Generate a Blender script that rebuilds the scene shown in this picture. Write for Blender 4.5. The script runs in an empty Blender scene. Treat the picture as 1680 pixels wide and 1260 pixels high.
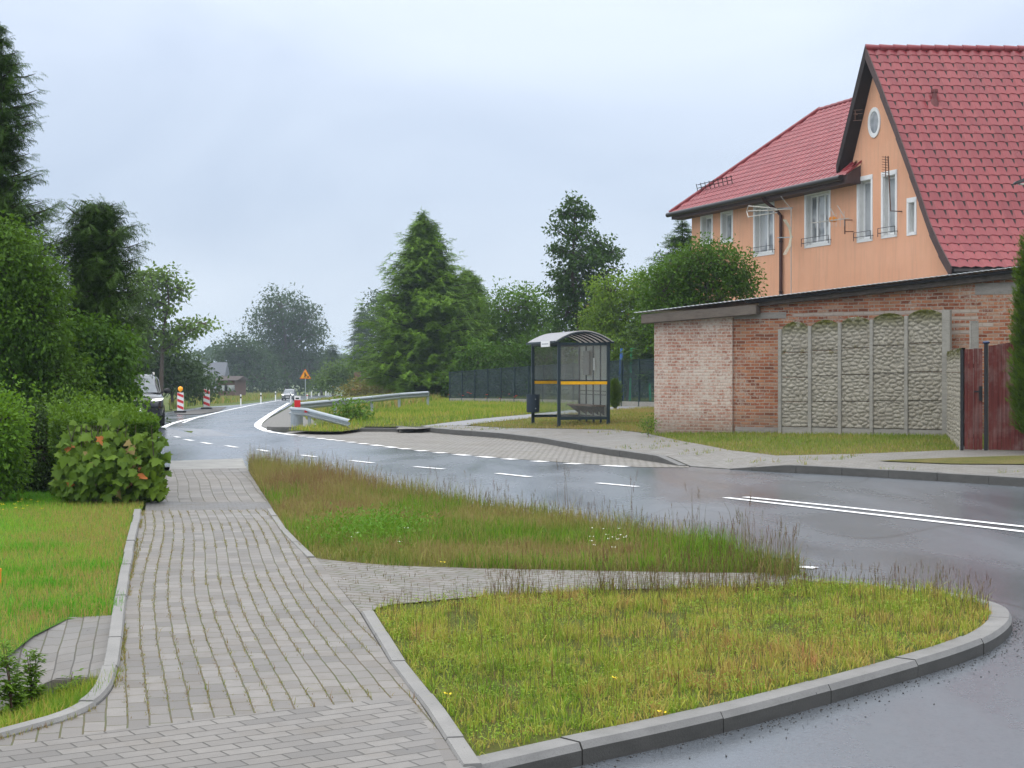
import bpy, bmesh, math, random
import numpy as np
from mathutils import Vector, Matrix

rng = np.random.default_rng(11)
random.seed(11)
SC = bpy.context.scene
COL = SC.collection
F, CX, HY, EYE = 2600.0, 840.0, 612.0, 1.65      # focal length in photo pixels, principal column, eye-level row, eye height
R = math.radians

# ------------------------------------------------------------------ terrain
ZK_Y = [-60, 25, 40, 60, 80, 120, 200, 300, 600, 3000]
ZK_Z = [0, 0, -.03, -.18, -.42, -.85, -1.65, -2.5, -4.0, -4.0]
def zg(y): return np.interp(y, ZK_Y, ZK_Z)
ROAD = -0.10

def unproj0(px, py, off):
    """pixel -> point on the sloping valley floor (no bank)"""
    d = np.geomspace(2.0, 2500, 6000)
    g = EYE - (py - HY) / F * d - zg(d) - off
    i = int(np.argmax(g < 0)); i = max(i, 1)
    t = g[i-1] / (g[i-1] - g[i]); dd = d[i-1] + t * (d[i] - d[i-1])
    return ((px - CX) / F * dd, dd)

EDGE_PX = [(2600, 872), (2000, 822), (1680, 797), (1500, 786), (1240, 773), (1130, 765), (1060, 757), (1000, 750),
           (900, 731), (840, 724), (760, 718), (700, 712), (660, 709), (560, 709), (470, 711), (440, 706), (426, 697), (440, 685), (478, 664),
           (500, 657), (560, 652.5), (700, 649)]
EDGE = np.array([(40.0, 3.0)] + [unproj0(x, y, ROAD) for x, y in EDGE_PX])
ex = EDGE[-1]; EDGE = np.vstack([EDGE, [(ex[0] + 400, ex[1] + 60)]])

def bank_dist(x, y):
    x = np.asarray(x, float); y = np.asarray(y, float)
    best = np.full(x.shape, 1e9); sgn = np.zeros(x.shape)
    for a, b in zip(EDGE[:-1], EDGE[1:]):
        d = b - a; L2 = d @ d
        t = np.clip(((x - a[0]) * d[0] + (y - a[1]) * d[1]) / L2, 0, 1)
        qx = x - a[0] - t * d[0]; qy = y - a[1] - t * d[1]
        dist = np.hypot(qx, qy); cr = d[0] * (y - a[1]) - d[1] * (x - a[0])
        m = dist < best - 1e-9
        best = np.where(m, dist, best); sgn = np.where(m, cr, sgn)
    return np.where(sgn < 0, best, -best)        # positive on the right-hand bank

def H(x, y):
    d = bank_dist(x, y)
    y = np.asarray(y, float); dp = np.maximum(d - .2, 0)
    lev = np.clip((128 - y) / 36, 0, 1) * (1 - np.exp(-(dp / 6.0)**2))       # the garden side stays level while the road dips
    return zg(y) * (1 - lev) + 0.30 * (1 - np.exp(-dp / 3.2))
def h1(x, y): return float(H(np.array([x]), np.array([y]))[0])

def G(px, py, off=0.0):
    """pixel -> ground point (x, y) at height H + off"""
    d = np.geomspace(2.0, 2500, 5000)
    x = (px - CX) / F * d
    g = EYE - (py - HY) / F * d - H(x, d) - off
    i = max(int(np.argmax(g < 0)), 1)
    t = g[i-1] / (g[i-1] - g[i]); dd = d[i-1] + t * (d[i] - d[i-1])
    return ((px - CX) / F * dd, dd)
def GP(pts, off=0.0): return [G(x, y, off) for x, y in pts]
def at(px, py, d): return Vector(((px - CX) / F * d, d, EYE + (HY - py) / F * d))

# ------------------------------------------------------------------ objects
def tag(o, label=None, cat=None, group=None, kind=None):
    if label: o['label'] = label
    if cat: o['category'] = cat
    if group: o['group'] = group
    if kind: o['kind'] = kind
    return o
def thing(name, label, cat, loc=(0, 0, 0), rz=0.0, group=None):
    o = bpy.data.objects.new(name, None); COL.objects.link(o)
    o.location = loc; o.rotation_euler = (0, 0, rz); o.empty_display_size = .1
    return tag(o, label, cat, group)
def copy_tree(o, parent=None):
    c = o.copy(); COL.objects.link(c)
    if parent is not None: c.parent = parent
    for ch in list(o.children): copy_tree(ch, c)
    return c

def mesh_np(name, V, faces, mat, parent=None, rnd=None, smooth=False, uv=None):
    """V (n,3); faces list of int arrays (m,k)"""
    me = bpy.data.meshes.new(name)
    V = np.ascontiguousarray(V, np.float32)
    me.vertices.add(len(V)); me.vertices.foreach_set('co', V.ravel())
    loops = np.concatenate([f.ravel() for f in faces]).astype(np.int32)
    starts = []; s = 0
    for f in faces:
        n, k = f.shape; starts.append(s + np.arange(n) * k); s += n * k
    starts = np.concatenate(starts).astype(np.int32)
    me.loops.add(len(loops)); me.loops.foreach_set('vertex_index', loops)
    me.polygons.add(len(starts)); me.polygons.foreach_set('loop_start', starts)
    me.update(calc_edges=True); me.validate()
    if smooth: me.polygons.foreach_set('use_smooth', np.ones(len(me.polygons), bool))
    if rnd is not None:
        a = me.attributes.new('rnd', 'FLOAT', 'POINT'); a.data.foreach_set('value', np.asarray(rnd, np.float32))
    if uv is not None:
        ul = me.uv_layers.new(name='UVMap')
        ul.data.foreach_set('uv', np.asarray(uv, np.float32)[loops].ravel())
    me.materials.append(mat)
    o = bpy.data.objects.new(name, me); COL.objects.link(o)
    if parent is not None: o.parent = parent
    return o

class MB:
    def __init__(s): s.v = []; s.f = []
    def add(s, vs, fs):
        n = len(s.v); s.v += [tuple(v) for v in vs]; s.f += [tuple(i + n for i in f) for f in fs]; return s
    def box(s, x0, x1, y0, y1, z0, z1):
        return s.add([(x0,y0,z0),(x1,y0,z0),(x1,y1,z0),(x0,y1,z0),(x0,y0,z1),(x1,y0,z1),(x1,y1,z1),(x0,y1,z1)],
                     [(3,2,1,0),(4,5,6,7),(0,1,5,4),(1,2,6,5),(2,3,7,6),(3,0,4,7)])
    def cbox(s, c, sx, sy, sz): return s.box(c[0]-sx/2, c[0]+sx/2, c[1]-sy/2, c[1]+sy/2, c[2]-sz/2, c[2]+sz/2)
    def bar(s, p0, p1, w, h, up=(0, 0, 1)):
        p0 = Vector(p0); p1 = Vector(p1); d = (p1 - p0).normalized(); up = Vector(up)
        if abs(d.dot(up)) > .98: up = Vector((1, 0, 0))
        a = d.cross(up).normalized() * (w / 2); b = a.cross(d).normalized() * (h / 2)
        return s.add([p0-a-b, p0+a-b, p0+a+b, p0-a+b, p1-a-b, p1+a-b, p1+a+b, p1-a+b],
                     [(3,2,1,0),(4,5,6,7),(0,1,5,4),(1,2,6,5),(2,3,7,6),(3,0,4,7)])
    def tube(s, pts, rad, n=8, cap=True):
        pts = [Vector(p) for p in pts]
        if not hasattr(rad, '__len__'): rad = [rad] * len(pts)
        rings = []; up0 = None
        for i, p in enumerate(pts):
            d = (pts[min(i+1, len(pts)-1)] - pts[max(i-1, 0)])
            d = d.normalized() if d.length > 1e-9 else Vector((0, 0, 1))
            if up0 is None: up0 = d.orthogonal().normalized()
            u = (up0 - d * up0.dot(d))
            u = u.normalized() if u.length > 1e-6 else d.orthogonal().normalized()
            w = d.cross(u); up0 = u
            rings.append([p + (u * math.cos(k*2*math.pi/n) + w * math.sin(k*2*math.pi/n)) * rad[i] for k in range(n)])
        vs = [v for r in rings for v in r]; fs = []
        for i in range(len(pts)-1):
            for k in range(n):
                a = i*n+k; b = i*n+(k+1) % n; fs.append((a, b, b+n, a+n))
        if cap: fs.append(tuple(range(n-1, -1, -1))); fs.append(tuple((len(pts)-1)*n + k for k in range(n)))
        return s.add(vs, fs)
    def prism(s, poly, axis_vec):
        """poly: list of 3-D points (planar, ordered), extruded along axis_vec"""
        a = Vector(axis_vec); n = len(poly); vs = [Vector(p) for p in poly] + [Vector(p) + a for p in poly]
        return s.add(vs, [tuple(range(n-1, -1, -1)), tuple(range(n, 2*n))] + [(i, (i+1) % n, (i+1) % n + n, i+n) for i in range(n)])
    def loft(s, rings, cap=True):
        n = len(rings[0]); vs = [v for r in rings for v in r]; fs = []
        for i in range(len(rings)-1):
            for k in range(n):
                a = i*n+k; b = i*n+(k+1) % n; fs.append((a, b, b+n, a+n))
        if cap: fs.append(tuple(range(n-1, -1, -1))); fs.append(tuple((len(rings)-1)*n+k for k in range(n)))
        return s.add(vs, fs)
    def ball(s, c, r, n=10, sq=(1, 1, 1)):
        rings = []
        for i in range(n//2+1):
            th = math.pi * (i+.02) / (n//2+.04)
            rings.append([(c[0]+r*sq[0]*math.sin(th)*math.cos(k*2*math.pi/n), c[1]+r*sq[1]*math.sin(th)*math.sin(k*2*math.pi/n), c[2]-r*sq[2]*math.cos(th)) for k in range(n)])
        return s.loft(rings)
    def build(s, name, mat, parent=None, smooth=False, bevel=0, recalc=True, off=None, split=False):
        if split:                                  # every loose piece becomes a part of its own
            par = list(range(len(s.v)))
            def find(a):
                while par[a] != a: par[a] = par[par[a]]; a = par[a]
                return a
            for f in s.f:
                for b in f[1:]: par[find(b)] = find(f[0])
            comp = {}
            for f in s.f: comp.setdefault(find(f[0]), []).append(f)
            for fs in comp.values():
                ids = sorted({i for f in fs for i in f}); mp = {i: k for k, i in enumerate(ids)}
                q = MB(); q.v = [s.v[i] for i in ids]; q.f = [tuple(mp[i] for i in f) for f in fs]; o = q.build(name, mat, parent, smooth, bevel, recalc, off)
            return o
        me = bpy.data.meshes.new(name)
        vs = s.v if off is None else [(v[0]-off[0], v[1]-off[1], v[2]-off[2]) for v in s.v]
        me.from_pydata([tuple(v) for v in vs], [], s.f); me.update()
        bm = bmesh.new(); bm.from_mesh(me)
        if recalc: bmesh.ops.recalc_face_normals(bm, faces=bm.faces)
        if bevel:
            es = [e for e in bm.edges if len(e.link_faces) == 2 and e.calc_face_angle(0) > .6]
            bmesh.ops.bevel(bm, geom=es, offset=bevel, segments=2, affect='EDGES', clamp_overlap=True)
        bm.to_mesh(me); bm.free()
        if smooth:
            me.polygons.foreach_set('use_smooth', np.ones(len(me.polygons), bool))
            try: me.set_sharp_from_angle(angle=R(40))
            except Exception: pass
        me.materials.append(mat)
        o = bpy.data.objects.new(name, me); COL.objects.link(o)
        if parent is not None: o.parent = parent
        return o

# ------------------------------------------------------------------ materials
class NT:
    def __init__(s, name):
        s.m = bpy.data.materials.new(name); s.m.use_nodes = True; s.t = s.m.node_tree
        s.b = next(n for n in s.t.nodes if n.type == 'BSDF_PRINCIPLED'); s.out = next(n for n in s.t.nodes if n.type == 'OUTPUT_MATERIAL')
    def n(s, typ, ins=None, **props):
        x = s.t.nodes.new(typ)
        for k, v in props.items(): setattr(x, k, v)
        for k, v in (ins or {}).items(): s.set(x.inputs[k], v)
        return x
    def set(s, sock, v):
        if isinstance(v, bpy.types.NodeSocket): s.t.links.new(v, sock)
        elif isinstance(v, (tuple, list)) and len(v) == 3 and sock.type == 'RGBA': sock.default_value = (*v, 1)
        else: sock.default_value = v
    def coord(s, kind='Object'): return s.n('ShaderNodeTexCoord').outputs[kind]
    def mapping(s, vec, scale=(1, 1, 1), rot=(0, 0, 0), loc=(0, 0, 0)):
        return s.n('ShaderNodeMapping', {'Vector': vec, 'Scale': scale, 'Rotation': rot, 'Location': loc}).outputs[0]
    def noise(s, vec, scale, detail=4, rough=.6, dist=0): 
        return s.n('ShaderNodeTexNoise', {'Vector': vec, 'Scale': scale, 'Detail': detail, 'Roughness': rough, 'Distortion': dist}).outputs['Fac']
    def ramp(s, fac, stops):
        r = s.n('ShaderNodeValToRGB', {'Fac': fac}); e = r.color_ramp.elements
        while len(e) < len(stops): e.new(.5)
        for x, (p, c) in zip(e, stops):
            x.position = p; x.color = (*c, 1) if hasattr(c, '__len__') else (c, c, c, 1)
        return r.outputs['Color']
    def mix(s, fac, a, b, blend='MIX'):
        x = s.n('ShaderNodeMix', data_type='RGBA', blend_type=blend)
        s.set(x.inputs[0], fac); s.set(x.inputs[6], a); s.set(x.inputs[7], b); return x.outputs[2]
    def math(s, op, a, b=0.0, clamp=False):
        x = s.n('ShaderNodeMath', operation=op, use_clamp=clamp); s.set(x.inputs[0], a); s.set(x.inputs[1], b); return x.outputs[0]
    def bump(s, h, strength=.3, dist=.02):
        s.set(s.b.inputs['Normal'], s.n('ShaderNodeBump', {'Height': h, 'Strength': strength, 'Distance': dist}).outputs[0])
    def fin(s, col=None, rough=None, metal=None, spec=None):
        for k, v in (('Base Color', col), ('Roughness', rough), ('Metallic', metal), ('Specular IOR Level', spec)):
            if v is not None: s.set(s.b.inputs[k], v)
        return s.m

def plain(name, col, rough=.6, metal=0.0, vary=.12, scale=6, spec=.3):
    t = NT(name); c = t.coord()
    n = t.noise(c, scale, 6, .65)
    k = t.ramp(n, [(.25, tuple(x*(1-vary) for x in col)), (.75, tuple(min(1, x*(1+vary)) for x in col))])
    return t.fin(k, t.math('ADD', t.math('MULTIPLY', n, .15), rough - .07), metal, spec)

def leaf_mat(name, dark, light, extra=None, trans=.3, clump=.6, rough=.5):
    dark = (dark[0]*1.25, dark[1], dark[2]*.6); light = (light[0]*1.3, light[1]*1.02, light[2]*.6)
    t = NT(name)
    a = t.n('ShaderNodeAttribute', attribute_name='rnd').outputs['Fac']
    n = t.noise(t.coord(), clump, 3, .6)
    f = t.math('ADD', t.math('MULTIPLY', a, .55), t.math('MULTIPLY', t.math('SUBTRACT', n, .3), .9), clamp=True)
    stops = [(0, dark), (1, light)]
    col = t.ramp(f, stops)
    if extra:                                     # [(threshold on rnd, colour)]
        for th, c in extra: col = t.mix(t.math('GREATER_THAN', a, th), col, c)
    t.fin(col, rough, 0, .14)
    tr = t.n('ShaderNodeBsdfTranslucent', {'Color': t.mix(.5, col, (light[0]*1.5, light[1]*1.4, light[2]*.7))})
    mx = t.n('ShaderNodeMixShader', {0: trans, 1: t.b.outputs[0], 2: tr.outputs[0]})
    t.t.links.new(mx.outputs[0], t.out.inputs[0])
    return t.m

# ------------------------------------------------------------------ sheets draped over the terrain
LX = sorted(set([-2500,-1200,-600,-300,-200,-150,-120,-100,-80,-70,-60,-50,-45,-40,-35,-30,-27,-24] + list(range(-22, 31)) + [33,36,40,45,50,60,70,80,100,120,150,200,300,450,600,1200,2500]))
LY = sorted(set([-60,-30,-10,-4] + list(range(0, 70)) + list(range(70, 130, 2)) + list(range(130, 220, 5)) + [230,240,260,280,300,350,400,500,600,900,1600,3000]))

def drape_bm(outline, off=0.0, holes=None):
    bm = bmesh.new()
    vs = [bm.verts.new((x, y, 0)) for x, y in outline]
    f = bm.faces.new(vs)
    if f.normal.z < 0 or True:
        bm.normal_update()
        if f.normal.z < 0: f.normal_flip()
    bmesh.ops.triangulate(bm, faces=bm.faces[:], ngon_method='EAR_CLIP')
    xs = [p[0] for p in outline]; ys = [p[1] for p in outline]
    for L, lo, hi, no in ((LX, min(xs), max(xs), (1, 0, 0)), (LY, min(ys), max(ys), (0, 1, 0))):
        for c in L:
            if lo < c < hi:
                bmesh.ops.bisect_plane(bm, geom=bm.verts[:] + bm.edges[:] + bm.faces[:], plane_co=(c*no[0], c*no[1], 0), plane_no=no, dist=1e-5)
    P = np.array([v.co[:] for v in bm.verts])
    z = H(P[:, 0], P[:, 1]) + (off(P[:, 0], P[:, 1]) if callable(off) else off)
    for v, zz in zip(bm.verts, z): v.co.z = zz
    bm.normal_update()
    return bm
def sheet(name, outline, off, mat, kind='structure', uvfn=None):
    bm = drape_bm(outline, off)
    me = bpy.data.meshes.new(name)
    if uvfn:
        ul = bm.loops.layers.uv.new('UVMap')
        for f in bm.faces:
            for l in f.loops: l[ul].uv = uvfn(l.vert.co.x, l.vert.co.y)
    bm.to_mesh(me); bm.free(); me.materials.append(mat)
    o = bpy.data.objects.new(name, me); COL.objects.link(o)
    return tag(o, kind=kind)
def explicit_sheet(name, pts, mat, kind='structure', sub=0, jit=0):
    bm = bmesh.new(); f = bm.faces.new([bm.verts.new(p) for p in pts]); bm.normal_update()
    if f.normal.z < 0: f.normal_flip()
    bmesh.ops.triangulate(bm, faces=bm.faces[:], ngon_method='EAR_CLIP')
    me = bpy.data.meshes.new(name); bm.to_mesh(me); bm.free(); me.materials.append(mat)
    o = bpy.data.objects.new(name, me); COL.objects.link(o)
    return tag(o, kind=kind)

def resample(pts, step):
    pts = np.array(pts, float); seg = np.hypot(*np.diff(pts, axis=0).T); s = np.r_[0, np.cumsum(seg)]
    n = max(2, int(round(s[-1] / step)) + 1); q = np.linspace(0, s[-1], n)
    return np.c_[np.interp(q, s, pts[:, 0]), np.interp(q, s, pts[:, 1])], q
def smooth_line(pts, it=2):
    p = np.array(pts, float)
    for _ in range(it):
        a = p[:-1]*.75 + p[1:]*.25; b = p[:-1]*.25 + p[1:]*.75
        m = np.empty((2*len(a), 2)); m[0::2] = a; m[1::2] = b
        p = np.vstack([p[:1], m, p[-1:]])
    return p
def ribbon(name, line, w, off, mat, kind='structure'):
    """flat painted stripe of width w centred on a polyline"""
    p = np.array(line, float)
    t = np.gradient(p, axis=0); t /= np.linalg.norm(t, axis=1)[:, None] + 1e-9
    n = np.c_[-t[:, 1], t[:, 0]] * w / 2
    return sheet(name, [tuple(q) for q in (p + n)] + [tuple(q) for q in (p - n)[::-1]], off, mat, kind)
def stripes_mesh(name, lines, off, mat):
    """several stripes [(polyline, width)] as one painted marking"""
    bmA = bmesh.new()
    for line, w in lines:
        p = np.array(line, float); t = np.gradient(p, axis=0); t /= np.linalg.norm(t, axis=1)[:, None] + 1e-9
        n = np.c_[-t[:, 1], t[:, 0]] * w / 2
        b = drape_bm([tuple(q) for q in (p + n)] + [tuple(q) for q in (p - n)[::-1]], off)
        tmp = bpy.data.meshes.new('tmp'); b.to_mesh(tmp); b.free(); bmA.from_mesh(tmp); bpy.data.meshes.remove(tmp)
    me = bpy.data.meshes.new(name); bmA.to_mesh(me); bmA.free(); me.materials.append(mat)
    o = bpy.data.objects.new(name, me); COL.objects.link(o); return tag(o, kind='structure')

def kerb(name, line, side, mat, w=.15, top=0.0, bottom=-.3, stone=1.0, gap=.008, bev=.02, wob=.004, face_mat=None):
    """row of kerb stones: line = road-side face; side=+1 the body lies left of the line's direction"""
    p, q = resample(line, .12)
    t = np.gradient(p, axis=0); t /= np.linalg.norm(t, axis=1)[:, None]
    nrm = np.c_[-t[:, 1], t[:, 0]] * side
    per = max(2, int(round(stone / .12))); mb = MB(); i = 0
    z = H(p[:, 0] + nrm[:, 0]*.05, p[:, 1] + nrm[:, 1]*.05)
    zt = z + (top(q) if callable(top) else top)
    while i < len(p) - 1:
        j = min(i + per, len(p) - 1); dz = random.uniform(-wob, wob); dn = random.uniform(-wob, wob)
        rings = []
        for k in range(i, j + 1):
            c = p[k] + nrm[k]*dn
            if k == i: c = c + t[k]*gap/2
            if k == j: c = c - t[k]*gap/2
            prof = [(0, bottom), (0.0, -bev*1.6), (bev*.9, 0), (w - bev*.4, 0), (w, -bev*.4), (w, bottom)]
            rings.append([(c[0] + nrm[k, 0]*a, c[1] + nrm[k, 1]*a, (zt[k] + dz + b) if b > bottom else z[k] + bottom) for a, b in prof])
        mb.loft(rings); i = j
    o = mb.build(name, mat, bevel=0)
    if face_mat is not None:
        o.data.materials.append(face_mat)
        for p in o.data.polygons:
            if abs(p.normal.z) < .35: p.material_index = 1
    return tag(o, kind='structure')

# ------------------------------------------------------------------ scattering helpers
def in_poly(P, poly):
    poly = np.array(poly); x, y = P[:, 0], P[:, 1]; c = np.zeros(len(P), bool); j = len(poly) - 1
    for i in range(len(poly)):
        xi, yi = poly[i]; xj, yj = poly[j]
        c ^= ((yi > y) != (yj > y)) & (x < (xj - xi) * (y - yi) / (yj - yi + 1e-12) + xi); j = i
    return c
def scatter(poly, density, n_max=400000):
    a = np.array(poly); lo = a.min(0); hi = a.max(0)
    n = int(min(n_max, density * np.prod(hi - lo)))
    P = lo + rng.random((n, 2)) * (hi - lo)
    return P[in_poly(P, poly)]
def vnoise(P, s, seed=0):
    """smooth value noise 0..1 on 2-D points"""
    r = np.random.default_rng(seed); T = r.random((64, 64)); q = P / s; i = np.floor(q).astype(int); f = q - i; f = f*f*(3-2*f)
    g = lambda a, b: T[a % 64, b % 64]
    return (g(i[:,0],i[:,1])*(1-f[:,0])+g(i[:,0]+1,i[:,1])*f[:,0])*(1-f[:,1]) + (g(i[:,0],i[:,1]+1)*(1-f[:,0])+g(i[:,0]+1,i[:,1]+1)*f[:,0])*f[:,1]
def unit(v): return v / (np.linalg.norm(v, axis=-1, keepdims=True) + 1e-9)
def frames(y, up):
    """rotation matrices whose columns are side, y (length axis), normal"""
    y = unit(y); x = unit(np.cross(y, up)); z = np.cross(x, y)
    return np.stack([x, y, z], axis=2)
def instance(tv, tf, P, M, S):
    """template verts (k,3) placed N times -> verts, list of faces"""
    N = len(P); k = len(tv)
    if np.ndim(S) == 1: S = S[:, None, None]
    else: S = S[:, None, :]
    V = np.einsum('nij,nkj->nki', M, tv[None] * S) + P[:, None]
    return V.reshape(-1, 3), [(np.arange(N) * k)[:, None, None].repeat(len(f), 1) + f[None] for f in tf]
def inst_obj(name, tv, tf, P, M, S, rnd, mat, parent=None, off=(0, 0, 0)):
    V, fs = instance(tv, tf, P - np.array(off), M, S)
    return mesh_np(name, V, [f.reshape(-1, f.shape[-1]) for f in fs], mat, parent, np.repeat(rnd, len(tv)))

def blades(name, P, h, w, mat, rnd, lean=.35, z=None, kind='stuff'):
    """grass blades rooted at P (n,2), heights h, widths w"""
    n = len(P); z = H(P[:, 0], P[:, 1]) if z is None else z
    a = rng.random(n)*2*np.pi; b = a + np.pi/2 + rng.normal(0, .4, n)
    ln = np.abs(rng.normal(0, lean, n)) * h
    base = np.c_[P, z - .01]; side = np.c_[np.cos(a), np.sin(a), np.zeros(n)] * (w/2)[:, None]
    dv = np.c_[np.cos(b), np.sin(b), np.zeros(n)]
    mid = base + dv*(ln*.35)[:, None]; mid[:, 2] += h*.55
    tip = base + dv*ln[:, None]; tip[:, 2] += h*np.sqrt(np.maximum(.15, 1 - (ln/h)**2*.6))
    V = np.stack([base-side, base+side, mid+side*.75, mid-side*.75, tip], 1).reshape(-1, 3)
    i = np.arange(n)[:, None]*5
    o = mesh_np(name, V, [i + np.array([[0, 1, 2, 3]]), i + np.array([[3, 2, 4]])], mat, rnd=np.repeat(rnd, 5))
    return tag(o, kind=kind)
# ================================================================== GROUND, ROADS
def field_mat():
    t = NT('field grass'); c = t.coord()
    a = t.noise(c, .08, 5); b = t.noise(c, 1.7, 6, .7); f = t.noise(c, 30, 3, .7)
    col = t.ramp(a, [(.3, (.085, .12, .03)), (.5, (.13, .155, .045)), (.7, (.17, .16, .06))])
    col = t.mix(t.ramp(b, [(.35, 0), (.7, .7)]), col, (.06, .105, .02))
    col = t.mix(t.ramp(f, [(.4, 0), (.75, .5)]), col, (.05, .07, .015))
    t.bump(f, .6, .05)
    return t.fin(col, .95, 0, .1)
def soil_mat(name, c1, c2, c3):
    t = NT(name); c = t.coord()
    b = t.noise(c, 2.2, 6, .7); f = t.noise(c, 60, 4, .7)
    col = t.ramp(b, [(.3, c1), (.55, c2), (.75, c3)])
    col = t.mix(t.ramp(f, [(.4, 0), (.8, .6)]), col, tuple(x*.45 for x in c1))
    t.bump(f, .7, .03)
    return t.fin(col, .95, 0, .1)
M_FIELD = field_mat()
M_TURF = soil_mat('turf base', (.075, .10, .02), (.11, .125, .03), (.13, .105, .045))
M_LAWN = soil_mat('lawn base', (.06, .15, .012), (.09, .19, .02), (.12, .15, .03))
M_DRYTURF = soil_mat('dry turf base', (.10, .11, .03), (.16, .14, .05), (.19, .15, .07))

def asphalt_mat():
    t = NT('wet asphalt'); c = t.coord()
    fine = t.noise(c, 260, 2, .8); med = t.noise(c, 9, 5, .6)
    big = t.noise(t.mapping(c, (.35, .09, 1), (0, 0, R(-28))), 1.0, 4, .55)
    wet = t.noise(t.mapping(c, (.9, .28, 1), (0, 0, R(-32)), (3, 1, 0)), .6, 4, .55, .3)
    col = t.ramp(fine, [(.3, (.060, .070, .083)), (.7, (.124, .140, .158))])
    col = t.mix(t.ramp(big, [(.35, 0), (.7, .5)]), col, (.12, .124, .14))
    red = t.noise(t.mapping(c, (.5, 1.1, 1), (0, 0, R(10)), (7, 2, 0)), 1.4, 5, .65)
    col = t.mix(t.ramp(red, [(.62, 0), (.74, .16)]), col, (.20, .13, .11))
    crack = t.n('ShaderNodeTexVoronoi', {'Vector': t.mapping(c, (1, 1, 0)), 'Scale': .21}, feature='DISTANCE_TO_EDGE').outputs['Distance']
    spk = t.noise(c, 55, 4, .85); col = t.mix(t.ramp(spk, [(.36, .55), (.46, 0)]), col, (.022, .023, .026)); col = t.mix(t.ramp(spk, [(.60, 0), (.70, .5)]), col, (.22, .22, .225))
    seam = t.math('ABSOLUTE', t.math('SUBTRACT', t.noise(t.mapping(c, (.2, .05, 1), (0, 0, R(-28))), 1.3, 2, .4), .5))
    col = t.mix(t.ramp(seam, [(0.0, .5), (.004, 0)]), col, (.03, .03, .03))
    rough = t.math('ADD', t.ramp(wet, [(.34, .13), (.66, .31)]), t.math('MULTIPLY', med, .08))
    t.bump(t.math('ADD', fine, t.math('MULTIPLY', t.noise(c, 40, 3, .7), .6)), .10, .004)
    return t.fin(col, rough, 0, .55)
M_ASPH = asphalt_mat()

def paver_mat(name, bw, bh, uv=True, rot=0.0, base=(.225, .208, .190), dark=(.120, .110, .100), weed=.5, offset=.5, mortar=.0048, weedcol=((.10, .075, .035), (.075, .085, .025)), rough=.55, scale_noise=1.0):
    t = NT(name)
    c = t.coord('UV') if uv else t.coord('Object')
    ob = t.coord('Object')
    w = t.n('ShaderNodeTexNoise', {'Vector': ob, 'Scale': 1.6, 'Detail': 2}).outputs['Color']
    wv = t.n('ShaderNodeVectorMath', {0: w, 1: (.5, .5, .5)}, operation='SUBTRACT').outputs[0]
    wv = t.n('ShaderNodeVectorMath', {0: wv, 'Scale': .03}, operation='SCALE').outputs[0]
    c2 = t.n('ShaderNodeVectorMath', {0: t.mapping(c, (1, 1, 0), (0, 0, rot)), 1: wv}, operation='ADD').outputs[0]
    br = t.n('ShaderNodeTexBrick', {'Vector': c2, 'Scale': 1.0, 'Mortar Size': mortar, 'Mortar Smooth': .35, 'Bias': 0.0, 'Brick Width': bw, 'Row Height': bh, 'Color1': (0, 0, 0), 'Color2': (1, 1, 1), 'Mortar': (.5, .5, .5)}, offset=offset, squash=1.0)
    tone = br.outputs['Color']; mort = br.outputs['Fac']
    big = t.noise(ob, .8 * scale_noise, 5, .65); fine = t.noise(ob, 150, 3, .7); mid = t.noise(ob, 12, 4, .7)
    col = t.mix(tone, dark, base)
    col = t.mix(t.ramp(big, [(.3, .0), (.7, .55)]), col, (.245, .228, .21))
    col = t.mix(t.ramp(mid, [(.35, .35), (.6, 0)]), col, (.15, .14, .13))
    col = t.mix(t.ramp(fine, [(.3, .45), (.5, 0)]), col, (.09, .085, .08))
    spot = t.noise(ob, 27, 2, .5)
    col = t.mix(t.ramp(spot, [(.74, 0), (.77, .9)]), col, (.02, .02, .02))
    wn = t.noise(ob, 1.3, 5, .7)
    dirt = t.noise(ob, 2.1, 6, .7); col = t.mix(t.ramp(dirt, [(.5, 0), (.78, .5)]), col, (.125, .098, .066))
    jc = t.mix(t.ramp(t.noise(ob, 4, 3), [(.4, 0), (.6, 1)]), weedcol[0], weedcol[1])
    jc = t.mix(t.ramp(wn, [(.5 - weed*.35, 1), (.75 - weed*.35, 0)]), jc, (.075, .07, .06))
    col = t.mix(mort, col, jc)
    hgt = t.math('ADD', t.math('MULTIPLY', mort, -1.0), t.math('MULTIPLY', fine, .12))
    hgt = t.math('ADD', hgt, t.math('MULTIPLY', tone, .15))
    t.bump(hgt, .8, .006)
    rg = t.math('ADD', t.ramp(big, [(.3, rough-.1), (.7, rough+.12)]), 0)
    return t.fin(col, rg, 0, .2)
M_PAVE = paver_mat('sidewalk pavers', .20, .10, weed=.75)
M_PAVE_BR = paver_mat('branch path pavers', .22, .115, weed=.9, mortar=.011, base=(.215, .20, .185), dark=(.125, .115, .105))
M_DRIVE = paver_mat('driveway pavers', .20, .10, uv=False, rot=R(-33), weed=.1, base=(.22, .206, .19), dark=(.12, .112, .104), weedcol=((.1, .09, .08), (.1, .095, .08)))
M_CROSS = paver_mat('crossing strip pavers', .18, .07, uv=False, rot=R(-35), weed=.3, base=(.15, .15, .155), dark=(.10, .10, .105))
M_BAY = paver_mat('bus bay sett paving', .16, .13, uv=False, rot=R(35), weed=.15, base=(.29, .27, .245), dark=(.20, .185, .165), mortar=.012)
M_FARWALK = paver_mat('far sidewalk pavers', .20, .10, uv=False, rot=R(35), weed=.55, base=(.235, .228, .218), dark=(.17, .163, .155), weedcol=((.14, .12, .08), (.10, .11, .04)))
M_SLAB = paver_mat('culvert slope pavers', .21, .105, weed=.1, base=(.185, .177, .168), dark=(.125, .119, .112))

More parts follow.
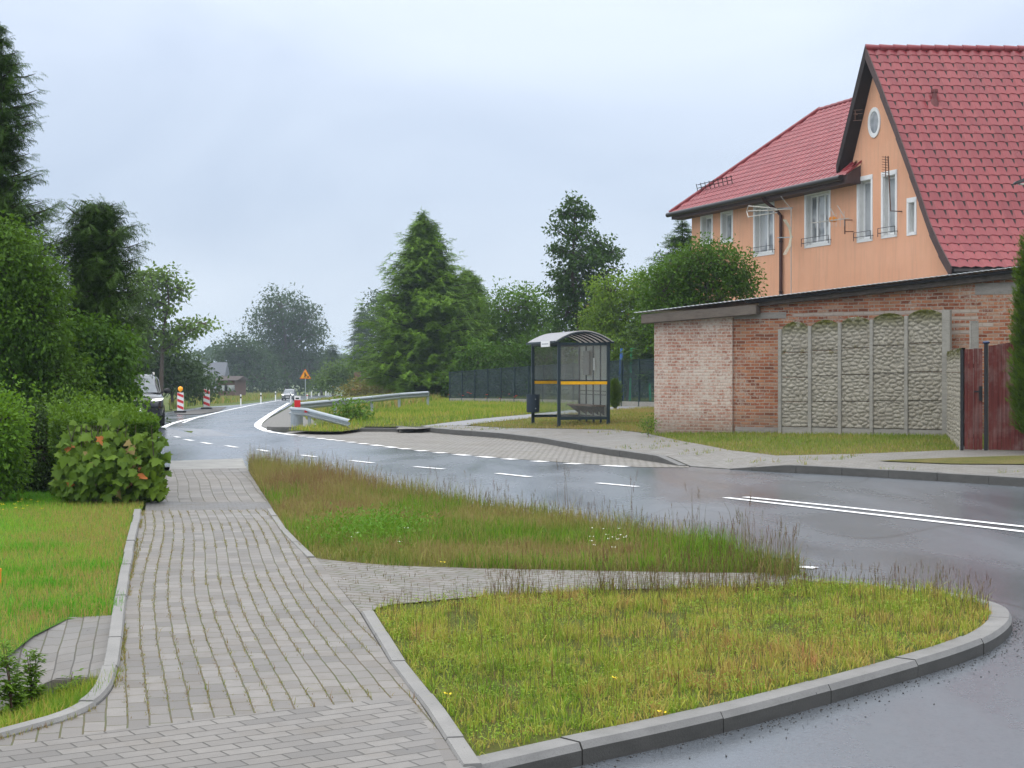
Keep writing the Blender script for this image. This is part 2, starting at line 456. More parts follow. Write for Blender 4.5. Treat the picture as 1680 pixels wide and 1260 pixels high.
def concrete_mat(name, c=(.235, .23, .222), stain=.5):
    t = NT(name); o = t.coord()
    b = t.noise(o, 1.8, 6, .7); f = t.noise(o, 90, 4, .75); s = t.noise(t.mapping(o, (1, 1, 4)), 5, 4, .6)
    col = t.ramp(b, [(.3, tuple(x*.72 for x in c)), (.7, c)])
    col = t.mix(t.ramp(s, [(.45, 0), (.75, stain)]), col, tuple(x*.5 for x in c))
    col = t.mix(t.ramp(f, [(.3, .45), (.5, 0)]), col, tuple(x*.5 for x in c))
    sp = t.noise(o, 38, 2, .5); col = t.mix(t.ramp(sp, [(.72, 0), (.75, .85)]), col, (.03, .03, .03))
    t.bump(f, .35, .01)
    return t.fin(col, t.ramp(b, [(.3, .5), (.7, .75)]), 0, .25)
M_KERB = concrete_mat('kerb concrete')
M_KERB2 = concrete_mat('edging concrete', (.27, .262, .25), .3)
M_KERBFAR = concrete_mat('far kerb concrete', (.19, .187, .18), .4)
def paint_mat():
    t = NT('worn white road paint'); o = t.coord()
    n = t.noise(o, 14, 6, .75); col = t.ramp(n, [(.28, (.45, .45, .45)), (.42, (.78, .78, .78)), (.7, (.86, .86, .86))])
    return t.fin(col, .5)
M_PAINT = paint_mat()

# ---- base terrain sheet to the horizon
def terrain():
    xs = np.array(LX, float); ys = np.array(LY, float); X, Y = np.meshgrid(xs, ys)
    Z = H(X.ravel(), Y.ravel()) - .17
    Z = Z - .45*((X.ravel() > -6.5) & (X.ravel() < -1.5) & (Y.ravel() > 5.5) & (Y.ravel() < 10.5))     # hollow of the ditch
    V = np.c_[X.ravel(), Y.ravel(), Z]; nx = len(xs); i, j = np.meshgrid(np.arange(nx-1), np.arange(len(ys)-1)); a = (j*nx+i).ravel()
    o = mesh_np('ground', V, [np.c_[a, a+1, a+1+nx, a+nx]], M_FIELD)
    return tag(o, kind='structure')
terrain()

# ---- kerb lines of the near side (road-side face, pixels at kerb-top level)
KERB_B_PX = [(690, 1283), (760, 1263), (850, 1243), (950, 1220), (1080, 1193), (1200, 1166), (1300, 1140), (1400, 1113), (1500, 1085), (1580, 1061),
             (1632, 1040), (1660, 1017), (1662, 1000), (1640, 988), (1600, 979), (1540, 969), (1460, 960), (1380, 953), (1300, 947)]
kerbB = smooth_line(GP(KERB_B_PX, 0.0), 2)
KERB_A_PX = [(1290, 934), (1200, 906), (1050, 872), (900, 846), (760, 826), (600, 800), (480, 778), (420, 770)]
kerbA = smooth_line(GP(KERB_A_PX, 0.0), 2)
M_KERBWET = concrete_mat('dark kerb face', (.085, .082, .076), .6)  # darker concrete for the near-vertical kerb faces, tops stay paler
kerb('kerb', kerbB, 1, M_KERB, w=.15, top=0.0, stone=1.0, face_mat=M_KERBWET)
kerb('kerb', kerbA, 1, M_KERB, w=.12, top=-.03)

# ---- asphalt
road_px_far = [(280, 766), (200, 768), (0, 776), (-400, 790)]
road_px_left = [(-400, 668), (0, 672), (200, 676), (268, 677), (330, 668), (390, 664), (430, 659.5), (455, 655), (475, 651.5), (500, 649.5), (540, 648), (620, 646.5), (700, 645.5)]
road_out = [tuple(p) for p in kerbB[:]] + [tuple(p) for p in kerbA] + GP(road_px_far, ROAD) + GP(road_px_left, ROAD)
far_end = EDGE[-2]
road_out += [(far_end[0], far_end[1])] + [tuple(p) for p in EDGE[1:-2][::-1]] + [(34, 3.0), (20, -6), (-1.0, -6), (-1.0, 4.2)]
sheet('road', road_out, ROAD, M_ASPH)

# ---- bus bay in pale setts (level with the road)
bay_px = [(462, 711), (520, 719), (600, 730), (690, 740), (800, 750), (940, 760), (1050, 767), (1130, 767.5)]
bay_edge = [(1130, 764), (1060, 754), (1000, 747), (900, 728), (840, 721), (760, 715), (700, 709), (655, 706.5), (560, 707), (475, 708.5)]
sheet('bus_bay_pavement', GP(bay_px, ROAD) + GP(bay_edge, ROAD), ROAD + .006, M_BAY)

M_KERBDARKF = concrete_mat('dark far kerb face', (.115, .112, .105), .5)  # same split for the far kerbs: upright faces darker than the tops
# ---- far side kerbs, dropped at the driveway
k1 = smooth_line(GP([(655, 705), (700, 706), (760, 712), (840, 718), (900, 725), (950, 735), (1000, 744), (1060, 752), (1128, 763)], ROAD + .02), 1)
n1 = 1.2
L1 = np.hypot(*np.diff(k1, axis=0).T).sum()
kerb('kerb', k1, -1, M_KERBFAR, w=.16, top=lambda q: .042 - .12*np.clip((q - L1 + 1.25)/1.25, 0, 1), wob=.003, face_mat=M_KERBDARKF)
k2 = smooth_line(GP([(1205, 770), (1260, 772.5), (1400, 780), (1500, 786), (1680, 797), (2000, 821)], ROAD), 1)[::-1]
L2 = np.hypot(*np.diff(k2, axis=0).T).sum()
kerb('kerb', k2, 1, M_KERBFAR, w=.16, top=lambda q: .042 - .12*np.clip((q - L2 + 1.25)/1.25, 0, 1), wob=.003, face_mat=M_KERBDARKF)
k3 = smooth_line(GP([(445, 706), (500, 707), (600, 708.5), (655, 709)], ROAD), 1)
kerb('kerb', k3, -1, M_KERBFAR, w=.16, top=.03, wob=.003, face_mat=M_KERBDARKF)

# ---- far sidewalk, driveway, branch path
walk_px_top = [(650, 704), (700, 699), (760, 698), (840, 702.5), (900, 703), (1010, 705), (1060, 711), (1120, 724), (1200, 739), (1275, 747.5), (1400, 745), (1500, 741), (1600, 737), (1700, 734), (2000, 730)]
walk_in = [tuple(p) for p in k1]
drive_edge = GP([(1134, 765.5), (1200, 770)], ROAD)
k2r = [tuple(p) for p in k2[::-1]]
walk_out = walk_in + drive_edge + k2r + GP(walk_px_top, .03)[::-1]
dra, drb = np.array(drive_edge[0]), np.array(drive_edge[1])
def walk_off(x, y):
    d = drb - dra; t = np.clip(((x-dra[0])*d[0] + (y-dra[1])*d[1])/(d @ d), 0, 1); q = np.hypot(x-dra[0]-t*d[0], y-dra[1]-t*d[1])
    return -.092 + np.minimum(.122, q*.10)
sheet('far_sidewalk', walk_out, walk_off, M_FARWALK)
path_px = [(690, 699), (760, 690), (860, 680.5), (915, 675), (960, 671), (1010, 667), (1075, 663), (1075, 668), (1010, 672), (960, 676), (920, 680), (860, 687), (790, 694), (765, 697.5)]
sheet('garden_path', GP(path_px, .03), .028, plain('path asphalt', (.22, .22, .23), .6))

# ---- near sidewalk
left_px = [(-60, 1228), (0, 1212), (60, 1196), (110, 1182), (150, 1165), (178, 1143), (192, 1115), (200, 1060), (205, 1000), (212, 950), (221, 900), (233, 838)]
left_edge = smooth_line(GP(left_px, 0.0), 2)
right_px = [(448, 836), (470, 868), (518, 915), (590, 1005), (640, 1088), (700, 1168), (752, 1250), (764, 1264)]
right_edge = GP(right_px, 0.0)
# lateral/along coordinates follow the straight run of the left edge
axA = np.array(G(206, 1100)); axB = np.array(G(233, 838)); axd = (axB - axA) / np.linalg.norm(axB - axA); axn = np.array([axd[1], -axd[0]])
def uv_walk(x, y):
    p = np.array([x, y]) - axA; v = p @ axd; u = p @ axn
    return (v, u + .05*math.sin(v*.55) )
drive_line_px = [(-60, 1240), (0, 1226), (190, 1197), (400, 1172), (560, 1155), (640, 1145), (672, 1150), (700, 1190), (735, 1262)]
walk_poly = [tuple(p) for p in left_edge] + GP([(448, 836), (470, 868), (518, 915), (590, 1005), (640, 1088), (690, 1155), (720, 1200), (752, 1250), (757, 1262)], 0) + GP([(735, 1262), (700, 1190), (672, 1150), (640, 1145), (560, 1155), (400, 1172), (190, 1197), (0, 1226), (-60, 1240)], 0)
sheet('sidewalk', walk_poly, .0, M_PAVE, uvfn=uv_walk)
drive_poly = GP([(-60, 1240), (0, 1226), (190, 1197), (400, 1172), (560, 1155), (640, 1145), (672, 1150), (700, 1190), (735, 1262), (730, 1290)], 0) + [(-.2, 4.4), (-.3, 2.5), (-4.6, 2.5)]
sheet('driveway', drive_poly, .0, M_DRIVE)
sheet('crossing_strip', GP([(238, 838), (448, 836), (440, 823), (240, 824)], 0), .0, M_CROSS)
dA = np.array(G(300, 820)); dB = np.array(G(300, 768)); 
def uv_walk2(x, y):
    p = np.array([x, y]) - axA; v = p @ axd; u = p @ axn
    return (v, u*.9 + .015*math.sin(v*1.1))
sheet('sidewalk', GP([(240, 824), (440, 823), (425, 800), (404, 768), (278, 770), (262, 800)], 0), .0, paver_mat('sidewalk pavers beyond strip', .30, .14, weed=.45), uvfn=uv_walk2)
sheet('concrete_apron', GP([(278, 770), (404, 768), (398, 752), (280, 756)], -.06), -.06, plain('apron concrete', (.27, .265, .25), .7, vary=.25, scale=3))

# branch path to the road
bA = np.array(G(540, 960)); bB = np.array(G(1290, 945)); bd = (bB-bA)/np.linalg.norm(bB-bA); bn = np.array([bd[1], -bd[0]])
c45, s45 = math.cos(R(38)), math.sin(R(38))
def uv_branch(x, y):
    p = np.array([x, y]) - bA; v = p @ bd; u = p @ bn
    return (v*c45 + u*s45, -v*s45 + u*c45)
branch_top = [(518, 915), (560, 920), (640, 927), (800, 932), (1000, 936), (1180, 939), (1295, 938)]
branch_bot = [(1300, 960), (1200, 963), (1000, 966), (800, 976), (640, 991), (592, 1005)]
sheet('branch_path', GP(branch_top, 0) + [tuple(p) for p in kerbB[-1:]] + GP(branch_bot, 0), lambda x, y: -.004 - .0*x, M_PAVE_BR, uvfn=uv_branch)

# ---- concrete edging along the left of the sidewalk and the right edges
kerb('edging', left_edge, 1, M_KERB2, w=.085, top=.03, bottom=-.12, stone=1.0, gap=.006, bev=.012, wob=.006)
re1 = np.array(GP([(448, 836), (470, 868), (518, 915)], 0))
kerb('edging', re1, -1, M_KERB2, w=.07, top=.012, bottom=-.1, stone=1.0, gap=.006, bev=.01, wob=.005)
re2 = np.array(GP([(757, 1258), (700, 1168), (640, 1088), (592, 1005)], 0))
kerb('edging', re2, 1, M_KERB2, w=.08, top=.012, bottom=-.1, stone=1.0, gap=.006, bev=.01, wob=.005) if False else kerb('edging', re2[::-1], 1, M_KERB2, w=.085, top=.012, bottom=-.1, stone=1.0, gap=.006, bev=.01, wob=.005)

# ---- verges
ISL_B = GP([(757, 1256), (700, 1168), (640, 1088), (592, 1005)], 0) + GP([(640, 991), (800, 976), (1000, 966), (1200, 963), (1300, 960)], 0)
kin = kerbB.copy(); tt = np.gradient(kin, axis=0); tt /= np.linalg.norm(tt, axis=1)[:, None]; kin = kin + np.c_[-tt[:, 1], tt[:, 0]]*.14
m = [tuple(p) for p in kin if p[1] > G(757, 1256)[1]]
ISL_B_poly = ISL_B + m[::-1]
sheet('verge', ISL_B_poly, -.015, M_TURF)
kia = kerbA.copy(); tt = np.gradient(kia, axis=0); tt /= np.linalg.norm(tt, axis=1)[:, None]; kia = kia + np.c_[-tt[:, 1], tt[:, 0]]*.11
ISL_A_poly = GP([(518, 915), (560, 920), (640, 927), (800, 932), (1000, 936), (1180, 939), (1285, 938)], 0) + [tuple(p) for p in kia[:]] + GP([(406, 768), (425, 800), (440, 823), (448, 836), (470, 868)], 0)
sheet('verge', ISL_A_poly, -.015, M_DRYTURF)
# lawn on the left with a culvert hollow cut out of it
LAWN_poly = GP([(231, 838), (219, 900), (210, 950), (203, 1000), (200, 1009), (187, 1010), (110, 1013), (55, 1040), (0, 1083), (-120, 1190)], 0) + [(-16, 7.0), (-16, 27)] + GP([(200, 772), (270, 772), (240, 822)], -.01)
sheet('lawn', LAWN_poly, -.012, M_LAWN)

# ---- culvert: sloped paver apron, headwall, hollow
def gz(px, py, z):
    d = (EYE - z) * F / (py - HY); return ((px - CX) / F * d, d, z)
sT = [gz(190, 1009, .002), gz(110, 1013, -.012), gz(55, 1040, -.016), gz(0, 1083, -.02), gz(-90, 1160, -.03)]
sB = [gz(178, 1109, -.035), gz(92, 1113, -.09), gz(74, 1121, -.13), gz(10, 1160, -.20), gz(-80, 1220, -.26)]
def uv_sl(x, y):
    p = np.array([x, y]) - axA; return (float(p @ axd), float(p @ axn))
SV = []; SUV = []; SF = []; NS = 5
for a_, b_ in zip(sT, sB):
    for k in range(NS+1):
        q = tuple(a_[c]*(1-k/NS) + b_[c]*k/NS for c in range(3)); SV.append(q); SUV.append(uv_sl(q[0], q[1]))
for i_ in range(4):
    for k in range(NS): a_ = i_*(NS+1)+k; SF.append((a_, a_+1, a_+NS+2, a_+NS+1))
so = mesh_np('culvert_apron', np.array(SV), [np.array(SF)[:, ::1]], M_SLAB, uv=np.array(SUV)); tag(so, kind='structure')
foot = [(q[0], q[1] + .02, z_) for q, z_ in zip(sB, (-.14, -.20, -.21, -.25, -.29))]
hol = [gz(186, 1112, -.02), gz(192, 1118, -.02), gz(172, 1143, -.02), gz(146, 1163, -.02), gz(60, 1194, -.02), gz(-60, 1226, -.02), gz(-160, 1240, -.10)] + foot[::-1]
ditch = explicit_sheet('ditch', hol, M_TURF)
cl = thing('culvert_headwall', 'low concrete culvert headwall with a dark opening beside the sidewalk edging', 'culvert', (sB[1][0], sB[1][1], -.35))
o_ = cl.location.copy(); up_ = Vector((0, 0, 1))
A_, B_, C_, D_ = [Vector(sB[k]) for k in (1, 0, 2, 3)]
mb = MB(); mb.bar(A_ + Vector((0, .01, -.03)), B_ + Vector((-.015, .01, -.03)), .09, .05); mb.build('coping', concrete_mat('headwall concrete', (.16, .145, .125), .6), cl, off=o_, bevel=.006)
mb = MB(); mb.prism([A_ + up_*-.056, B_ + up_*-.056, B_ + up_*-.25, A_ + up_*-.25], (0, .05, 0)); mb.build('opening', plain('culvert hole shade', (.035, .033, .028), .8, vary=.4), cl, off=o_)  # solid face, the shade inside the hole painted into its dark colour
mb = MB(); mb.prism([A_ + up_*-.004, A_ + up_*-.40, C_ + up_*-.40, C_ + up_*-.004], (.0, .06, 0)); mb.prism([C_ + up_*-.004, C_ + up_*-.40, D_ + up_*-.4, D_ + up_*-.004], (.0, .06, 0)); mb.build('wing_wall', concrete_mat('wing wall concrete', (.19, .185, .17), .5), cl, off=o_, split=True)

# ---- right bank turf patches under the grass
STRIP_poly = GP([(1066, 712), (1120, 725), (1200, 740), (1275, 748.5), (1400, 746), (1500, 742), (1600, 738), (1700, 735), (1750, 690), (1500, 685), (1290, 685), (1070, 685)], 0)
sheet('verge', STRIP_poly, .004, M_DRYTURF)
STRIP2_poly = GP([(1440, 757), (1560, 752), (1700, 748), (2000, 745), (2000, 765), (1700, 763), (1560, 762)], .03)
sheet('verge', STRIP2_poly, .045, M_DRYTURF)
LAWNR_poly = GP([(560, 708), (600, 700), (690, 700), (760, 691), (860, 681), (960, 671.5), (1075, 664), (1075, 655), (900, 650), (740, 655), (690, 655), (560, 690), (505, 700), (470, 706), (520, 708)], 0)
sheet('verge', LAWNR_poly, .004, M_TURF)
BROWN_poly = GP([(762, 697.5), (790, 694), (860, 687), (920, 680), (960, 676), (1010, 672), (1075, 668), (1080, 690), (1070, 712), (1010, 705), (900, 703), (840, 702.5)], 0)
sheet('verge', BROWN_poly, .008, M_DRYTURF)

# ---- gravel shoulder and island by the barriers
sheet('gravel_shoulder', GP([(428, 700), (440, 688), (478, 667), (490, 668), (520, 700), (470, 707), (440, 705)], ROAD), -.07, plain('gravel', (.17, .165, .155), .85, vary=.5, scale=25))
sheet('gravel_shoulder', GP([(285, 679), (300, 676), (345, 669), (372, 668), (360, 675), (330, 680), (300, 681)], ROAD), ROAD + .03, plain('dark gravel', (.11, .105, .10), .9, vary=.5, scale=20))

# ---- painted markings
Z1 = ROAD + .008
def rl(px, w, step=.6):
    return (resample(smooth_line(GP(px, ROAD), 2), step)[0], w)
marks = [rl([(1190, 817), (1400, 841), (1690, 874), (2000, 912)], .13), rl([(1222, 816), (1400, 834), (1690, 866), (2000, 900)], .13)]
for a, b in (((980, 793), (1046, 799)), ((815, 777), (870, 783)), ((680, 766), (728, 770)), ((575, 756), (612, 760)), ((495, 747), (518, 750)), ((424, 738), (440, 741)), ((371, 731.5), (389, 734.5)), ((331, 726), (346, 729)), ((303, 721), (316, 723.5)), ((284, 716), (294, 718))):
    marks.append((np.array(GP([a, b], ROAD)), .13))
marks.append(rl([(250, 704), (275, 696), (330, 683), (400, 667), (440, 660), (470, 655)], .2))
marks.append(rl([(300, 694), (320, 686), (340, 681.5)], .12))
marks.append(rl([(474, 661), (447, 677), (426, 692), (422, 699), (430, 704), (440, 708)], .28))
# dashes in front of the bay
bl = smooth_line(GP([(440, 708.5), (500, 716.5), (600, 729), (690, 740), (800, 751), (940, 761.5), (1056, 767.5)], ROAD), 2); bp, bq = resample(bl, .05)
s = 0.0
while s < bq[-1] - .5:
    on = 4.0 if s < 2 else .62
    i0, i1 = np.searchsorted(bq, [s, min(s + on, bq[-1])]); seg = bp[i0:i1:4]
    if len(seg) > 1: marks.append((seg, .24))
    s += on + .42
stripes_mesh('road_markings', marks, Z1, M_PAINT)
stripes_mesh('road_markings', [(np.array(GP([(1300, 931), (1320, 931.5), (1338, 933)], ROAD)), .14)], Z1, M_PAINT)  # pale debris at the path mouth, drawn with the marking paint
# ================================================================== MATERIALS FOR BUILT THINGS
def brick_mat(name, tones, mortar, bw=.25, rh=.078, paint=None, paint_amt=(.3, .4), soot=.3, msize=.012, pale_rows=None):
    t = NT(name); o = t.coord('UV'); ob = t.coord('Object')
    w = t.n('ShaderNodeTexNoise', {'Vector': ob, 'Scale': 3.0, 'Detail': 3}).outputs['Color']
    wv = t.n('ShaderNodeVectorMath', {0: w, 1: (.5, .5, .5)}, operation='SUBTRACT').outputs[0]
    wv = t.n('ShaderNodeVectorMath', {0: wv, 'Scale': .035}, operation='SCALE').outputs[0]
    c = t.n('ShaderNodeVectorMath', {0: o, 1: wv}, operation='ADD').outputs[0]
    br = t.n('ShaderNodeTexBrick', {'Vector': c, 'Scale': 1.0, 'Mortar Size': msize, 'Mortar Smooth': .4, 'Brick Width': bw, 'Row Height': rh, 'Color1': (0, 0, 0), 'Color2': (1, 1, 1), 'Mortar': (.5, .5, .5)}, offset=.5)
    tone = t.math('ADD', br.outputs['Color'], t.math('MULTIPLY', t.math('SUBTRACT', t.noise(ob, 5, 4, .7), .5), .7))
    n = len(tones); col = t.ramp(tone, [((i + .5)/n, c_) for i, c_ in enumerate(tones)])
    big = t.noise(ob, 1.1, 6, .7); mid = t.noise(ob, 14, 5, .75); fine = t.noise(ob, 70, 3, .7)
    col = t.mix(t.ramp(fine, [(.3, .4), (.55, 0)]), col, tuple(x*.5 for x in tones[0]))
    col = t.mix(br.outputs['Fac'], col, mortar)
    col = t.mix(t.ramp(big, [(.5, 0), (.75, soot)]), col, (.10, .085, .07))
    if paint:
        f = t.ramp(t.math('ADD', t.math('MULTIPLY', mid, .55), t.math('MULTIPLY', big, .45)), [(paint_amt[0], 1), (paint_amt[1], 0)])
        col = t.mix(f, col, paint)
    sx = t.n('ShaderNodeSeparateXYZ', {0: o})
    for x0, x1, rows in (pale_rows or []):           # a few courses of pale sand-lime brick
        mx = t.math('MULTIPLY', t.math('GREATER_THAN', sx.outputs[0], x0), t.math('LESS_THAN', sx.outputs[0], x1))
        for z0, z1 in rows:
            k = t.math('MULTIPLY', mx, t.math('MULTIPLY', t.math('GREATER_THAN', sx.outputs[1], z0), t.math('LESS_THAN', sx.outputs[1], z1)))
            k = t.math('MULTIPLY', k, t.math('SUBTRACT', 1.0, br.outputs['Fac']))
            col = t.mix(t.math('MULTIPLY', k, .9), col, (.42, .36, .31))
    # damp foot of the wall
    damp = t.math('SUBTRACT', 1.0, t.math('MULTIPLY', t.math('ADD', sx.outputs[1], t.math('MULTIPLY', t.math('SUBTRACT', big, .5), .5)), 1.4), clamp=True)
    col = t.mix(t.math('MULTIPLY', damp, .75), col, (.17, .135, .10))
    h = t.math('ADD', t.math('MULTIPLY', br.outputs['Fac'], -1.0), t.math('MULTIPLY', mid, .6))
    t.bump(h, .8, .012)
    return t.fin(col, .88, 0, .06)
REDS = [(.20, .065, .035), (.38, .13, .06), (.30, .10, .055), (.46, .19, .09), (.40, .22, .14)]
M_BRICK_OLD = lambda: brick_mat('old red brick', REDS, (.36, .29, .23), paint=(.42, .35, .29), paint_amt=(.38, .50), soot=.35, pale_rows=PALE)
M_BRICKW = brick_mat('whitewashed brick', [(.30, .12, .08), (.44, .21, .145), (.40, .165, .11), (.48, .27, .195)], (.50, .44, .37), paint=(.56, .48, .41), paint_amt=(.43, .57), soot=.15)
M_MORTAR = concrete_mat('grey render patch', (.33, .30, .27), .6)
M_DARKCONC = concrete_mat('mossy concrete lintel', (.17, .14, .115), .8)
M_ROOFMETAL = plain('corrugated roof sheet', (.50, .52, .54), .5, .2, .2)
M_FASCIA = plain('weathered dark fascia', (.075, .06, .05), .75, vary=.5, scale=9)
M_BLACKFELT = plain('black roofing edge', (.018, .017, .02), .6, vary=.4)

def plaster_mat():
    t = NT('orange plaster'); o = t.coord()
    b = t.noise(o, .55, 6, .6); f = t.noise(o, 120, 3, .7); s = t.noise(t.mapping(o, (5, 5, .35)), 1.6, 5, .65)
    col = t.ramp(b, [(.3, (.67, .345, .215)), (.7, (.74, .405, .265))])
    col = t.mix(t.ramp(s, [(.48, 0), (.75, .6)]), col, (.52, .31, .21))
    blot = t.noise(o, 1.9, 4, .6); col = t.mix(t.ramp(blot, [(.6, 0), (.8, .35)]), col, (.78, .47, .32))
    t.bump(f, .35, .012); return t.fin(col, .9, 0, .06)
M_PLASTER = plaster_mat()
def tile_mat():
    t = NT('glazed red roof tile'); o = t.coord('UV'); ob = t.coord()
    b = t.noise(ob, 1.2, 5, .6); f = t.noise(ob, 60, 3, .7)
    br = t.n('ShaderNodeTexBrick', {'Vector': o, 'Scale': 1.0, 'Mortar Size': 0.0, 'Brick Width': 1.0, 'Row Height': 1.0, 'Color1': (0, 0, 0), 'Color2': (1, 1, 1)}, offset=0.0).outputs['Color']
    col = t.ramp(t.math('ADD', t.math('MULTIPLY', br, .55), t.math('MULTIPLY', b, .5)), [(.1, (.185, .024, .032)), (.5, (.235, .034, .042)), (.9, (.28, .05, .056))])
    col = t.mix(t.ramp(f, [(.35, .3), (.55, 0)]), col, (.15, .02, .025))
    col = t.mix(t.ramp(t.noise(t.mapping(ob, (1, 1, .3)), 1.5, 5, .7), [(.6, 0), (.85, .35)]), col, (.10, .035, .032))
    return t.fin(col, t.ramp(b, [(.3, .26), (.7, .40)]), 0, .38)
M_TILE = tile_mat()
M_SOFFIT = plain('dark brown timber', (.022, .014, .013), .6, vary=.3)
M_VERGE = plain('brown verge board', (.075, .045, .042), .55, vary=.25)
M_GUTTER = plain('dark brown gutter', (.016, .012, .012), .35)
M_WHITE = plain('white window frame', (.74, .74, .74), .45, vary=.06)
M_REVEAL = plain('pale window reveal', (.62, .62, .60), .7, vary=.08)
def glass_mat(name='window glass', inner=(.16, .17, .18), curtain=(.45, .46, .47)):
    t = NT(name); o = t.coord()
    wv = t.n('ShaderNodeTexWave', {'Vector': o, 'Scale': 1.6, 'Distortion': 6.0, 'Detail': 2.0}).outputs['Fac']
    col = t.mix(t.ramp(t.noise(o, 1.4, 2), [(.42, 0), (.58, 1)]), inner, curtain)
    return t.fin(col, .06, 0, .7)
M_GLASS = glass_mat(); M_CURTAIN = glass_mat('curtained glass', (.30, .315, .33), (.36, .375, .39))
M_IRON = plain('black iron', (.02, .02, .022), .5)
M_ALU = plain('weathered aluminium', (.50, .48, .44), .45, .5)
M_RUSTY = plain('rusty antenna pipe', (.12, .06, .04), .7, .2, .4, 20)
M_ORANGE = plain('orange plastic', (.70, .26, .02), .5)
M_STEEL = plain('galvanised steel', (.36, .40, .42), .38, .55, .15, 3)
M_SHELTER = plain('dark teal painted steel', (.022, .038, .048), .42, .1, .2)
M_YELLOW = plain('yellow warning band', (.80, .42, .01), .45)
M_WHITEP = plain('white plastic', (.80, .80, .80), .45, vary=.05)
M_RED = plain('red reflective sheet', (.62, .025, .03), .4)
M_TYRE = plain('tyre rubber', (.02, .02, .02), .85)

def uv_wall_mesh(name, pts, uvs, mat, parent=None):
    me = bpy.data.meshes.new(name); me.from_pydata([tuple(p) for p in pts], [], [tuple(range(len(pts)))]); me.update()
    ul = me.uv_layers.new(name='UVMap')
    for l in me.loops: ul.data[l.index].uv = uvs[l.vertex_index]
    me.materials.append(mat); o = bpy.data.objects.new(name, me); COL.objects.link(o)
    if parent is not None: o.parent = parent
    return o
def add_box_uv(o):
    """UV in metres: along the wall, up"""
    me = o.data; ul = me.uv_layers.new(name='UVMap')
    for p in me.polygons:
        n = p.normal
        for li in p.loop_indices:
            v = me.vertices[me.loops[li].vertex_index].co
            ul.data[li].uv = (v.x, v.z) if abs(n.y) > max(abs(n.x), abs(n.z)) else ((v.y, v.z) if abs(n.x) > abs(n.z) else (v.x, v.y))
    return o

# ================================================================== HOUSE
HO_D = 42.0; hOx = (1560 - CX)/F*HO_D; hOy = HO_D; E1 = np.array([-.34, .94]); E1 /= np.linalg.norm(E1); NI = np.array([-E1[1], E1[0]]) * -1    # NI points inwards
hz0 = h1(hOx, hOy)
house = thing('house', 'orange plastered house with steep red tiled roofs behind the brick garage', 'house', (hOx, hOy, hz0), math.atan2(E1[1], E1[0]))
def fac(px, py, w=0.0):
    s = (px - CX)/F; bx = hOx + NI[0]*w; by = hOy + NI[1]*w
    t = (bx - s*by)/(s*E1[1] - E1[0]); d = by + t*E1[1]
    return t, EYE + (HY - py)/F*d - hz0                         # local x, local z
def hl(t, w, z): return (t, -w, z)                              # local coordinates: y is outwards
OV = .32                                                         # verge overhang
prof = [fac(x, y, -OV) for x, y in ((1420, 78), (1444, 139), (1470, 208), (1492, 270), (1508, 315), (1525, 366), (1540, 400), (1558, 434))]
apex = prof[0]; lbase = fac(1373, 272, -OV)
TH = .16                                                         # roof build-up
tL = fac(1135, 380)[0]; zE = fac(1098, 350, -.5)[1]
ridge_w = np.array([1.0, .04]); ridge_w /= np.linalg.norm(ridge_w)
RD = Vector((float(ridge_w @ E1), float(ridge_w @ -NI), 0))     # ridge direction in local coordinates
# -- facade wall with window openings
wins = {'a': (1150, 353, 1169, 400), 'b': (1183, 347, 1202, 396), 'c': (1237, 335, 1270, 417), 'd': (1321, 315, 1362, 402), 'e': (1407, 294, 1431, 394), 'f': (1447, 286, 1471, 387), 'g': (1489, 330, 1503, 383)}
WR = {}
for k, (x0, y0, x1, y1) in wins.items():
    ta, za = fac(x1, y1); tb, zb = fac(x0, y1); tc_, zc = fac((x0+x1)/2, y0)
    WR[k] = (ta, tb, (za+zb)/2, zc)
wall_top = zE - .02
slope_pts = [(t, z - TH - .02) for t, z in prof]
outl = [(0.05, -.6), (tL, -.6), (tL, wall_top), (lbase[0] + .15, wall_top), (lbase[0] - .12, lbase[1] - TH)] + [(apex[0], apex[1] - TH*2)] + [p for p in slope_pts[1:] if p[0] > .06] + [(0.05, slope_pts[-1][1])]
top_pts = sorted([(t, z) for t, z in outl if z > 0], key=lambda q: q[0])
tts = sorted(set([round(t, 4) for t, z in top_pts] + [round(v, 4) for w_ in WR.values() for v in w_[:2]] + [.05, round(tL, 4)]))
tx = [q[0] for q in top_pts]; tz_ = [q[1] for q in top_pts]
wv_, wf_ = [], []
for ta, tb in zip(tts[:-1], tts[1:]):
    tm = (ta+tb)/2; za, zb_ = float(np.interp(ta, tx, tz_)), float(np.interp(tb, tx, tz_))
    zs = [-.6]
    for t0, t1, z0, z1 in WR.values():
        if t0 - 1e-4 < tm < t1 + 1e-4: zs += [z0, z1]
    for q in range(0, len(zs), 2):
        lo_, hi = zs[q], (zs[q+1] if q+1 < len(zs) else None); n0 = len(wv_)
        wv_ += [(ta, 0, lo_), (tb, 0, lo_), (tb, 0, hi if hi is not None else zb_), (ta, 0, hi if hi is not None else za)]; wf_.append((n0+3, n0+2, n0+1, n0))
me = bpy.data.meshes.new('wall'); me.from_pydata(wv_, [], wf_); me.update(); me.materials.append(M_PLASTER)
wo = bpy.data.objects.new('wall', me); COL.objects.link(wo); wo.parent = house
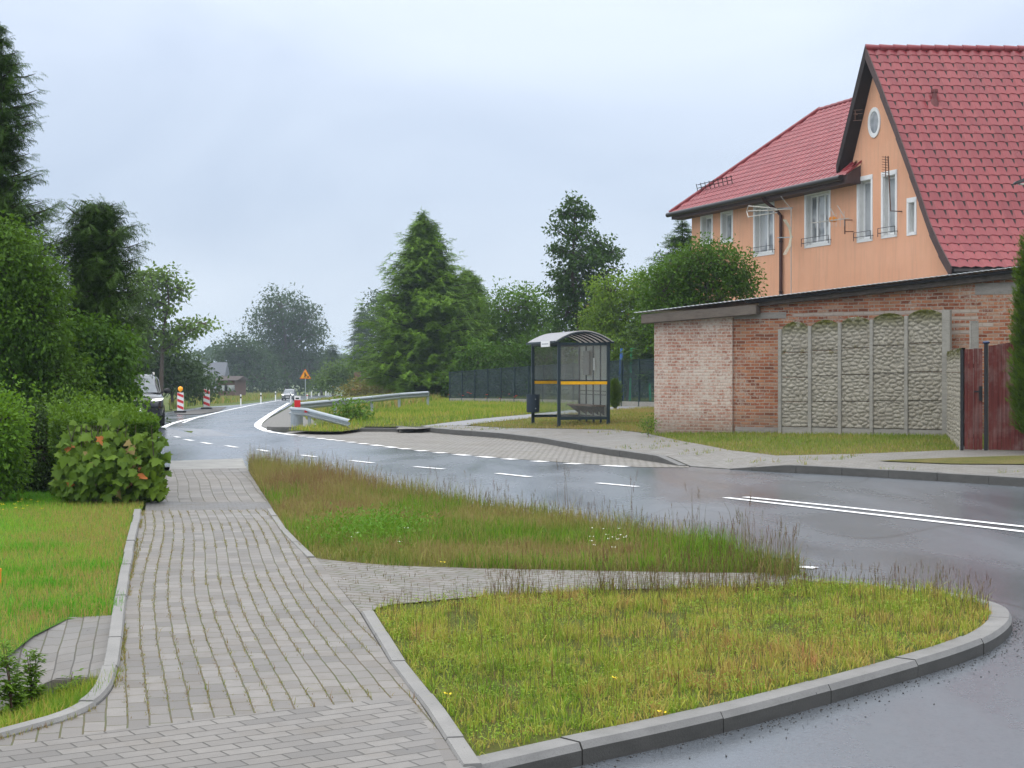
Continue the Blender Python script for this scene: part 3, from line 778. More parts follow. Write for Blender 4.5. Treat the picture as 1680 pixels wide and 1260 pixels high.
# other walls: left end, right side under the tall roof, back
mb = MB(); DW = 7.5
mb.add([hl(tL, 0, -.6), hl(tL, DW, -.6), hl(tL, DW, wall_top), hl(tL, 0, wall_top)], [(0, 1, 2, 3)])
b0 = Vector((.05, 0, 0)); RL = 9.0; b1 = b0 + RD*RL
mb.add([b0 + Vector((0, 0, -.6)), b1 + Vector((0, 0, -.6)), b1 + Vector((0, 0, slope_pts[-1][1])), b0 + Vector((0, 0, slope_pts[-1][1]))], [(0, 1, 2, 3)])
mb.add([hl(tL, DW, -.6), b1 + Vector((0, 0, -.6)), b1 + Vector((0, 0, 3)), hl(tL, DW, wall_top)], [(0, 1, 2, 3)])
mb.build('wall', M_PLASTER, house, recalc=False, split=True)
# -- windows
def window(key, split=None, curtain=False, rail=True, depth=.16):
    t0, t1, z0, z1 = WR[key]; fw = .10
    m = MB()                                                     # surround band on the plaster, proud by 15 mm
    for a in ((t0-.03, t0+fw*.6, z0, z1), (t1-fw*.6, t1+.03, z0, z1), (t0-.03, t1+.03, z1-.03, z1+fw), (t0-.03, t1+.03, z0-.05, z0+.03)): m.box(a[0], a[1], -.03, .015, a[2], a[3])
    fr = m.build('window', M_WHITE, house)
    m = MB(); e = fw*.6
    m.box(t0+e, t0+e+.02, -depth, -.032, z0+.03, z1-.03); m.box(t1-e-.02, t1-e, -depth, -.032, z0+.03, z1-.03); m.box(t0+e+.02, t1-e-.02, -depth, -.032, z1-.05, z1-.03); m.box(t0+e+.02, t1-e-.02, -depth, -.032, z0+.03, z0+.05)
    m.build('reveal', M_REVEAL, fr)
    m = MB(); q0, q1 = t0+e+.022, t1-e-.022; zz0, zz1 = z0+.052, z1-.052; s = .055
    m.box(q0, q0+s, -depth-.05, -depth+.01, zz0, zz1); m.box(q1-s, q1, -depth-.05, -depth+.01, zz0, zz1)
    m.box(q0+s, q1-s, -depth-.05, -depth+.008, zz1-s, zz1); m.box(q0+s, q1-s, -depth-.05, -depth+.008, zz0, zz0+s)
    if split:
        for u in split:
            c = q0 + (q1-q0)*u; m.box(c-.04, c+.04, -depth-.05, -depth+.014, zz0+s, zz1-s)
    m.build('sash', M_WHITE, fr)
    m = MB(); m.box(q0+s*.5, q1-s*.5, -depth-.04, -depth-.02, zz0+s*.5, zz1-s*.5); m.build('pane', M_CURTAIN if curtain else M_GLASS, fr)
    if rail:
        m = MB()
        for zr in (.10, .24): m.bar((t0-.06, .10, z0+zr), (t1+.06, .10, z0+zr), .014, .014)
        for tt_ in (t0-.06, t1+.06): m.bar((tt_, .10, z0+.24), (tt_, .10, z0-.0), .014, .014); m.bar((tt_, .0, z0+.10), (tt_, .10, z0+.10), .014, .014)
        m.build('flower_rail', M_IRON, fr)
window('a', None, False, False); window('b', None, False, False); window('c', [.5], False); window('d', [.35, .7], False); window('e', None, True); window('f', None, True); window('g', None, True, False)
# oval window
oc = fac(1435, 201); orx, orz = abs(fac(1425, 201)[0]-fac(1445, 201)[0])/2, abs(fac(1435, 176)[1]-fac(1435, 226)[1])/2
def oval(s, y): return [(oc[0] + orx*s*math.cos(a*math.pi/16), y, oc[1] + orz*s*math.sin(a*math.pi/16)) for a in range(32)]
m = MB(); m.loft([oval(1, 0.0), oval(1, .03), oval(.74, .03), oval(.70, -.0)], cap=False); ov = m.build('oval_window', M_WHITE, house)
m = MB(); m.prism(oval(.73, .004), (0, .004, 0)); m.build('pane', M_GLASS, ov)

# -- tiled roof surfaces
def tiles(name, O, U, nu, Vdir_pts, mat, parent, wave=.30, step=.28, amp=.020, lip=.017, clip=None):
    """O origin, U unit vector along the ridge, nu length; Vdir_pts polyline of offsets down the slope (starting at 0)"""
    pts = [Vector(p) for p in Vdir_pts]; seg = [0]
    for a, b in zip(pts[:-1], pts[1:]): seg.append(seg[-1] + (b-a).length)
    Lv = seg[-1]; nr = int(Lv/step); step = Lv/nr
    us = np.arange(0, nu + 1e-6, wave/8); rows = []
    for r in range(nr): rows += [(r*step + 1e-3, 0.0), (r*step + step*.55, lip*.5), (r*step + step - 1e-3, lip)]
    vs = []; uvs = []
    for s_, lift in rows:
        i = min(max(int(np.searchsorted(seg, s_)) - 1, 0), len(pts)-2); k = (s_-seg[i])/(seg[i+1]-seg[i])
        p = pts[i].lerp(pts[i+1], k); dv = (pts[i+1]-pts[i]).normalized(); N_ = U.cross(dv)
        if N_.z < 0: N_ = -N_
        r = int(s_/step)
        for u in us:
            ph = (u/wave) % 1.0
            hgt = amp*(math.sin(ph*2*math.pi) + .35*math.sin(4*math.pi*ph + .6))
            vs.append(O + U*float(u) + p + N_*(hgt + lift)); uvs.append((u/wave, s_/step))
    nU = len(us); nR = len(rows); a = np.array([[j*nU+i for i in range(nU-1)] for j in range(nR-1)]).ravel()
    o = mesh_np(name, np.array([tuple(v) for v in vs]), [np.c_[a, a+1, a+1+nU, a+nU]], mat, parent, uv=np.array(uvs), smooth=False)
    if clip:
        bm = bmesh.new(); bm.from_mesh(o.data)
        for co, no in clip: bmesh.ops.bisect_plane(bm, geom=bm.verts[:]+bm.edges[:]+bm.faces[:], plane_co=co, plane_no=no, clear_outer=True)
        bm.to_mesh(o.data); bm.free()
    o.data.polygons.foreach_set('use_smooth', np.ones(len(o.data.polygons), bool))
    try: o.data.set_sharp_from_angle(angle=R(50))
    except Exception: pass
    return o
AP = Vector(hl(apex[0], -OV, apex[1]))
vpoly = [Vector((t - apex[0], 0, z - apex[1])) for t, z in prof]
last = vpoly[-1] + (vpoly[-1]-vpoly[-2])*.12; vpoly[-1] = last
roof = tiles('roof', AP, RD, 10.5, vpoly, M_TILE, house)
lpoly = [Vector((0, 0, 0)), Vector((lbase[0] - apex[0], 0, lbase[1] - apex[1]))*1.0]
tiles('roof', AP, RD, 10.5, lpoly, M_TILE, house)
# soffit slabs under both slopes + verge boards
m = MB()
for a, b in zip(vpoly[:-1], vpoly[1:]):
    q = [AP + a + Vector((0, 0, -.03)), AP + b + Vector((0, 0, -.03)), AP + b + Vector((0, 0, -TH)), AP + a + Vector((0, 0, -TH))]
    m.prism(q, RD*10.4)
q = [AP + lpoly[0] + Vector((0, 0, -.03)), AP + lpoly[1] + Vector((0, 0, -.03)), AP + lpoly[1] + Vector((-.1, 0, -TH*1.3)), AP + lpoly[0] + Vector((0, 0, -TH*2))]
m.prism(q, RD*10.4); m.build('soffit', M_SOFFIT, house)
m = MB()
for a, b in zip(vpoly[:-1], vpoly[1:]):
    m.prism([AP + a + Vector((-.03, 0, .03)), AP + b + Vector((-.03, 0, .03)), AP + b + Vector((-.03, 0, -.30)), AP + a + Vector((-.03, 0, -.34))], Vector((0, .035, 0)))
m.build('verge_board', M_VERGE, house)
m = MB(); a, b = lpoly
m.prism([AP + a + Vector((0, 0, .02)), AP + b + Vector((0, 0, .02)), AP + b + Vector((-.02, 0, -.30)), AP + a + Vector((-.02, 0, -.42))], Vector((0, .03, 0)))
m.build('verge_board', M_SOFFIT, house)
# ridge caps
m = MB(); n_ = 26
for i in range(n_):
    p0 = AP + RD*(i*.4) + Vector((0, 0, -.01)); p1 = p0 + RD*.42
    m.tube([p0, p0 + RD*.06, p1], [.115, .11, .085], 10)
m.build('ridge_caps', M_TILE, house, smooth=True)
# eave gutter of the tall roof
m = MB(); e0 = AP + vpoly[-1] + Vector((-.03, 0, -.12)); m.tube([e0 + RD*.05, e0 + RD*10.3], .075, 8); m.prism([e0 + Vector((0, 0, .06)) + RD*.02, e0 + Vector((.2, 0, -.02)) + RD*.02, e0 + Vector((.2, 0, -.26)) + RD*.02, e0 + Vector((0, 0, -.26)) + RD*.02], RD*10.2); m.build('gutter', M_GUTTER, house)
# roof vent pipe
s_ = 0.30
def on_roof(px, py):
    """point of the tall roof plane seen at a pixel (mid segment)"""
    P0 = AP + vpoly[1]; d1 = (vpoly[3]-vpoly[1]).normalized(); N_ = RD.cross(d1).normalized()
    o = Vector((0, 0, EYE)); r = Vector(((px-CX)/F, 1, (HY-py)/F))
    rot = Matrix.Rotation(-math.atan2(E1[1], E1[0]), 3, 'Z'); ol = rot @ (o - Vector((hOx, hOy, hz0))); rl_ = rot @ r
    t = (P0-ol).dot(N_)/rl_.dot(N_); return ol + rl_*t
vp = on_roof(1533, 168)
m = MB(); m.tube([vp + Vector((0, 0, -.1)), vp + Vector((0, 0, .28))], .07, 10); m.tube([vp + Vector((0, 0, .28)), vp + Vector((0, 0, .36))], .10, 10); m.tube([vp + Vector((.05, 0, -.15)), vp + Vector((0, 0, .1))], [.17, .09], 10); m.build('roof_vent', plain('brown vent pipe', (.16, .05, .05), .5), house, smooth=True)

# -- wing roof
tE0 = fac(1099, 348, -.5)[0]; tE1 = fac(1386, 283, -.5)[0]; WR_ = 3.3
tR0, zR = fac(1345, 180, WR_); tR1 = fac(1393, 170, WR_)[0]
EO = Vector(hl(0, -.5, zE)); RO = Vector(hl(0, WR_, zR))
Ux = Vector((1, 0, 0)); down = EO - RO
hip_e = Vector(hl(tE0, -.5, zE)); hip_r = Vector(hl(tR0, WR_, zR))
hn = (hip_r - hip_e).cross(Ux.cross(down)).normalized()
if hn.x < 0: hn = -hn
startx = tE1 - .02
tiles('roof', RO + Ux*(startx - 3.2), Ux, tE0 - startx + 3.3, [Vector((0, 0, 0)), down], M_TILE, house, wave=.30, step=.28, clip=[(hip_e, hn), (Vector((startx, .5, 0)), Vector((-3.8, -1.2, 0)).normalized() * 1.0)])
m = MB(); bk = Vector(hl(tR0, WR_, zR)); 
m.add([hip_e, hip_r, Vector(hl(tE0, 2*WR_+.5, zE))], [(0, 1, 2)]); m.add([hip_r, RO + Ux*(tE1-.9), Vector(hl(tE1-1.5, 2*WR_+.5, zE)), Vector(hl(tE0, 2*WR_+.5, zE))], [(0, 1, 2, 3)]); m.build('roof', M_TILE, house)
m = MB(); k_ = 12
for i in range(k_):
    p0 = hip_e.lerp(hip_r, i/k_); p1 = hip_e.lerp(hip_r, (i+1.05)/k_); m.tube([p0 + Vector((0, 0, .02)), p1 + Vector((0, 0, .04))], [.085, .07], 8)
for i in range(8):
    p0 = RO + Ux*(tR0 - i*.4); m.tube([p0, p0 - Ux*.42], [.09, .07], 8)
m.build('ridge_caps', M_TILE, house, smooth=True)
m = MB(); g0 = Vector(hl(tE0 + .03, -.58, zE - .07)); g1 = Vector(hl(tE1 + .1, -.58, zE - .07)); m.tube([g0, g1], .085, 10); m.build('gutter', M_GUTTER, house, smooth=True)
m = MB(); m.box(tE1, tE0 - .05, -.02, .42, zE - .24, zE - .19); m.box(tE1, tE0 - .05, .42, .46, zE - .24, zE - .02); m.build('eave_board', M_VERGE, house)
# boxed eave end beside the gable
m = MB(); m.prism([Vector((tE1 - .02, .46, zE - .24)), Vector((tE1 - .02, .46, zE + .0)), Vector((tE1 - .02, .0, zE + .30)), Vector((tE1 - .02, .0, zE - .24))], (-.04, 0, 0)); m.build('eave_end', M_VERGE, house)
m = MB(); m.prism([Vector((tE1 - .06, .50, zE + .01)), Vector((tE1 - .06, .50, zE + .06)), Vector((tE1 - .06, -.05, zE + .48)), Vector((tE1 - .06, -.05, zE + .42))], (-.05, 0, 0)); m.build('eave_trim', M_TILE, house)
# snow guard
m = MB()
for i in range(2):
    p0 = Vector(hl(fac(1151, 305, .4)[0], .25, zE + .85 + i*.12)); p1 = Vector(hl(fac(1208, 300, .4)[0], .25, zE + .85 + i*.12)); m.bar(p0, p1, .02, .02)
for i in range(9):
    p = Vector(hl(fac(1151, 305, .4)[0], .25, zE + .72)).lerp(Vector(hl(fac(1208, 300, .4)[0], .25, zE + .72)), i/8); m.bar(p, p + Vector((0, .06, .28)), .02, .02)
m.build('snow_guard', M_SOFFIT, house)
# downpipe
td = fac(1281, 400, -.08)[0]; td2 = fac(1253, 330, -.5)[0]
m = MB(); m.tube([Vector(hl(td2, -.56, zE - .1)), Vector(hl(td2, -.5, zE - .25)), Vector(hl(td + .15, -.16, zE - .55)), Vector(hl(td, -.08, zE - .75)), Vector(hl(td, -.08, -.5))], .055, 10); m.build('downpipe', plain('brown downpipe', (.06, .025, .022), .4), house, smooth=True)
for zz in (zE - 1.6, zE - 3.2):
    m = MB(); m.tube([Vector(hl(td, -.08, zz)), Vector(hl(td, -.08, zz + .05))], .066, 10); m.build('pipe_bracket', M_GUTTER, house)

# ================================================================== AERIALS ON THE HOUSE
def hworld(t, w, z):
    v = Vector((hOx, hOy, hz0)) + Vector((E1[0]*t + NI[0]*w, E1[1]*t + NI[1]*w, z)); return v
def facw(px, py, w):
    t, z = fac(px, py, w); return hworld(t, w, z)
# lattice mast with wide comb aerial and curved grid reflector
p = facw(1298, 470, -.35); a1 = thing('tv_antenna', 'pale comb shaped aerial with curved reflector on a thin mast beside the brown downpipe', 'antenna', p)
m = MB(); top = facw(1298, 342, -.35); m.tube([p - Vector((0, 0, .6)), top], .016, 6); m.build('mast', M_ALU, a1, off=p)
m = MB(); q0 = facw(1298, 343, -.35); q1 = facw(1227, 347, -1.2); m.tube([q0, q1], .014, 6)
for dy, yy in ((-7, 338), (0, 346), (9, 356)):
    m.tube([facw(1275, 345 + dy*.4, -.6), facw(1228, yy, -1.2)], .018, 5)
m.tube([facw(1228, 338, -1.2), facw(1225, 347, -1.2), facw(1228, 357, -1.2)], .016, 5); m.tube([facw(1298, 343, -.35), facw(1281, 322, -.6)], .012, 5); m.build('boom', M_ALU, a1, off=p)
m = MB()
for yy in (342, 390): m.bar(facw(1276, yy, -.1), facw(1300, yy-1, -.35), .03, .03)
m.build('wall_bracket', M_STEEL, a1, off=p, split=True)
m = MB()
for dx in (0, 3, 6):
    m.tube([facw(1285 + dx*.7, 360, -.7), facw(1294 + dx*.5, 374, -.55), facw(1297 + dx*.3, 388, -.5), facw(1294 + dx*.5, 403, -.55), facw(1285 + dx*.7, 418, -.7)], .014, 5)
m.build('reflector', plain('cream reflector', (.62, .58, .46), .5), a1, off=p)
# yagi with orange box
p = facw(1386, 372, -.3); a2 = thing('tv_antenna', 'yagi aerial with an orange connection box between the two middle windows', 'antenna', p)
m = MB(); m.tube([facw(1386, 384, -.35), facw(1386, 360, -.35)], .02, 6); m.bar(facw(1398, 361, 0), facw(1386, 361, -.35), .025, .025); m.bar(facw(1400, 380, 0), facw(1386, 380, -.35), .025, .025); m.build('wall_bracket', M_RUSTY, a2, off=p, split=True)
m = MB(); m.bar(facw(1392, 358, -.35), facw(1330, 366, -1.3), .02, .02)
for i in range(9):
    u = i/8; c = facw(1385, 359, -.45).lerp(facw(1332, 366, -1.3), u); L_ = .22 - .06*u; m.bar(c + Vector((0, 0, -L_)), c + Vector((0, 0, L_)), .01, .01); m.bar(c + Vector((-L_*.8, 0, 0)), c + Vector((L_*.8, 0, 0)), .01, .01)
for y0, y1, x0, x1 in ((340, 359, 1362, 1372), (337, 357, 1374, 1386)): m.bar(facw(x0, y0, -.5), facw(x1, y1, -.5), .016, .016)
m.build('elements', M_ALU, a2, off=p)
c = facw(1367, 360, -.6); m = MB(); m.cbox(c, .22, .16, .15); m.build('connection_box', M_ORANGE, a2, off=p, bevel=.02)
# upright aerial on bent pipe
p = facw(1478, 347, -.05); a3 = thing('tv_antenna', 'upright aerial on a rusty bent pipe in front of the narrow window', 'antenna', p)
m = MB(); m.tube([facw(1480, 347, 0), facw(1461, 346, -.3), facw(1459, 300, -.3), facw(1457, 256, -.3)], .018, 6); m.build('pipe', M_RUSTY, a3, off=p)
m = MB()
for i in range(8):
    c = facw(1453, 258 + i*4.2, -.34); m.bar(c + Vector((-.12, -.1, 0)), c + Vector((.12, .1, 0)), .012, .012)
m.bar(facw(1453, 256, -.34), facw(1453, 291, -.34), .03, .02)
m.build('elements', M_RUSTY, a3, off=p)
# small aerial on the gable edge
p = facw(1408, 188, -.05); a4 = thing('tv_antenna', 'small dark aerial fixed high on the gable left of the oval window', 'antenna', p)
m = MB(); m.tube([p, facw(1404, 188, -.4), facw(1403, 182, -.4), facw(1403, 198, -.4)], .014, 5)
for yy in (181, 187, 198): m.bar(facw(1400, yy, -.3), facw(1415, yy-1, -.5), .014, .014)
m.build('elements', M_RUSTY, a4, off=p)

# ================================================================== BRICK GARAGE
gL = np.array([(1075-CX)/F*39.5, 39.5]); gR = np.array([(1760-CX)/F*33.6, 33.6]); GD = (gR-gL)/np.linalg.norm(gR-gL); GLn = np.linalg.norm(gR-gL)
gz0 = h1(*gL) - .05
garage = thing('garage', 'long low brick garage with a whitewashed left end and a gently sloping sheet metal roof', 'garage', (gL[0], gL[1], gz0), math.atan2(GD[1], GD[0]))
def gfac(px, py, w=0.0):
    """pixel -> (along, up) on the garage front plane shifted w towards the viewer"""
    n = np.array([GD[1], -GD[0]]); b = gL + n*w; s = (px-CX)/F
    t = (b[0]-s*b[1])/(s*GD[1]-GD[0]); d = b[1]+t*GD[1]; return t, EYE + (HY-py)/F*d - gz0
# local frame: x along the front to the right, -y towards the viewer
tP = gfac(1203, 600)[0]; zl = gfac(1075, 520)[1]; zr = gfac(1680, 452)[1]; tr = gfac(1680, 452)[0]
def ztop(t): return zl + (zr-zl)*t/tr
def front(t0, t1, y, mat, name, th, zb=-.4):
    m = MB(); m.prism([(t0, y, zb), (t1, y, zb), (t1, y, ztop(t1)), (t0, y, ztop(t0))], (0, th, 0)); o = m.build(name, mat, garage); return add_box_uv(o)
_k = lambda z: math.floor(z/.078)*.078
PALE = [(gfac(1300, 515)[0], gfac(1606, 508)[0], [(_k(gfac(1580, 508)[1]), _k(gfac(1580, 508)[1]) + .078)]), (gfac(1552, 540)[0], gfac(1605, 540)[0], [(_k(gfac(1580, y)[1]), _k(gfac(1580, y)[1]) + .078) for y in (521, 545)]), (gfac(1552, 540)[0], gfac(1630, 540)[0], [(_k(gfac(1580, 533)[1]), _k(gfac(1580, 533)[1]) + .078)])]
M_BRICK = M_BRICK_OLD()
front(0, tP, -.05, M_BRICKW, 'whitewashed_wall', .3)
front(tP+.002, GLn, 0, M_BRICK, 'brick_wall', .3)
m = MB(); m.prism([(0.01, .26, -.4), (.3, .26, -.4), (.3, .26, zl), (.01, .26, zl)], (0, 3.2, 0)); add_box_uv(m.build('end_wall', M_BRICK, garage))
m = MB(); m.box(GLn-.3, GLn-.002, .31, 3.4, -.4, ztop(GLn)-.05); m.box(.31, GLn-.31, 3.2, 3.4, -.4, ztop(0)-.1); m.build('rear_wall', M_BRICK, garage, split=True)
# grey render bands on the brick
m = MB(); t0, z0 = gfac(1600, 474); t1, z1 = gfac(1690, 478); m.box(t0, t1, -.012, -.001, z0-.13, z0+.12)
t0, z0 = gfac(1205, 520); t1, _ = gfac(1290, 515); m.box(t0, t1, -.01, -.001, z0-.06, z0+.09)
t0, z0 = gfac(1207, 700); t1, _ = gfac(1283, 700); m.box(t0, t1, -.03, -.001, -.4, z0+.0); m.build('render_patch', M_MORTAR, garage, split=True)
m = MB(); m.prism([(-.25, -.28, zl - .17), (tP+.75, -.28, ztop(tP) - .17), (tP+.75, -.28, ztop(tP)+.06), (-.25, -.28, zl + .06)], (0, .24, 0)); m.build('lintel', M_DARKCONC, garage, bevel=.012)
# roof: fascia, felt edge, corrugated sheet
m = MB(); tA = tP + .755; m.prism([(tA, -.16, ztop(tA) - .03), (GLn+.3, -.16, ztop(GLn) - .03), (GLn+.3, -.16, ztop(GLn) + .10), (tA, -.16, ztop(tA) + .10)], (0, .12, 0)); m.build('fascia', M_FASCIA, garage)
m = MB(); m.prism([(tA-.3, -.24, ztop(tA-.3) + .062), (GLn+.3, -.24, ztop(GLn) + .105), (GLn+.3, -.24, ztop(GLn) + .165), (tA-.3, -.24, ztop(tA-.3) + .11)], (0, .3, 0)); m.build('felt_edge', M_BLACKFELT, garage)
N_ = 360; vs = []; 
for i in range(N_+1):
    t = -.42 + (GLn + .85)*i/N_; zz = ztop(t) + .13 + .007*math.sin(i*math.pi/2*1.0) + (.045*min(1, max(0, t/GLn)))
    vs += [(t, -.34, zz), (t, 3.7, zz + .18), (t, -.34, zz + .012), (t, 3.7, zz + .192)]
fs = []
for i in range(N_):
    a = i*4; b = a+4; fs += [(a, a+1, b+1, b), (a+2, b+2, b+3, a+3), (a, b, b+2, a+2)]
MB().add(vs, fs).build('roof', M_ROOFMETAL, garage)

# ================================================================== CONCRETE PANEL FENCE
def stone_mat():
    t = NT('rock faced concrete'); o = t.coord(); b = t.noise(o, 1.3, 6, .7); f = t.noise(o, 45, 5, .75); m_ = t.noise(o, 3.5, 5, .7)
    col = t.ramp(f, [(.28, (.14, .125, .098)), (.45, (.31, .285, .235)), (.75, (.50, .465, .39))])
    col = t.mix(t.ramp(b, [(.42, 0), (.72, .55)]), col, (.20, .175, .14))
    z = t.n('ShaderNodeSeparateXYZ', {0: t.coord('Generated')}).outputs[2]
    mo = t.math('MULTIPLY', t.ramp(z, [(.86, 0), (.98, 1)]), t.ramp(m_, [(.3, 0), (.5, 1)]))
    col = t.mix(mo, col, (.085, .085, .02))
    mo2 = t.math('MULTIPLY', t.ramp(z, [(.60, 0), (.70, 1), (.80, 0)]), t.ramp(t.noise(o, 4.5, 4, .7), [(.58, 0), (.68, .8)]))
    col = t.mix(mo2, col, (.13, .11, .03))
    t.bump(f, .6, .02); return t.fin(col, .92, 0, .05)
M_STONE = stone_mat()
M_POSTC = concrete_mat('fence post concrete', (.36, .34, .30), .5)
cfx = [1281, 1330, 1379, 1431, 1488, 1550]
cf0 = np.array(gL) + GD*gfac(1281, 600, .32)[0] + np.array([GD[1], -GD[0]])*.32
cfz = h1(*cf0)
cf = thing('concrete_fence', 'rock faced concrete panel fence with five arched mossy bays in front of the brick garage', 'fence', (cf0[0], cf0[1], cfz), math.atan2(GD[1], GD[0]))
base_t = gfac(1281, 600, .32)[0]
def cfac(px, py): t, z = gfac(px, py, .32); return t - base_t, z + gz0 - cfz
tops = [540, 535, 530, 524, 518, 513]; arch = [527, 524, 519, 513, 507]
def stones(w, h, n_seed, zb, archh=0, cell=(.17, .085)):
    """irregular stone relief as a displaced grid (x, z, depth)"""
    r = np.random.default_rng(n_seed); nx = max(8, int(w/.018)); nz = max(6, int(h/.018))
    X, Z = np.meshgrid(np.linspace(0, w, nx), np.linspace(0, 1, nz)); topz = h + archh*(1 - (2*X/w - 1)**2)
    Zr = Z*topz
    q = []
    rows = int((h+archh)/cell[1]) + 2
    for k in range(rows):
        off = r.random()*cell[0]; x = -off
        while x < w + cell[0]:
            ww = cell[0]*r.uniform(.4, 1.6); q.append((x + ww/2, (k + .5)*cell[1] + r.normal(0, .024), r.uniform(.4, 1))); x += ww
    q = np.array(q); d1 = np.full(X.shape, 9.0); d2 = np.full(X.shape, 9.0); hv = np.zeros(X.shape)
    for x, z, a in q:
        d = np.hypot((X - x)/cell[0]*1.0, (Zr - z)/cell[1]*1.0); m_ = d < d1; d2 = np.where(m_, d1, np.minimum(d2, d)); hv = np.where(m_, a, hv); d1 = np.where(m_, d, d1)
    e = np.clip((d2 - d1)*2.4, 0, 1)
    return X, Zr + zb, (e*.75 + .25*e*hv)*.035
for i in range(5):
    t0, z0t = cfac(cfx[i], tops[i]); t1, z1t = cfac(cfx[i+1], tops[i+1]); pw = .045
    za = cfac((cfx[i]+cfx[i+1])/2, arch[i])[1]; w_ = t1 - t0 - 2*pw; ztop_ = (z0t + z1t)/2; nb = 4; zb0 = .18
    # base board
    panel = thing('tmp', None, None)
    bpy.data.objects.remove(panel)
    m = MB(); m.box(t0+pw, t1-pw, -.03, .03, -.3, zb0 - .006); pb = m.build('base_board', M_POSTC, cf)
    hh = (ztop_ - zb0)/nb
    V_all = []; F_all = []; n0 = 0
    for k in range(nb):
        X, Z, D = stones(w_, hh - .012, i*10+k, zb0 + k*hh + .004, (za - ztop_) if k == nb-1 else 0)
        V = np.c_[(X + t0 + pw).ravel(), (-.01 - D).ravel(), Z.ravel()]; ny, nx = X.shape
        a = np.array([[j*nx+c for c in range(nx-1)] for j in range(ny-1)]).ravel()
        V_all.append(V); F_all.append(np.c_[a, a+1, a+1+nx, a+nx] + n0); n0 += len(V)
        Vb = V.copy(); Vb[:, 1] = .035; V_all.append(Vb); F_all.append(np.c_[a, a+nx, a+1+nx, a+1] + n0)
        tp = np.arange(nx-1) + (ny-1)*nx; bt = np.arange(nx-1); sd_ = n0 - len(V)
        F_all.append(np.c_[tp + sd_, tp+1 + sd_, tp+1 + n0, tp + n0]); F_all.append(np.c_[bt + sd_, bt + n0, bt+1 + n0, bt+1 + sd_])
        n0 += len(V)
    mesh_np('panel', np.vstack(V_all), [np.vstack(F_all)], M_STONE, cf, smooth=False)
for i in range(6):
    t, z = cfac(cfx[i], tops[i]); m = MB()
    last_ = i == 5
    m.box(t-.042, t+.042 + (.1 if last_ else 0), -.07, .06, -.35, z + (.06 if last_ else .0)); m.build('post', M_POSTC, cf, bevel=.008)
# lower bay between the tall fence and the gate, with a taller bare post behind
p0 = Vector((*(cf0 + GD*(cfac(1556, 600)[0])), 0)); gate_d = 29.4; p1 = at(1580, 640, gate_d + .25); 
dlo = Vector((p1.x - p0.x, p1.y - p0.y, 0)); L_ = dlo.length
lo = thing('concrete_fence', 'lower rock faced concrete bay between the arched fence and the red gate', 'fence', (p0.x, p0.y, h1(p0.x, p0.y)), math.atan2(dlo.y, dlo.x))
zlo = EYE + (HY - 572)/F*31.5 - h1(p0.x, p0.y)
Vs = []; Fs = []; n0 = 0
for k in range(4):
    X, Z, D = stones(L_ - .04, zlo/4 - .012, 90+k, k*zlo/4)
    V = np.c_[(X + .02).ravel(), (-.01 - D).ravel(), Z.ravel()]; ny, nx = X.shape; a = np.array([[j*nx+c for c in range(nx-1)] for j in range(ny-1)]).ravel()
    Vs.append(V); Fs.append(np.c_[a, a+1, a+1+nx, a+nx] + n0); n0 += len(V)
    Vb = V.copy(); Vb[:, 1] = .04; Vs.append(Vb); Fs.append(np.c_[a, a+nx, a+1+nx, a+1] + n0)
    tp = np.arange(nx-1) + (ny-1)*nx; Fs.append(np.c_[tp + n0 - len(V), tp+1 + n0 - len(V), tp+1 + n0, tp + n0]); n0 += len(V)
mesh_np('panel', np.vstack(Vs), [np.vstack(Fs)], M_STONE, lo)
m = MB(); m.box(.0, L_, -.05, .05, -.3, -.004); m.build('base_board', M_POSTC, lo)
pp = at(1598, 640, 30.4); pg = h1(pp.x, pp.y); ph = EYE + (HY-528)/F*30.4 - pg
fp = thing('fence_post', 'bare grey concrete post standing up behind the narrow red gate', 'post', (pp.x, pp.y, pg))
m = MB(); m.cbox((0, 0, ph/2 - .1), .15, .13, ph + .2); m.build('shaft', M_POSTC, fp, rz if False else False, bevel=.012)
m = MB(); m.prism([(-.075, -.065, ph+.001), (.075, -.065, ph+.001), (.075, .065, ph+.001), (-.075, .065, ph+.001)], (0, 0, .02)); m.build('cap', M_POSTC, fp)

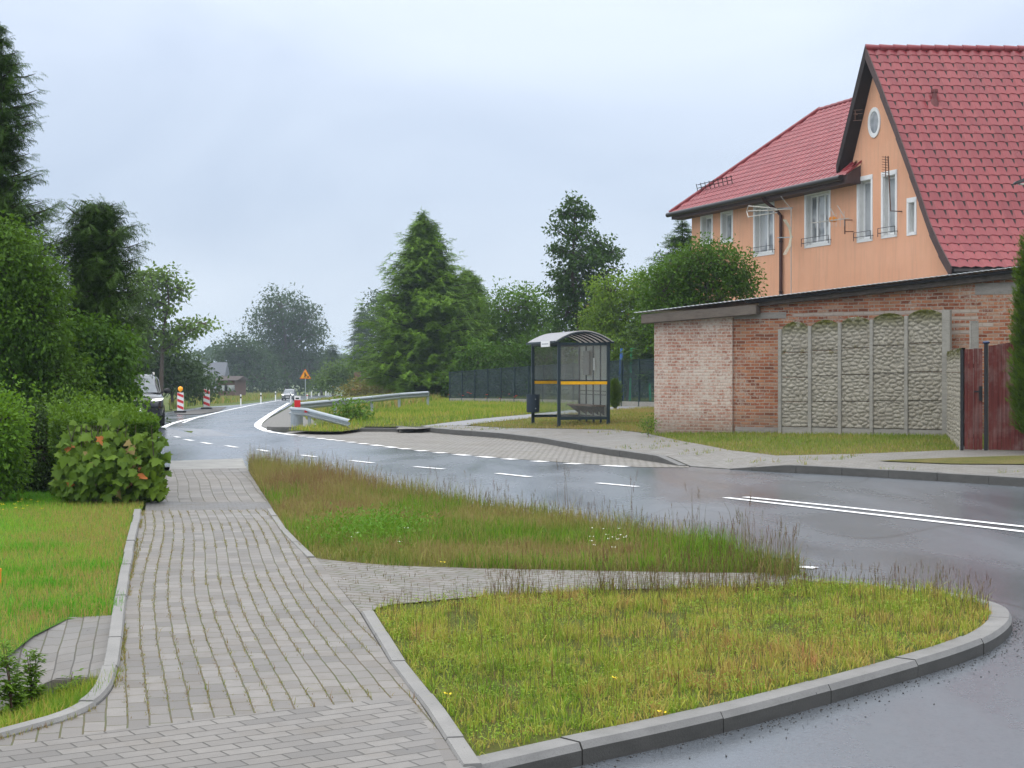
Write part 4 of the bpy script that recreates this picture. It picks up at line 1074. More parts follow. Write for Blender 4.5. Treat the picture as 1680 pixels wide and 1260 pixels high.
# ================================================================== RED GATES
def wood_mat():
    t = NT('weathered red boards'); o = t.coord(); g = t.noise(t.mapping(o, (18, 18, .7)), 1.6, 6, .7); b = t.noise(o, 1.6, 5, .65)
    col = t.ramp(g, [(.3, (.075, .018, .016)), (.55, (.145, .036, .030)), (.75, (.20, .085, .072))])
    wear = t.math('MULTIPLY', t.ramp(b, [(.48, 0), (.68, .8)]), t.ramp(g, [(.35, .4), (.6, 1)]))
    col = t.mix(wear, col, (.28, .21, .19)); t.bump(g, .5, .006); return t.fin(col, .7, 0, .12)
M_WOOD = wood_mat()
def gate(name, label, cat, px0, px1, d0, d1, top0, top1, bot, seedn):
    a = at(px0, bot, d0); b = at(px1, bot, d1); dv = Vector((b.x-a.x, b.y-a.y, 0)); L = dv.length; zb = h1(a.x, a.y) + .03
    g = thing(name, label, cat, (a.x, a.y, zb - .03), math.atan2(dv.y, dv.x)); r = random.Random(seedn)
    h0 = EYE + (HY-top0)/F*d0 - zb + .03; h1_ = EYE + (HY-top1)/F*d1 - zb + .03
    n = int(L/.075); m = MB()
    for i in range(n):
        x = L*i/n; u = (i+.5)/n; hh = h0 + (h1_-h0)*u + r.uniform(-.006, .006); dy = r.uniform(-.004, .004)
        m.box(x+.003, x+L/n-.003, -.012+dy, .012+dy, .04 + r.uniform(0, .01), hh)
    m.build('boards', M_WOOD, g)
    m = MB(); m.box(.02, L-.02, .014, .05, .25, .33); m.box(.02, L-.02, .014, .05, h0-.35, h0-.27); m.build('rail', M_IRON, g, split=True)
    return g, L, h0, h1_
g1, L1_, ha, hb_ = gate('garden_gate', 'narrow red boarded gate with a black latch beside the concrete fence', 'gate', 1582, 1612, gate_d, gate_d - .1, 573, 571, 737, 1)
m = MB(); m.box(-.07, -.015, -.03, .04, 0, ha); m.build('frame_post', M_IRON, g1)
m = MB(); m.box(L1_-.06, L1_-.0, -.045, -.014, .95, 1.22); m.bar((L1_-.03, -.05, 1.12), (L1_-.15, -.08, 1.12), .025, .03); m.bar((L1_-.03, -.045, 1.12), (L1_-.03, -.085, 1.12), .03, .03); m.build('latch', M_IRON, g1)
g2, L2_, ha2, hb2 = gate('driveway_gate', 'wide red boarded gate worn pale in places beside the thuja', 'gate', 1622, 1760, gate_d - .15, gate_d - .9, 568, 543, 737, 2)
m = MB(); m.box(-.075, -.015, -.04, .05, 0, ha2 + .05); m.build('frame_post', M_IRON, g2)
m = MB(); m.ball((-.045, 0, ha2 + .07), .05, 10, (1.4, 1.2, .6)); m.build('post_cap', plain('blue plastic cap', (.03, .05, .12), .4), g2, smooth=True)
m = MB(); m.box(0.02, L2_, -.03, .03, -.02, .045); m.build('bottom_rail', plain('old grey timber', (.13, .12, .09), .8, vary=.3), g2)

# ================================================================== BUS SHELTER
sd_ = G(917, 701, 0)[1]; sO = Vector(G(917, 701, 0)).to_3d(); sO.z = h1(sO.x, sO.y) + .03
sp = sd_/41.0                                                        # scale of the shelter against the first estimate
rzs = math.atan2(.25, .963)
bs = thing('bus_shelter', 'bus shelter with dark teal frame, clear panes, yellow band and arched pale roof', 'bus shelter', sO, rzs)
# local: x = depth of the shelter (front open side at x=0 facing the road, back wall at x=W), y = length away from the viewer
W_, LEN, HP = 1.34*sp, 2.55*sp, 2.18*sp; pt = .085
def post(x, y, h=HP, w_=pt): m = MB(); m.cbox((x, y, h/2), w_, w_, h); return m.build('post', M_SHELTER, bs, bevel=.006)
for x, y in ((0, 0), (W_, 0), (0, LEN), (W_, LEN)): post(x, y)
for u in (.25, .5, .75): post(W_, LEN*u, w_=.055)
def bars(name, lst, mat=M_SHELTER, w_=.06, h=.07):
    m = MB()
    for a, b in lst: m.bar(a, b, w_, h)
    return m.build(name, mat, bs, bevel=.004, split=True)
bars('top_rail', [((0, .045, HP-.04), (0, LEN-.045, HP-.04)), ((W_, .045, HP-.04), (W_, LEN-.045, HP-.04)), ((.045, 0, HP-.05), (W_-.045, 0, HP-.05)), ((.045, LEN, HP-.05), (W_-.045, LEN, HP-.05))])
bars('bottom_rail', [((.045, 0, .22), (W_-.045, 0, .22)), ((.045, LEN, .22), (W_-.045, LEN, .22)), ((W_, .045, .22), (W_, LEN-.045, .22))], h=.08)
def pane_mat():
    t = NT('dusty shelter glass'); o = t.coord(); n = t.noise(o, 2.2, 5, .65)
    tr = t.n('ShaderNodeBsdfTransparent', {'Color': (.94, .96, .95)}); gl = t.n('ShaderNodeBsdfGlossy', {'Color': (1, 1, 1), 'Roughness': .04})
    df = t.n('ShaderNodeBsdfDiffuse', {'Color': (.55, .58, .57)})
    dust = t.n('ShaderNodeMixShader', {0: t.ramp(n, [(.3, .04), (.75, .16)]), 1: tr.outputs[0], 2: df.outputs[0]})
    fr = t.n('ShaderNodeFresnel', {'IOR': 1.45}); mx = t.n('ShaderNodeMixShader', {0: fr.outputs[0], 1: dust.outputs[0], 2: gl.outputs[0]})
    t.t.links.new(mx.outputs[0], t.out.inputs[0]); t.t.nodes.remove(t.b); return t.m
M_PANE = pane_mat()
def milky():
    t = NT('milky back pane'); 
    tr = t.n('ShaderNodeBsdfTransparent', {'Color': (.85, .9, .88)}); df = t.n('ShaderNodeBsdfTranslucent', {'Color': (.80, .84, .82)}); d2 = t.n('ShaderNodeBsdfDiffuse', {'Color': (.78, .82, .80)})
    a = t.n('ShaderNodeMixShader', {0: .42, 1: df.outputs[0], 2: d2.outputs[0]}); b = t.n('ShaderNodeMixShader', {0: .94, 1: tr.outputs[0], 2: a.outputs[0]})
    fr = t.n('ShaderNodeFresnel', {'IOR': 1.6}); gl = t.n('ShaderNodeBsdfGlossy', {'Roughness': .12}); mx = t.n('ShaderNodeMixShader', {0: fr.outputs[0], 1: b.outputs[0], 2: gl.outputs[0]}); t.t.links.new(mx.outputs[0], t.out.inputs[0]); t.t.nodes.remove(t.b); return t.m
M_MILKY = milky()
for y in (0, LEN): m = MB(); m.box(.047, W_-.047, y-.004, y+.004, .265, HP-.09); m.build('end_pane', M_PANE, bs)
for i in range(4): m = MB(); m.box(W_-.004, W_+.004, LEN*i/4+.046, LEN*(i+1)/4-.046, .265, HP-.08); m.build('back_pane', M_MILKY, bs)
for y, s in ((0, -1), (LEN, -1)): m = MB(); m.box(.045, W_-.045, y - .03, y - .012, 1.08*sp, 1.16*sp); m.build('warning_band', M_YELLOW, bs); m = MB(); m.box(.043, W_-.043, y-.02, y+.02, 1.165*sp, 1.195*sp); m.build('mid_rail', M_SHELTER, bs)
# arched roof
def arc(x0, x1, rise, n=16): return [(x0 + (x1-x0)*i/n, HP + .0 + rise*math.sin(math.pi*i/n)**.9) for i in range(n+1)]
rise = .29*sp; A = arc(-.16, W_+.12, rise); vs = []; fs = []
def sheet_roof(y0, y1, A, th):
    n = len(A); vs = [(x, y0, z) for x, z in A] + [(x, y1, z) for x, z in A] + [(x, y0, z+th) for x, z in A] + [(x, y1, z+th) for x, z in A]; fs = []
    for i in range(n-1): fs += [(i, i+1, n+i+1, n+i), (2*n+i, 3*n+i, 3*n+i+1, 2*n+i+1), (i, 2*n+i, 2*n+i+1, i+1), (n+i, n+i+1, 3*n+i+1, 3*n+i)]
    fs += [(0, n, 3*n, 2*n), (n-1, 3*n-1, 4*n-1, 2*n-1)]
    return MB().add(vs, fs)
def poly_mat():
    t = NT('smoky polycarbonate'); b2 = t.n('ShaderNodeBsdfTranslucent', {'Color': (.60, .58, .57)}); mx = t.n('ShaderNodeMixShader', {0: .55, 1: t.b.outputs[0], 2: b2.outputs[0]})
    t.fin((.74, .74, .76), .22, 0, .6); t.t.links.new(mx.outputs[0], t.out.inputs[0]); return t.m
sheet_roof(-.14, LEN+.14, A, .012).build('roof', poly_mat(), bs, smooth=True)
for i in range(7):
    y = -.13 + (LEN+.22)*i/6; Ar = arc(-.13, W_+.09, rise-.01); m = MB(); m.tube([(x, y, z-.025) for x, z in Ar], .022, 6); m.build('roof_rib', M_SHELTER, bs)
m = MB(); m.bar((-.16, -.14, HP+.0), (-.16, LEN+.14, HP+.0), .04, .06); m.bar((W_+.12, -.14, HP+.0), (W_+.12, LEN+.14, HP+.0), .04, .06); m.build('roof_edge', M_SHELTER, bs, split=True)
c = (-.19, LEN*.42, HP - .02); m = MB(); m.box(-.205, -.185, LEN*.10, LEN*.42, HP-.13, HP+.04); sg = m.build('name_plate', M_WHITEP, bs)
m = MB()
m.box(-.2085, -.2055, LEN*.14, LEN*.38, HP-.06, HP-.03)
m.build('lettering', plain('faded grey lettering', (.35, .36, .38), .6), sg)
# bench, brackets, rails, timetables
m = MB()
for k in range(3): m.box(W_-.46+k*.145, W_-.335+k*.145, .12, LEN-.12, .50*sp, .535*sp)
m.build('bench_board', plain('brown bench boards', (.16, .10, .07), .6, vary=.3), bs, bevel=.005, split=True)
for u in (.08, .28, .5, .72, .93): m = MB(); m.prism([(W_-.05, LEN*u-.02, .50*sp-.002), (W_-.42, LEN*u-.02, .50*sp-.002), (W_-.36, LEN*u-.02, .45*sp), (W_-.05, LEN*u-.02, .26*sp)], (0, .04, 0)); m.build('bench_bracket', M_SHELTER, bs)
bars('back_rail', [((W_-.06, .05, .80*sp), (W_-.06, LEN-.05, .80*sp)), ((W_-.06, .05, .90*sp), (W_-.06, LEN-.05, .90*sp))], w_=.02, h=.02)
m = MB(); m.box(W_-.10, W_-.05, LEN*.56, LEN*.76, 1.32*sp, 1.98*sp); m.build('timetable_case', plain('grey timetable case', (.30, .30, .29), .5), bs, bevel=.01)
m = MB(); m.box(W_-.045, W_-.03, LEN*.40, LEN*.47, 1.45*sp, 1.78*sp); m.build('timetable_sheet', M_WHITEP, bs)
m = MB(); m.box(W_-.045, W_-.03, LEN*.80, LEN*.90, 1.40*sp, 1.95*sp); nb_ = m.build('notice_sheet', plain('faded notice', (.55, .56, .52), .6), bs)
m = MB()
for k in range(10): m.box(W_-.0475, W_-.0455, LEN*.815, LEN*.815+.15+.05*((k*7) % 3)/3, 1.45*sp+k*.045, 1.462*sp+k*.045)
m.build('print_lines', plain('dark print', (.06, .06, .06), .7), nb_)
for y in (0, LEN): m = MB(); m.cbox((0, y, .005), .16, .16, .012); m.build('foot_plate', M_SHELTER, bs)
# litter bin on the far front post
bw_ = Vector((-.26*sp, LEN - .05, 0)); rot = Matrix.Rotation(rzs, 3, 'Z'); bp_ = sO + rot @ Vector((-.04, LEN - .16, .30*sp))
lb = thing('litter_bin', 'dark blue grey litter bin hung on the far front post of the bus shelter', 'litter bin', bp_, rzs)
m = MB(); n8 = 12
ring = lambda r, z: [(r*math.cos(k*2*math.pi/n8)*1.15, r*math.sin(k*2*math.pi/n8), z) for k in range(n8)]
m.loft([ring(.165, 0), ring(.175, .04), ring(.18, .46*sp), ring(.185, .49*sp), ring(.165, .49*sp), ring(.15, .1)]); m.build('drum', plain('blue grey bin paint', (.03, .045, .065), .45), lb, smooth=True)
m = MB(); m.ball((.03, -.185, .40), .018, 8); m.ball((.03, -.185, .12), .018, 8); m.build('bolt', M_STEEL, lb, split=True)
m = MB(); m.bar((.05, -.12, .43), (.05, .17, .43), .05, .03); m.build('bracket', M_SHELTER, lb)

# ================================================================== GARDEN FENCE, SWING
def mesh_fence_mat():
    t = NT('dark privacy mesh'); o = t.coord('UV'); n = t.noise(t.coord(), 1.1, 4, .6)
    br = t.n('ShaderNodeTexBrick', {'Vector': o, 'Scale': 1.0, 'Mortar Size': .006, 'Brick Width': .05, 'Row Height': .2, 'Color1': (0, 0, 0), 'Color2': (0, 0, 0), 'Mortar': (1, 1, 1)}, offset=0.0)
    t.fin(t.ramp(n, [(.3, (.014, .026, .032)), (.7, (.026, .044, .050))]), .6, 0, .3)
    tr = t.n('ShaderNodeBsdfTransparent'); k = t.math('ADD', t.ramp(n, [(.35, .52), (.65, .80)]), t.math('MULTIPLY', br.outputs['Fac'], .4), clamp=True)
    mx = t.n('ShaderNodeMixShader', {0: k, 1: tr.outputs[0], 2: t.b.outputs[0]}); t.t.links.new(mx.outputs[0], t.out.inputs[0]); return t.m
M_MESH = mesh_fence_mat(); M_FPOST = plain('dark green steel post', (.012, .03, .03), .45)
fA = G(738, 661, 0); fB = G(1078, 669, 0)
fdv = np.array(fB) - np.array(fA); fL = np.linalg.norm(fdv); fd_ = fdv/fL; fz = h1(*fA)

gf = thing('garden_fence', 'dark green wire fence backed with privacy mesh running behind the bus shelter', 'fence', (fA[0], fA[1], fz), math.atan2(fd_[1], fd_[0]))
hA = EYE + (HY - 611)/F*fA[1] - fz; hB = EYE + (HY - 588)/F*fB[1] - h1(*fB)
nf = 14
def fxy(t): return fA[0] + fd_[0]*t, fA[1] + fd_[1]*t
for i in range(nf):
    t0, t1 = fL*i/nf, fL*(i+1)/nf; z0, z1 = h1(*fxy(t0)) - fz, h1(*fxy(t1)) - fz; hh0 = hA + (hB-hA)*t0/fL; hh1 = hA + (hB-hA)*t1/fL
    o = uv_wall_mesh('mesh_panel', [(t0+.03, 0, z0+.25), (t1-.03, 0, z1+.25), (t1-.03, 0, z1+hh1), (t0+.03, 0, z0+hh0)], [(t0, 0), (t1, 0), (t1, hh1-.25), (t0, hh0-.25)], M_MESH, gf)
    m = MB(); m.bar((t0+.031, 0, z0+hh0), (t1-.031, 0, z1+hh1), .03, .03); m.bar((t0+.031, 0, z0+.24), (t1-.031, 0, z1+.24), .03, .03); m.build('rail', M_FPOST, gf, split=True)
    m = MB(); m.prism([(t0+.035, -.03, z0-.1), (t1-.035, -.03, z1-.1), (t1-.035, -.03, z1+.22), (t0+.035, -.03, z0+.22)], (0, .06, 0)); m.build('base_board', M_POSTC, gf)
for i in range(nf+1):
    t = fL*i/nf; z = h1(*fxy(t)) - fz; m = MB(); m.cbox((t, 0, z + (hA+(hB-hA)*t/fL)/2), .06, .06, hA+(hB-hA)*t/fL+.08); m.build('post', M_FPOST, gf)
sw0 = at(1042, 640, fB[1] + 8); swz = h1(sw0.x, sw0.y); sw = thing('swing_frame', 'blue and green playground swing frame behind the garden fence', 'swing frame', (sw0.x, sw0.y, swz))
zt = EYE + (HY-572)/F*sw0.y - swz; xa = (1019-1042)/F*sw0.y; xb = (1036-1042)/F*sw0.y; xc = (1062-1042)/F*sw0.y
M_SWB = plain('blue swing paint', (.03, .10, .32), .45); M_SWG = plain('green swing paint', (.02, .32, .14), .45)
m = MB(); m.tube([(xa-.15, -.4, 0), (xa+.02, 0, zt)], .06, 8); m.tube([(xa+.1, .5, 0), (xa+.02, 0, zt)], .06, 8); m.build('leg', M_SWB, sw, split=True)
m = MB(); m.tube([(xb-.1, -.3, 0), (xb, 0, zt), (xc, 0, zt+.02), (xc+.12, -.3, 0)], .05, 8); m.build('crossbeam', M_SWG, sw)

# ================================================================== GUARDRAIL
def wprof(): return [(.0, .155), (.035, .12), (.045, .07), (.0, .03), (.0, -.03), (.045, -.07), (.035, -.12), (.0, -.155)]
def wbeam(name, pts, mat, parent, off, face=1, hh=1.0):
    rings = []; pts = [Vector(p) for p in pts]
    for i, p in enumerate(pts):
        d = (pts[min(i+1, len(pts)-1)] - pts[max(i-1, 0)]).normalized(); n = Vector((d.y, -d.x, 0)).normalized()*face; up = n.cross(d); up = up if up.z > 0 else -up
        rings.append([p + n*a*1.6 + up*b*hh for a, b in wprof()] + [p + n*(a*1.6 - .012) + up*b*hh for a, b in reversed(wprof())])
    m = MB(); m.loft(rings); return m.build(name, mat, parent, off=off)
gr0 = G(486, 697, 0); grz = h1(*gr0); gO = Vector((gr0[0], gr0[1], grz))
gr = thing('guardrail', 'galvanised roadside guardrail with a ramped end beside the bend', 'guardrail', gO)
mid = [G(550, 686, 0), G(610, 679, 0), G(655, 672, 0), G(702, 668, 0)]
line = [Vector((gr0[0]-.35, gr0[1]+2.0, grz+.56))] + [Vector((x, y, h1(x, y) + .56)) for x, y in mid]
line = [line[0]] + [line[i].lerp(line[i+1], u) for i in range(len(line)-1) for u in (.5, 1)]
wbeam('rail', line, M_STEEL, gr, gO, 1, .82)
tl = [at(477, 674, gr0[1]+1.2), at(487, 675, gr0[1]+.6), at(503, 676, gr0[1]), at(540, 686, gr0[1]-2.2), at(574, 695, gr0[1]-4.0)]
wbeam('ramped_end', tl, M_STEEL, gr, gO, 1, .85)
for x, y in mid: m = MB(); m.cbox((x, y, h1(x, y)+.3), .10, .12, .75); m.build('post', M_STEEL, gr, off=gO)
c = at(487, 687, gr0[1]+.9); m = MB(); n8 = 12; rr = .21; m.loft([[(c.x+rr*math.cos(k*math.pi/6), c.y+rr*math.sin(k*math.pi/6), z) for k in range(12)] for z in (grz-.05, grz+.36)]); m.build('end_drum', M_STEEL, gr, off=gO, smooth=True)
c = at(507, 690, gr0[1]-.3); m = MB(); m.cbox((c.x, c.y+.1, grz+.2), .10, .10, .5); m.build('post', M_STEEL, gr, off=gO)
c = at(502, 675, gr0[1]-.12); m = MB(); m.cbox(c, .10, .02, .08); m.build('reflector', M_RED, gr, off=gO)
pm = at(488, 660, gr0[1]+1.0); gm = thing('delineator', 'red and white marker post standing at the near end of the guardrail', 'marker post', (pm.x, pm.y, EYE+(HY-668)/F*pm.y))
m = MB(); m.box(-.10, .10, -.03, .03, 0, .24); m.build('red_face', M_RED, gm); m = MB(); m.box(-.099, .099, -.029, .029, .241, .38); m.build('white_top', M_WHITEP, gm); m = MB(); m.box(-.06, .06, -.034, -.031, .27, .32); m.build('dark_mark', M_IRON, gm)

# ================================================================== ROADWORKS SIGN
sg_ = G(501, 662, 0); sgz = h1(*sg_); Hs = (EYE + (HY-605)/F*sg_[1]) - sgz; ps = sg_[1]/F
sn = thing('roadworks_sign', 'orange triangular roadworks warning sign on a grey pole beyond the guardrail', 'road sign', (sg_[0], sg_[1], sgz))
m = MB(); m.tube([(0, 0.03, -.1), (0, 0.03, Hs - 1*ps)], 1.0*ps*.8, 8); m.build('pole', M_STEEL, sn)
def tri(s, y, zc): return [(-s*.5, y, zc - s*.36), (s*.5, y, zc - s*.36), (0, y, zc + s*.50)]
S_ = 19*ps; zc = Hs - S_*.5
m = MB(); m.prism(tri(S_*1.0, 0, zc), (0, -.02, 0)); m.build('red_border', plain('orange red border', (.65, .12, .02), .4), sn)
m = MB(); m.prism(tri(S_*.84, -.021, zc - S_*.01), (0, -.006, 0)); pl_ = m.build('orange_face', plain('amber sign face', (.85, .36, .01), .4), sn)
m = MB(); u = S_; y = -.03
def pg(pts): m.prism([(a*u, y, zc + b*u) for a, b in pts], (0, -.005, 0))
pg([(-.03+.045*math.cos(k*math.pi/5), .17+.045*math.sin(k*math.pi/5)) for k in range(10)])
pg([(-.10, .11), (.02, .12), (.05, -.06), (-.06, -.07)]); pg([(-.06, -.065), (.0, -.065), (-.08, -.27), (-.14, -.27)]); pg([(.0, -.065), (.05, -.06), (.08, -.27), (.02, -.27)])
pg([(.02, .10), (.05, .07), (.17, -.10), (.14, -.12)]); pg([(.10, -.02), (.13, -.04), (.01, -.2), (-.01, -.18)]); pg([(.14, -.27), (.34, -.27), (.26, -.13), (.20, -.13)])
m.build('digging_man', M_IRON, pl_)

# ================================================================== BARRIER BOARDS
def barrier(px, py, lamp, label):
    x, y = G(px, py, 0); x, y = G(px, py, ROAD + .03); z = h1(x, y) + ROAD + .03; k = y/F; hh = 33*k; ww = 10.5*k
    b = thing('barrier_board', label, 'barrier', (x, y, z), R(4), group='striped barrier boards on the gravel island')
    m = MB(); m.box(-ww*.8, ww*.8, -.45, .35, 0, .11); m.build('foot', plain('black rubber foot', (.025, .025, .025), .85), b, bevel=.02)
    m = MB(); m.box(-ww/2, ww/2, -.02, .02, .113, hh); m.build('board', M_WHITEP, b, bevel=.005)
    n = 3
    for i in range(n):
        z0 = .12 + (hh-.12)*(i+.12)/n; zz = (hh-.12)/n; m = MB(); s = ww*.5-.01
        m.prism([(-s, -.023, z0+zz*.42), (-s, -.023, min(hh-.01, z0+zz*.86)), (s, -.023, z0+zz*.46), (s, -.023, z0)], (0, -.002, 0)); m.build('red_stripe', M_RED, b)
    m = MB(); m.tube([(0, 0, hh), (0, 0, hh+2.5*k)], .02, 6); m.build('stem', M_STEEL, b)
    if lamp:
        t = NT('amber warning lens'); t.fin((.85, .35, .01), .3); t.set(t.b.inputs['Emission Color'], (1, .4, .02)); t.set(t.b.inputs['Emission Strength'], .25)
        m = MB(); m.cbox((0, 0, hh+2*k), .07, .10, .10); m.build('lamp_base', M_ORANGE, b); m = MB(); m.ball((0, 0, hh+6*k), 4.2*k, 12, (1, .7, 1)); m.build('lamp_lens', t.m, b, smooth=True)
barrier(296, 677, True, 'red and white barrier board topped by an amber warning lamp')
barrier(339, 671, False, 'red and white barrier board without a lamp beside the verge')

# ================================================================== DELINEATOR POSTS
dpx = [(395, 664, 17), (428, 660, 15.5), (452, 656, 14), (467, 653.5, 12), (477, 658.5, 15), (504, 655, 9), (511, 650.5, 8), (523, 648.5, 6.5), (534.5, 648.2, 6), (538, 647.8, 6), (542, 647.2, 6)]
dlab = ['white delineator post nearest the barrier boards on the left verge', 'white delineator post, second along the left verge from the barrier boards', 'white delineator post, third along the left verge before the distant car', 'white delineator post immediately left of the distant car', 'white delineator post immediately right of the distant car', 'short red and white post beside the roadworks sign pole', 'thin white post just right of the roadworks sign pole', 'small white post where the far road swings right', 'white post at the left of the far trio on the bend', 'white post in the middle of the far trio on the bend', 'white post at the right of the far trio on the bend']
for (px, py, hp), lab in zip(dpx, dlab):
    x, y = G(px, py, 0); z = h1(x, y); k = y/F; b = thing('delineator', lab, 'marker post', (x, y, z), 0, group='white delineator posts along the road')
    hh = hp*k; r_ = max(.055, .75*k*1.3)
    m = MB(); m.loft([[(r_*math.cos(a*math.pi/4), r_*.8*math.sin(a*math.pi/4), zz) for a in range(8)] for zz in (-.1, hh*.97)] + [[(r_*.6*math.cos(a*math.pi/4), r_*.5*math.sin(a*math.pi/4), hh) for a in range(8)]]); m.build('shaft', M_WHITEP, b)
    if hp > 8.5: m = MB(); m.box(-r_*1.05, r_*1.05, -r_*.95, r_*.95, hh*.62, hh*.78); m.build('reflector_band', M_RED if px == 504 else M_IRON, b)

# ================================================================== CARS
def car_paint(name, c):
    t = NT(name); t.fin(c, .22, .3, .6); t.set(t.b.inputs['Coat Weight'], .6); t.set(t.b.inputs['Coat Roughness'], .05); return t.m
def lamp_mat(name, c, e):
    t = NT(name); t.fin(c, .15); t.set(t.b.inputs['Emission Color'], (1, .97, .9)); t.set(t.b.inputs['Emission Strength'], e); return t.m
def section(x, hw, z0, z1, round_=.12, top_in=.0):
    """body cross-section at station x: rounded box"""
    hw2 = hw - top_in
    pts = [(hw*.86, z0), (hw*.97, z0+.06), (hw, z0+.25), (hw, (z0+z1)/2), (hw2*.985, z1-.08), (hw2*.93, z1-.015), (hw2*.6, z1+.015)]
    return [(x, y, z) for y, z in pts] + [(x, 0, z1+.025)] + [(x, -y, z) for y, z in reversed(pts)]
def car(name, label, loc, rz, scale, paint, glass, light_e):
    c = thing(name, label, 'car', loc, rz)
    L, W2 = 4.55, .93
    m = MB(); st = [(-2.25, .74, .52, .95), (-2.15, .86, .36, 1.02), (-1.6, .92, .30, 1.08), (-.3, W2, .28, 1.08), (.9, W2, .28, 1.06), (1.35, .925, .28, 1.04), (1.85, .90, .30, .99), (2.12, .85, .34, .92), (2.25, .72, .40, .80)]
    m.loft([section(x, hw, a, b) for x, hw, a, b in st]); m.build('body', paint, c, smooth=True)
    def gsec(x, hw_b, hw_t, z0, z1): return [(x, hw_b, z0), (x, hw_b*.985, z0+.05), (x, hw_t, z1-.09), (x, hw_t*.86, z1-.015), (x, 0, z1+.01), (x, -hw_t*.86, z1-.015), (x, -hw_t, z1-.09), (x, -hw_b*.985, z0+.05), (x, -hw_b, z0)]
    m = MB(); m.loft([gsec(-2.0, .80, .74, 1.03, 1.10), gsec(-1.55, .84, .68, 1.05, 1.60), gsec(-.9, .86, .70, 1.07, 1.69), gsec(.05, .86, .70, 1.07, 1.69), gsec(.35, .86, .69, 1.06, 1.62), gsec(1.25, .84, .80, 1.02, 1.06)]); m.build('cabin', paint, c, smooth=True)
    m = MB(); m.add([(.42, .60, 1.585), (.42, -.60, 1.585), (1.19, -.74, 1.075), (1.19, .74, 1.075)], [(0, 1, 2, 3)])
    wv = [Vector(v) for v in m.v]; n_ = (wv[2]-wv[1]).cross(wv[0]-wv[1]).normalized(); n_ = n_ if n_.x > 0 else -n_
    m = MB(); m.prism([v + n_*.012 for v in wv], n_*.01); m.build('windscreen', glass, c)
    for s in (1, -1):
        m = MB(); m.prism([(.85, s*.845, 1.10), (.30, s*.80, 1.50), (-.15, s*.745, 1.60), (-.15, s*.86, 1.10)], (0, s*.012, 0)); m.prism([(-.22, s*.86, 1.10), (-.22, s*.745, 1.60), (-.95, s*.745, 1.60), (-1.1, s*.86, 1.10)], (0, s*.012, 0)); m.build('side_window', glass, c, split=True)
        m = MB(); m.ball((.82, s*1.06, 1.14), .12, 10, (.6, 1.1, .75)); m.bar((.82, s*.86, 1.08), (.82, s*1.0, 1.11), .05, .05); m.build('mirror', M_IRON, c, smooth=True)
        m = MB(); m.tube([(-1.3, s*.66, 1.66), (-.9, s*.67, 1.735), (0, s*.67, 1.735), (.25, s*.66, 1.66)], .02, 6); m.build('roof_rail', M_ALU, c)
        m = MB(); m.prism([(2.165, s*.50, .80), (2.14, s*.84, .86), (2.05, s*.885, .92), (2.15, s*.52, .89)], (.07, 0, 0)); m.build('headlight', lamp_mat('headlight lens', (.85, .87, .9), light_e), c)
        for xw in (1.42, -1.38):
            m = MB(); ri = lambda r, y: [(xw + r*math.cos(k*math.pi/12), y, .35 + r*math.sin(k*math.pi/12)) for k in range(24)]
            m.loft([ri(.20, s*.70), ri(.33, s*.70), ri(.35, s*.74), ri(.35, s*.90), ri(.33, s*.945), ri(.22, s*.945), ri(.2, s*.93)]); wh = m.build('wheel', M_TYRE, c, smooth=True)
            m = MB(); m.prism(ri(.215, s*.925), (0, s*.012, 0))
            for k in range(5): a = k*2*math.pi/5; m.bar((xw, s*.945, .35), (xw+.2*math.cos(a), s*.945, .35+.2*math.sin(a)), .05, .02, (0, 1, 0))
            m.build('rim', M_ALU, wh)
    m = MB(); m.box(2.20, 2.262, -.46, .46, .56, .78); m.build('grille', M_IRON, c, bevel=.01)
    m = MB(); m.box(2.10, 2.275, -.66, .66, .36, .47); m.build('bumper_trim', plain('dark bumper plastic', (.03, .03, .032), .6), c, bevel=.02)
    m = MB(); m.box(2.276, 2.285, -.26, .26, .485, .545+.05); m.build('number_plate', M_WHITEP, c)
    for o in [c]: o.scale = (scale,)*3
    return c
M_CARGLASS = glass_mat('car glass', (.10, .12, .14), (.16, .18, .20))
yc = G(225, 712, ROAD)[1]; xc_ = (221-CX)/F*yc; zc_ = h1(xc_, yc) + ROAD + .006; scl = (712-622)*yc/F/1.745
car('parked_car', 'black estate type car with lit headlight waiting behind the clipped hedge', (xc_ - 2.25*scl*.259, yc + 2.25*scl, zc_), R(-75), scl, car_paint('black car paint', (.012, .013, .016)), M_CARGLASS, 1.2)
yf = G(475, 657, ROAD)[1]; xf = (475-CX)/F*yf
car('distant_car', 'distant pale grey car with headlights on approaching along the far road', (xf, yf, h1(xf, yf)+ROAD+.006), R(-90), 19*yf/F/1.74, car_paint('silver car paint', (.22, .23, .25)), M_CARGLASS, 2.5)

# ================================================================== STREET LAMP (arm enters at the right edge)
lp = at(1720, 600, 27); lz = h1(lp.x, lp.y); sl_ = thing('street_lamp', 'dark street lamp head reaching in beside the red roof above the thuja', 'street lamp', (lp.x, lp.y, lz))
zt = EYE + (HY-300)/F*27 - lz; xt = (1662-1720)/F*27
m = MB(); m.tube([(0, 0, 0), (0, 0, zt*.9), (-.05, 0, zt+.10), (xt*.45, 0, zt+.12)], [.075, .055, .045, .04], 10); m.build('pole', M_STEEL, sl_, smooth=True)
m = MB(); m.loft([[(xt + (0-xt)*u*.62, y*w_, zt - .02 + .13*u + z*w_*.6) for y, z in ((-.11, -.05), (.11, -.05), (.09, .06), (-.09, .06))] for u, w_ in ((0, .35), (.12, .8), (.6, 1), (1, .55))]); m.build('lamp_head', plain('dark lamp housing', (.03, .03, .033), .4), sl_, bevel=.01)
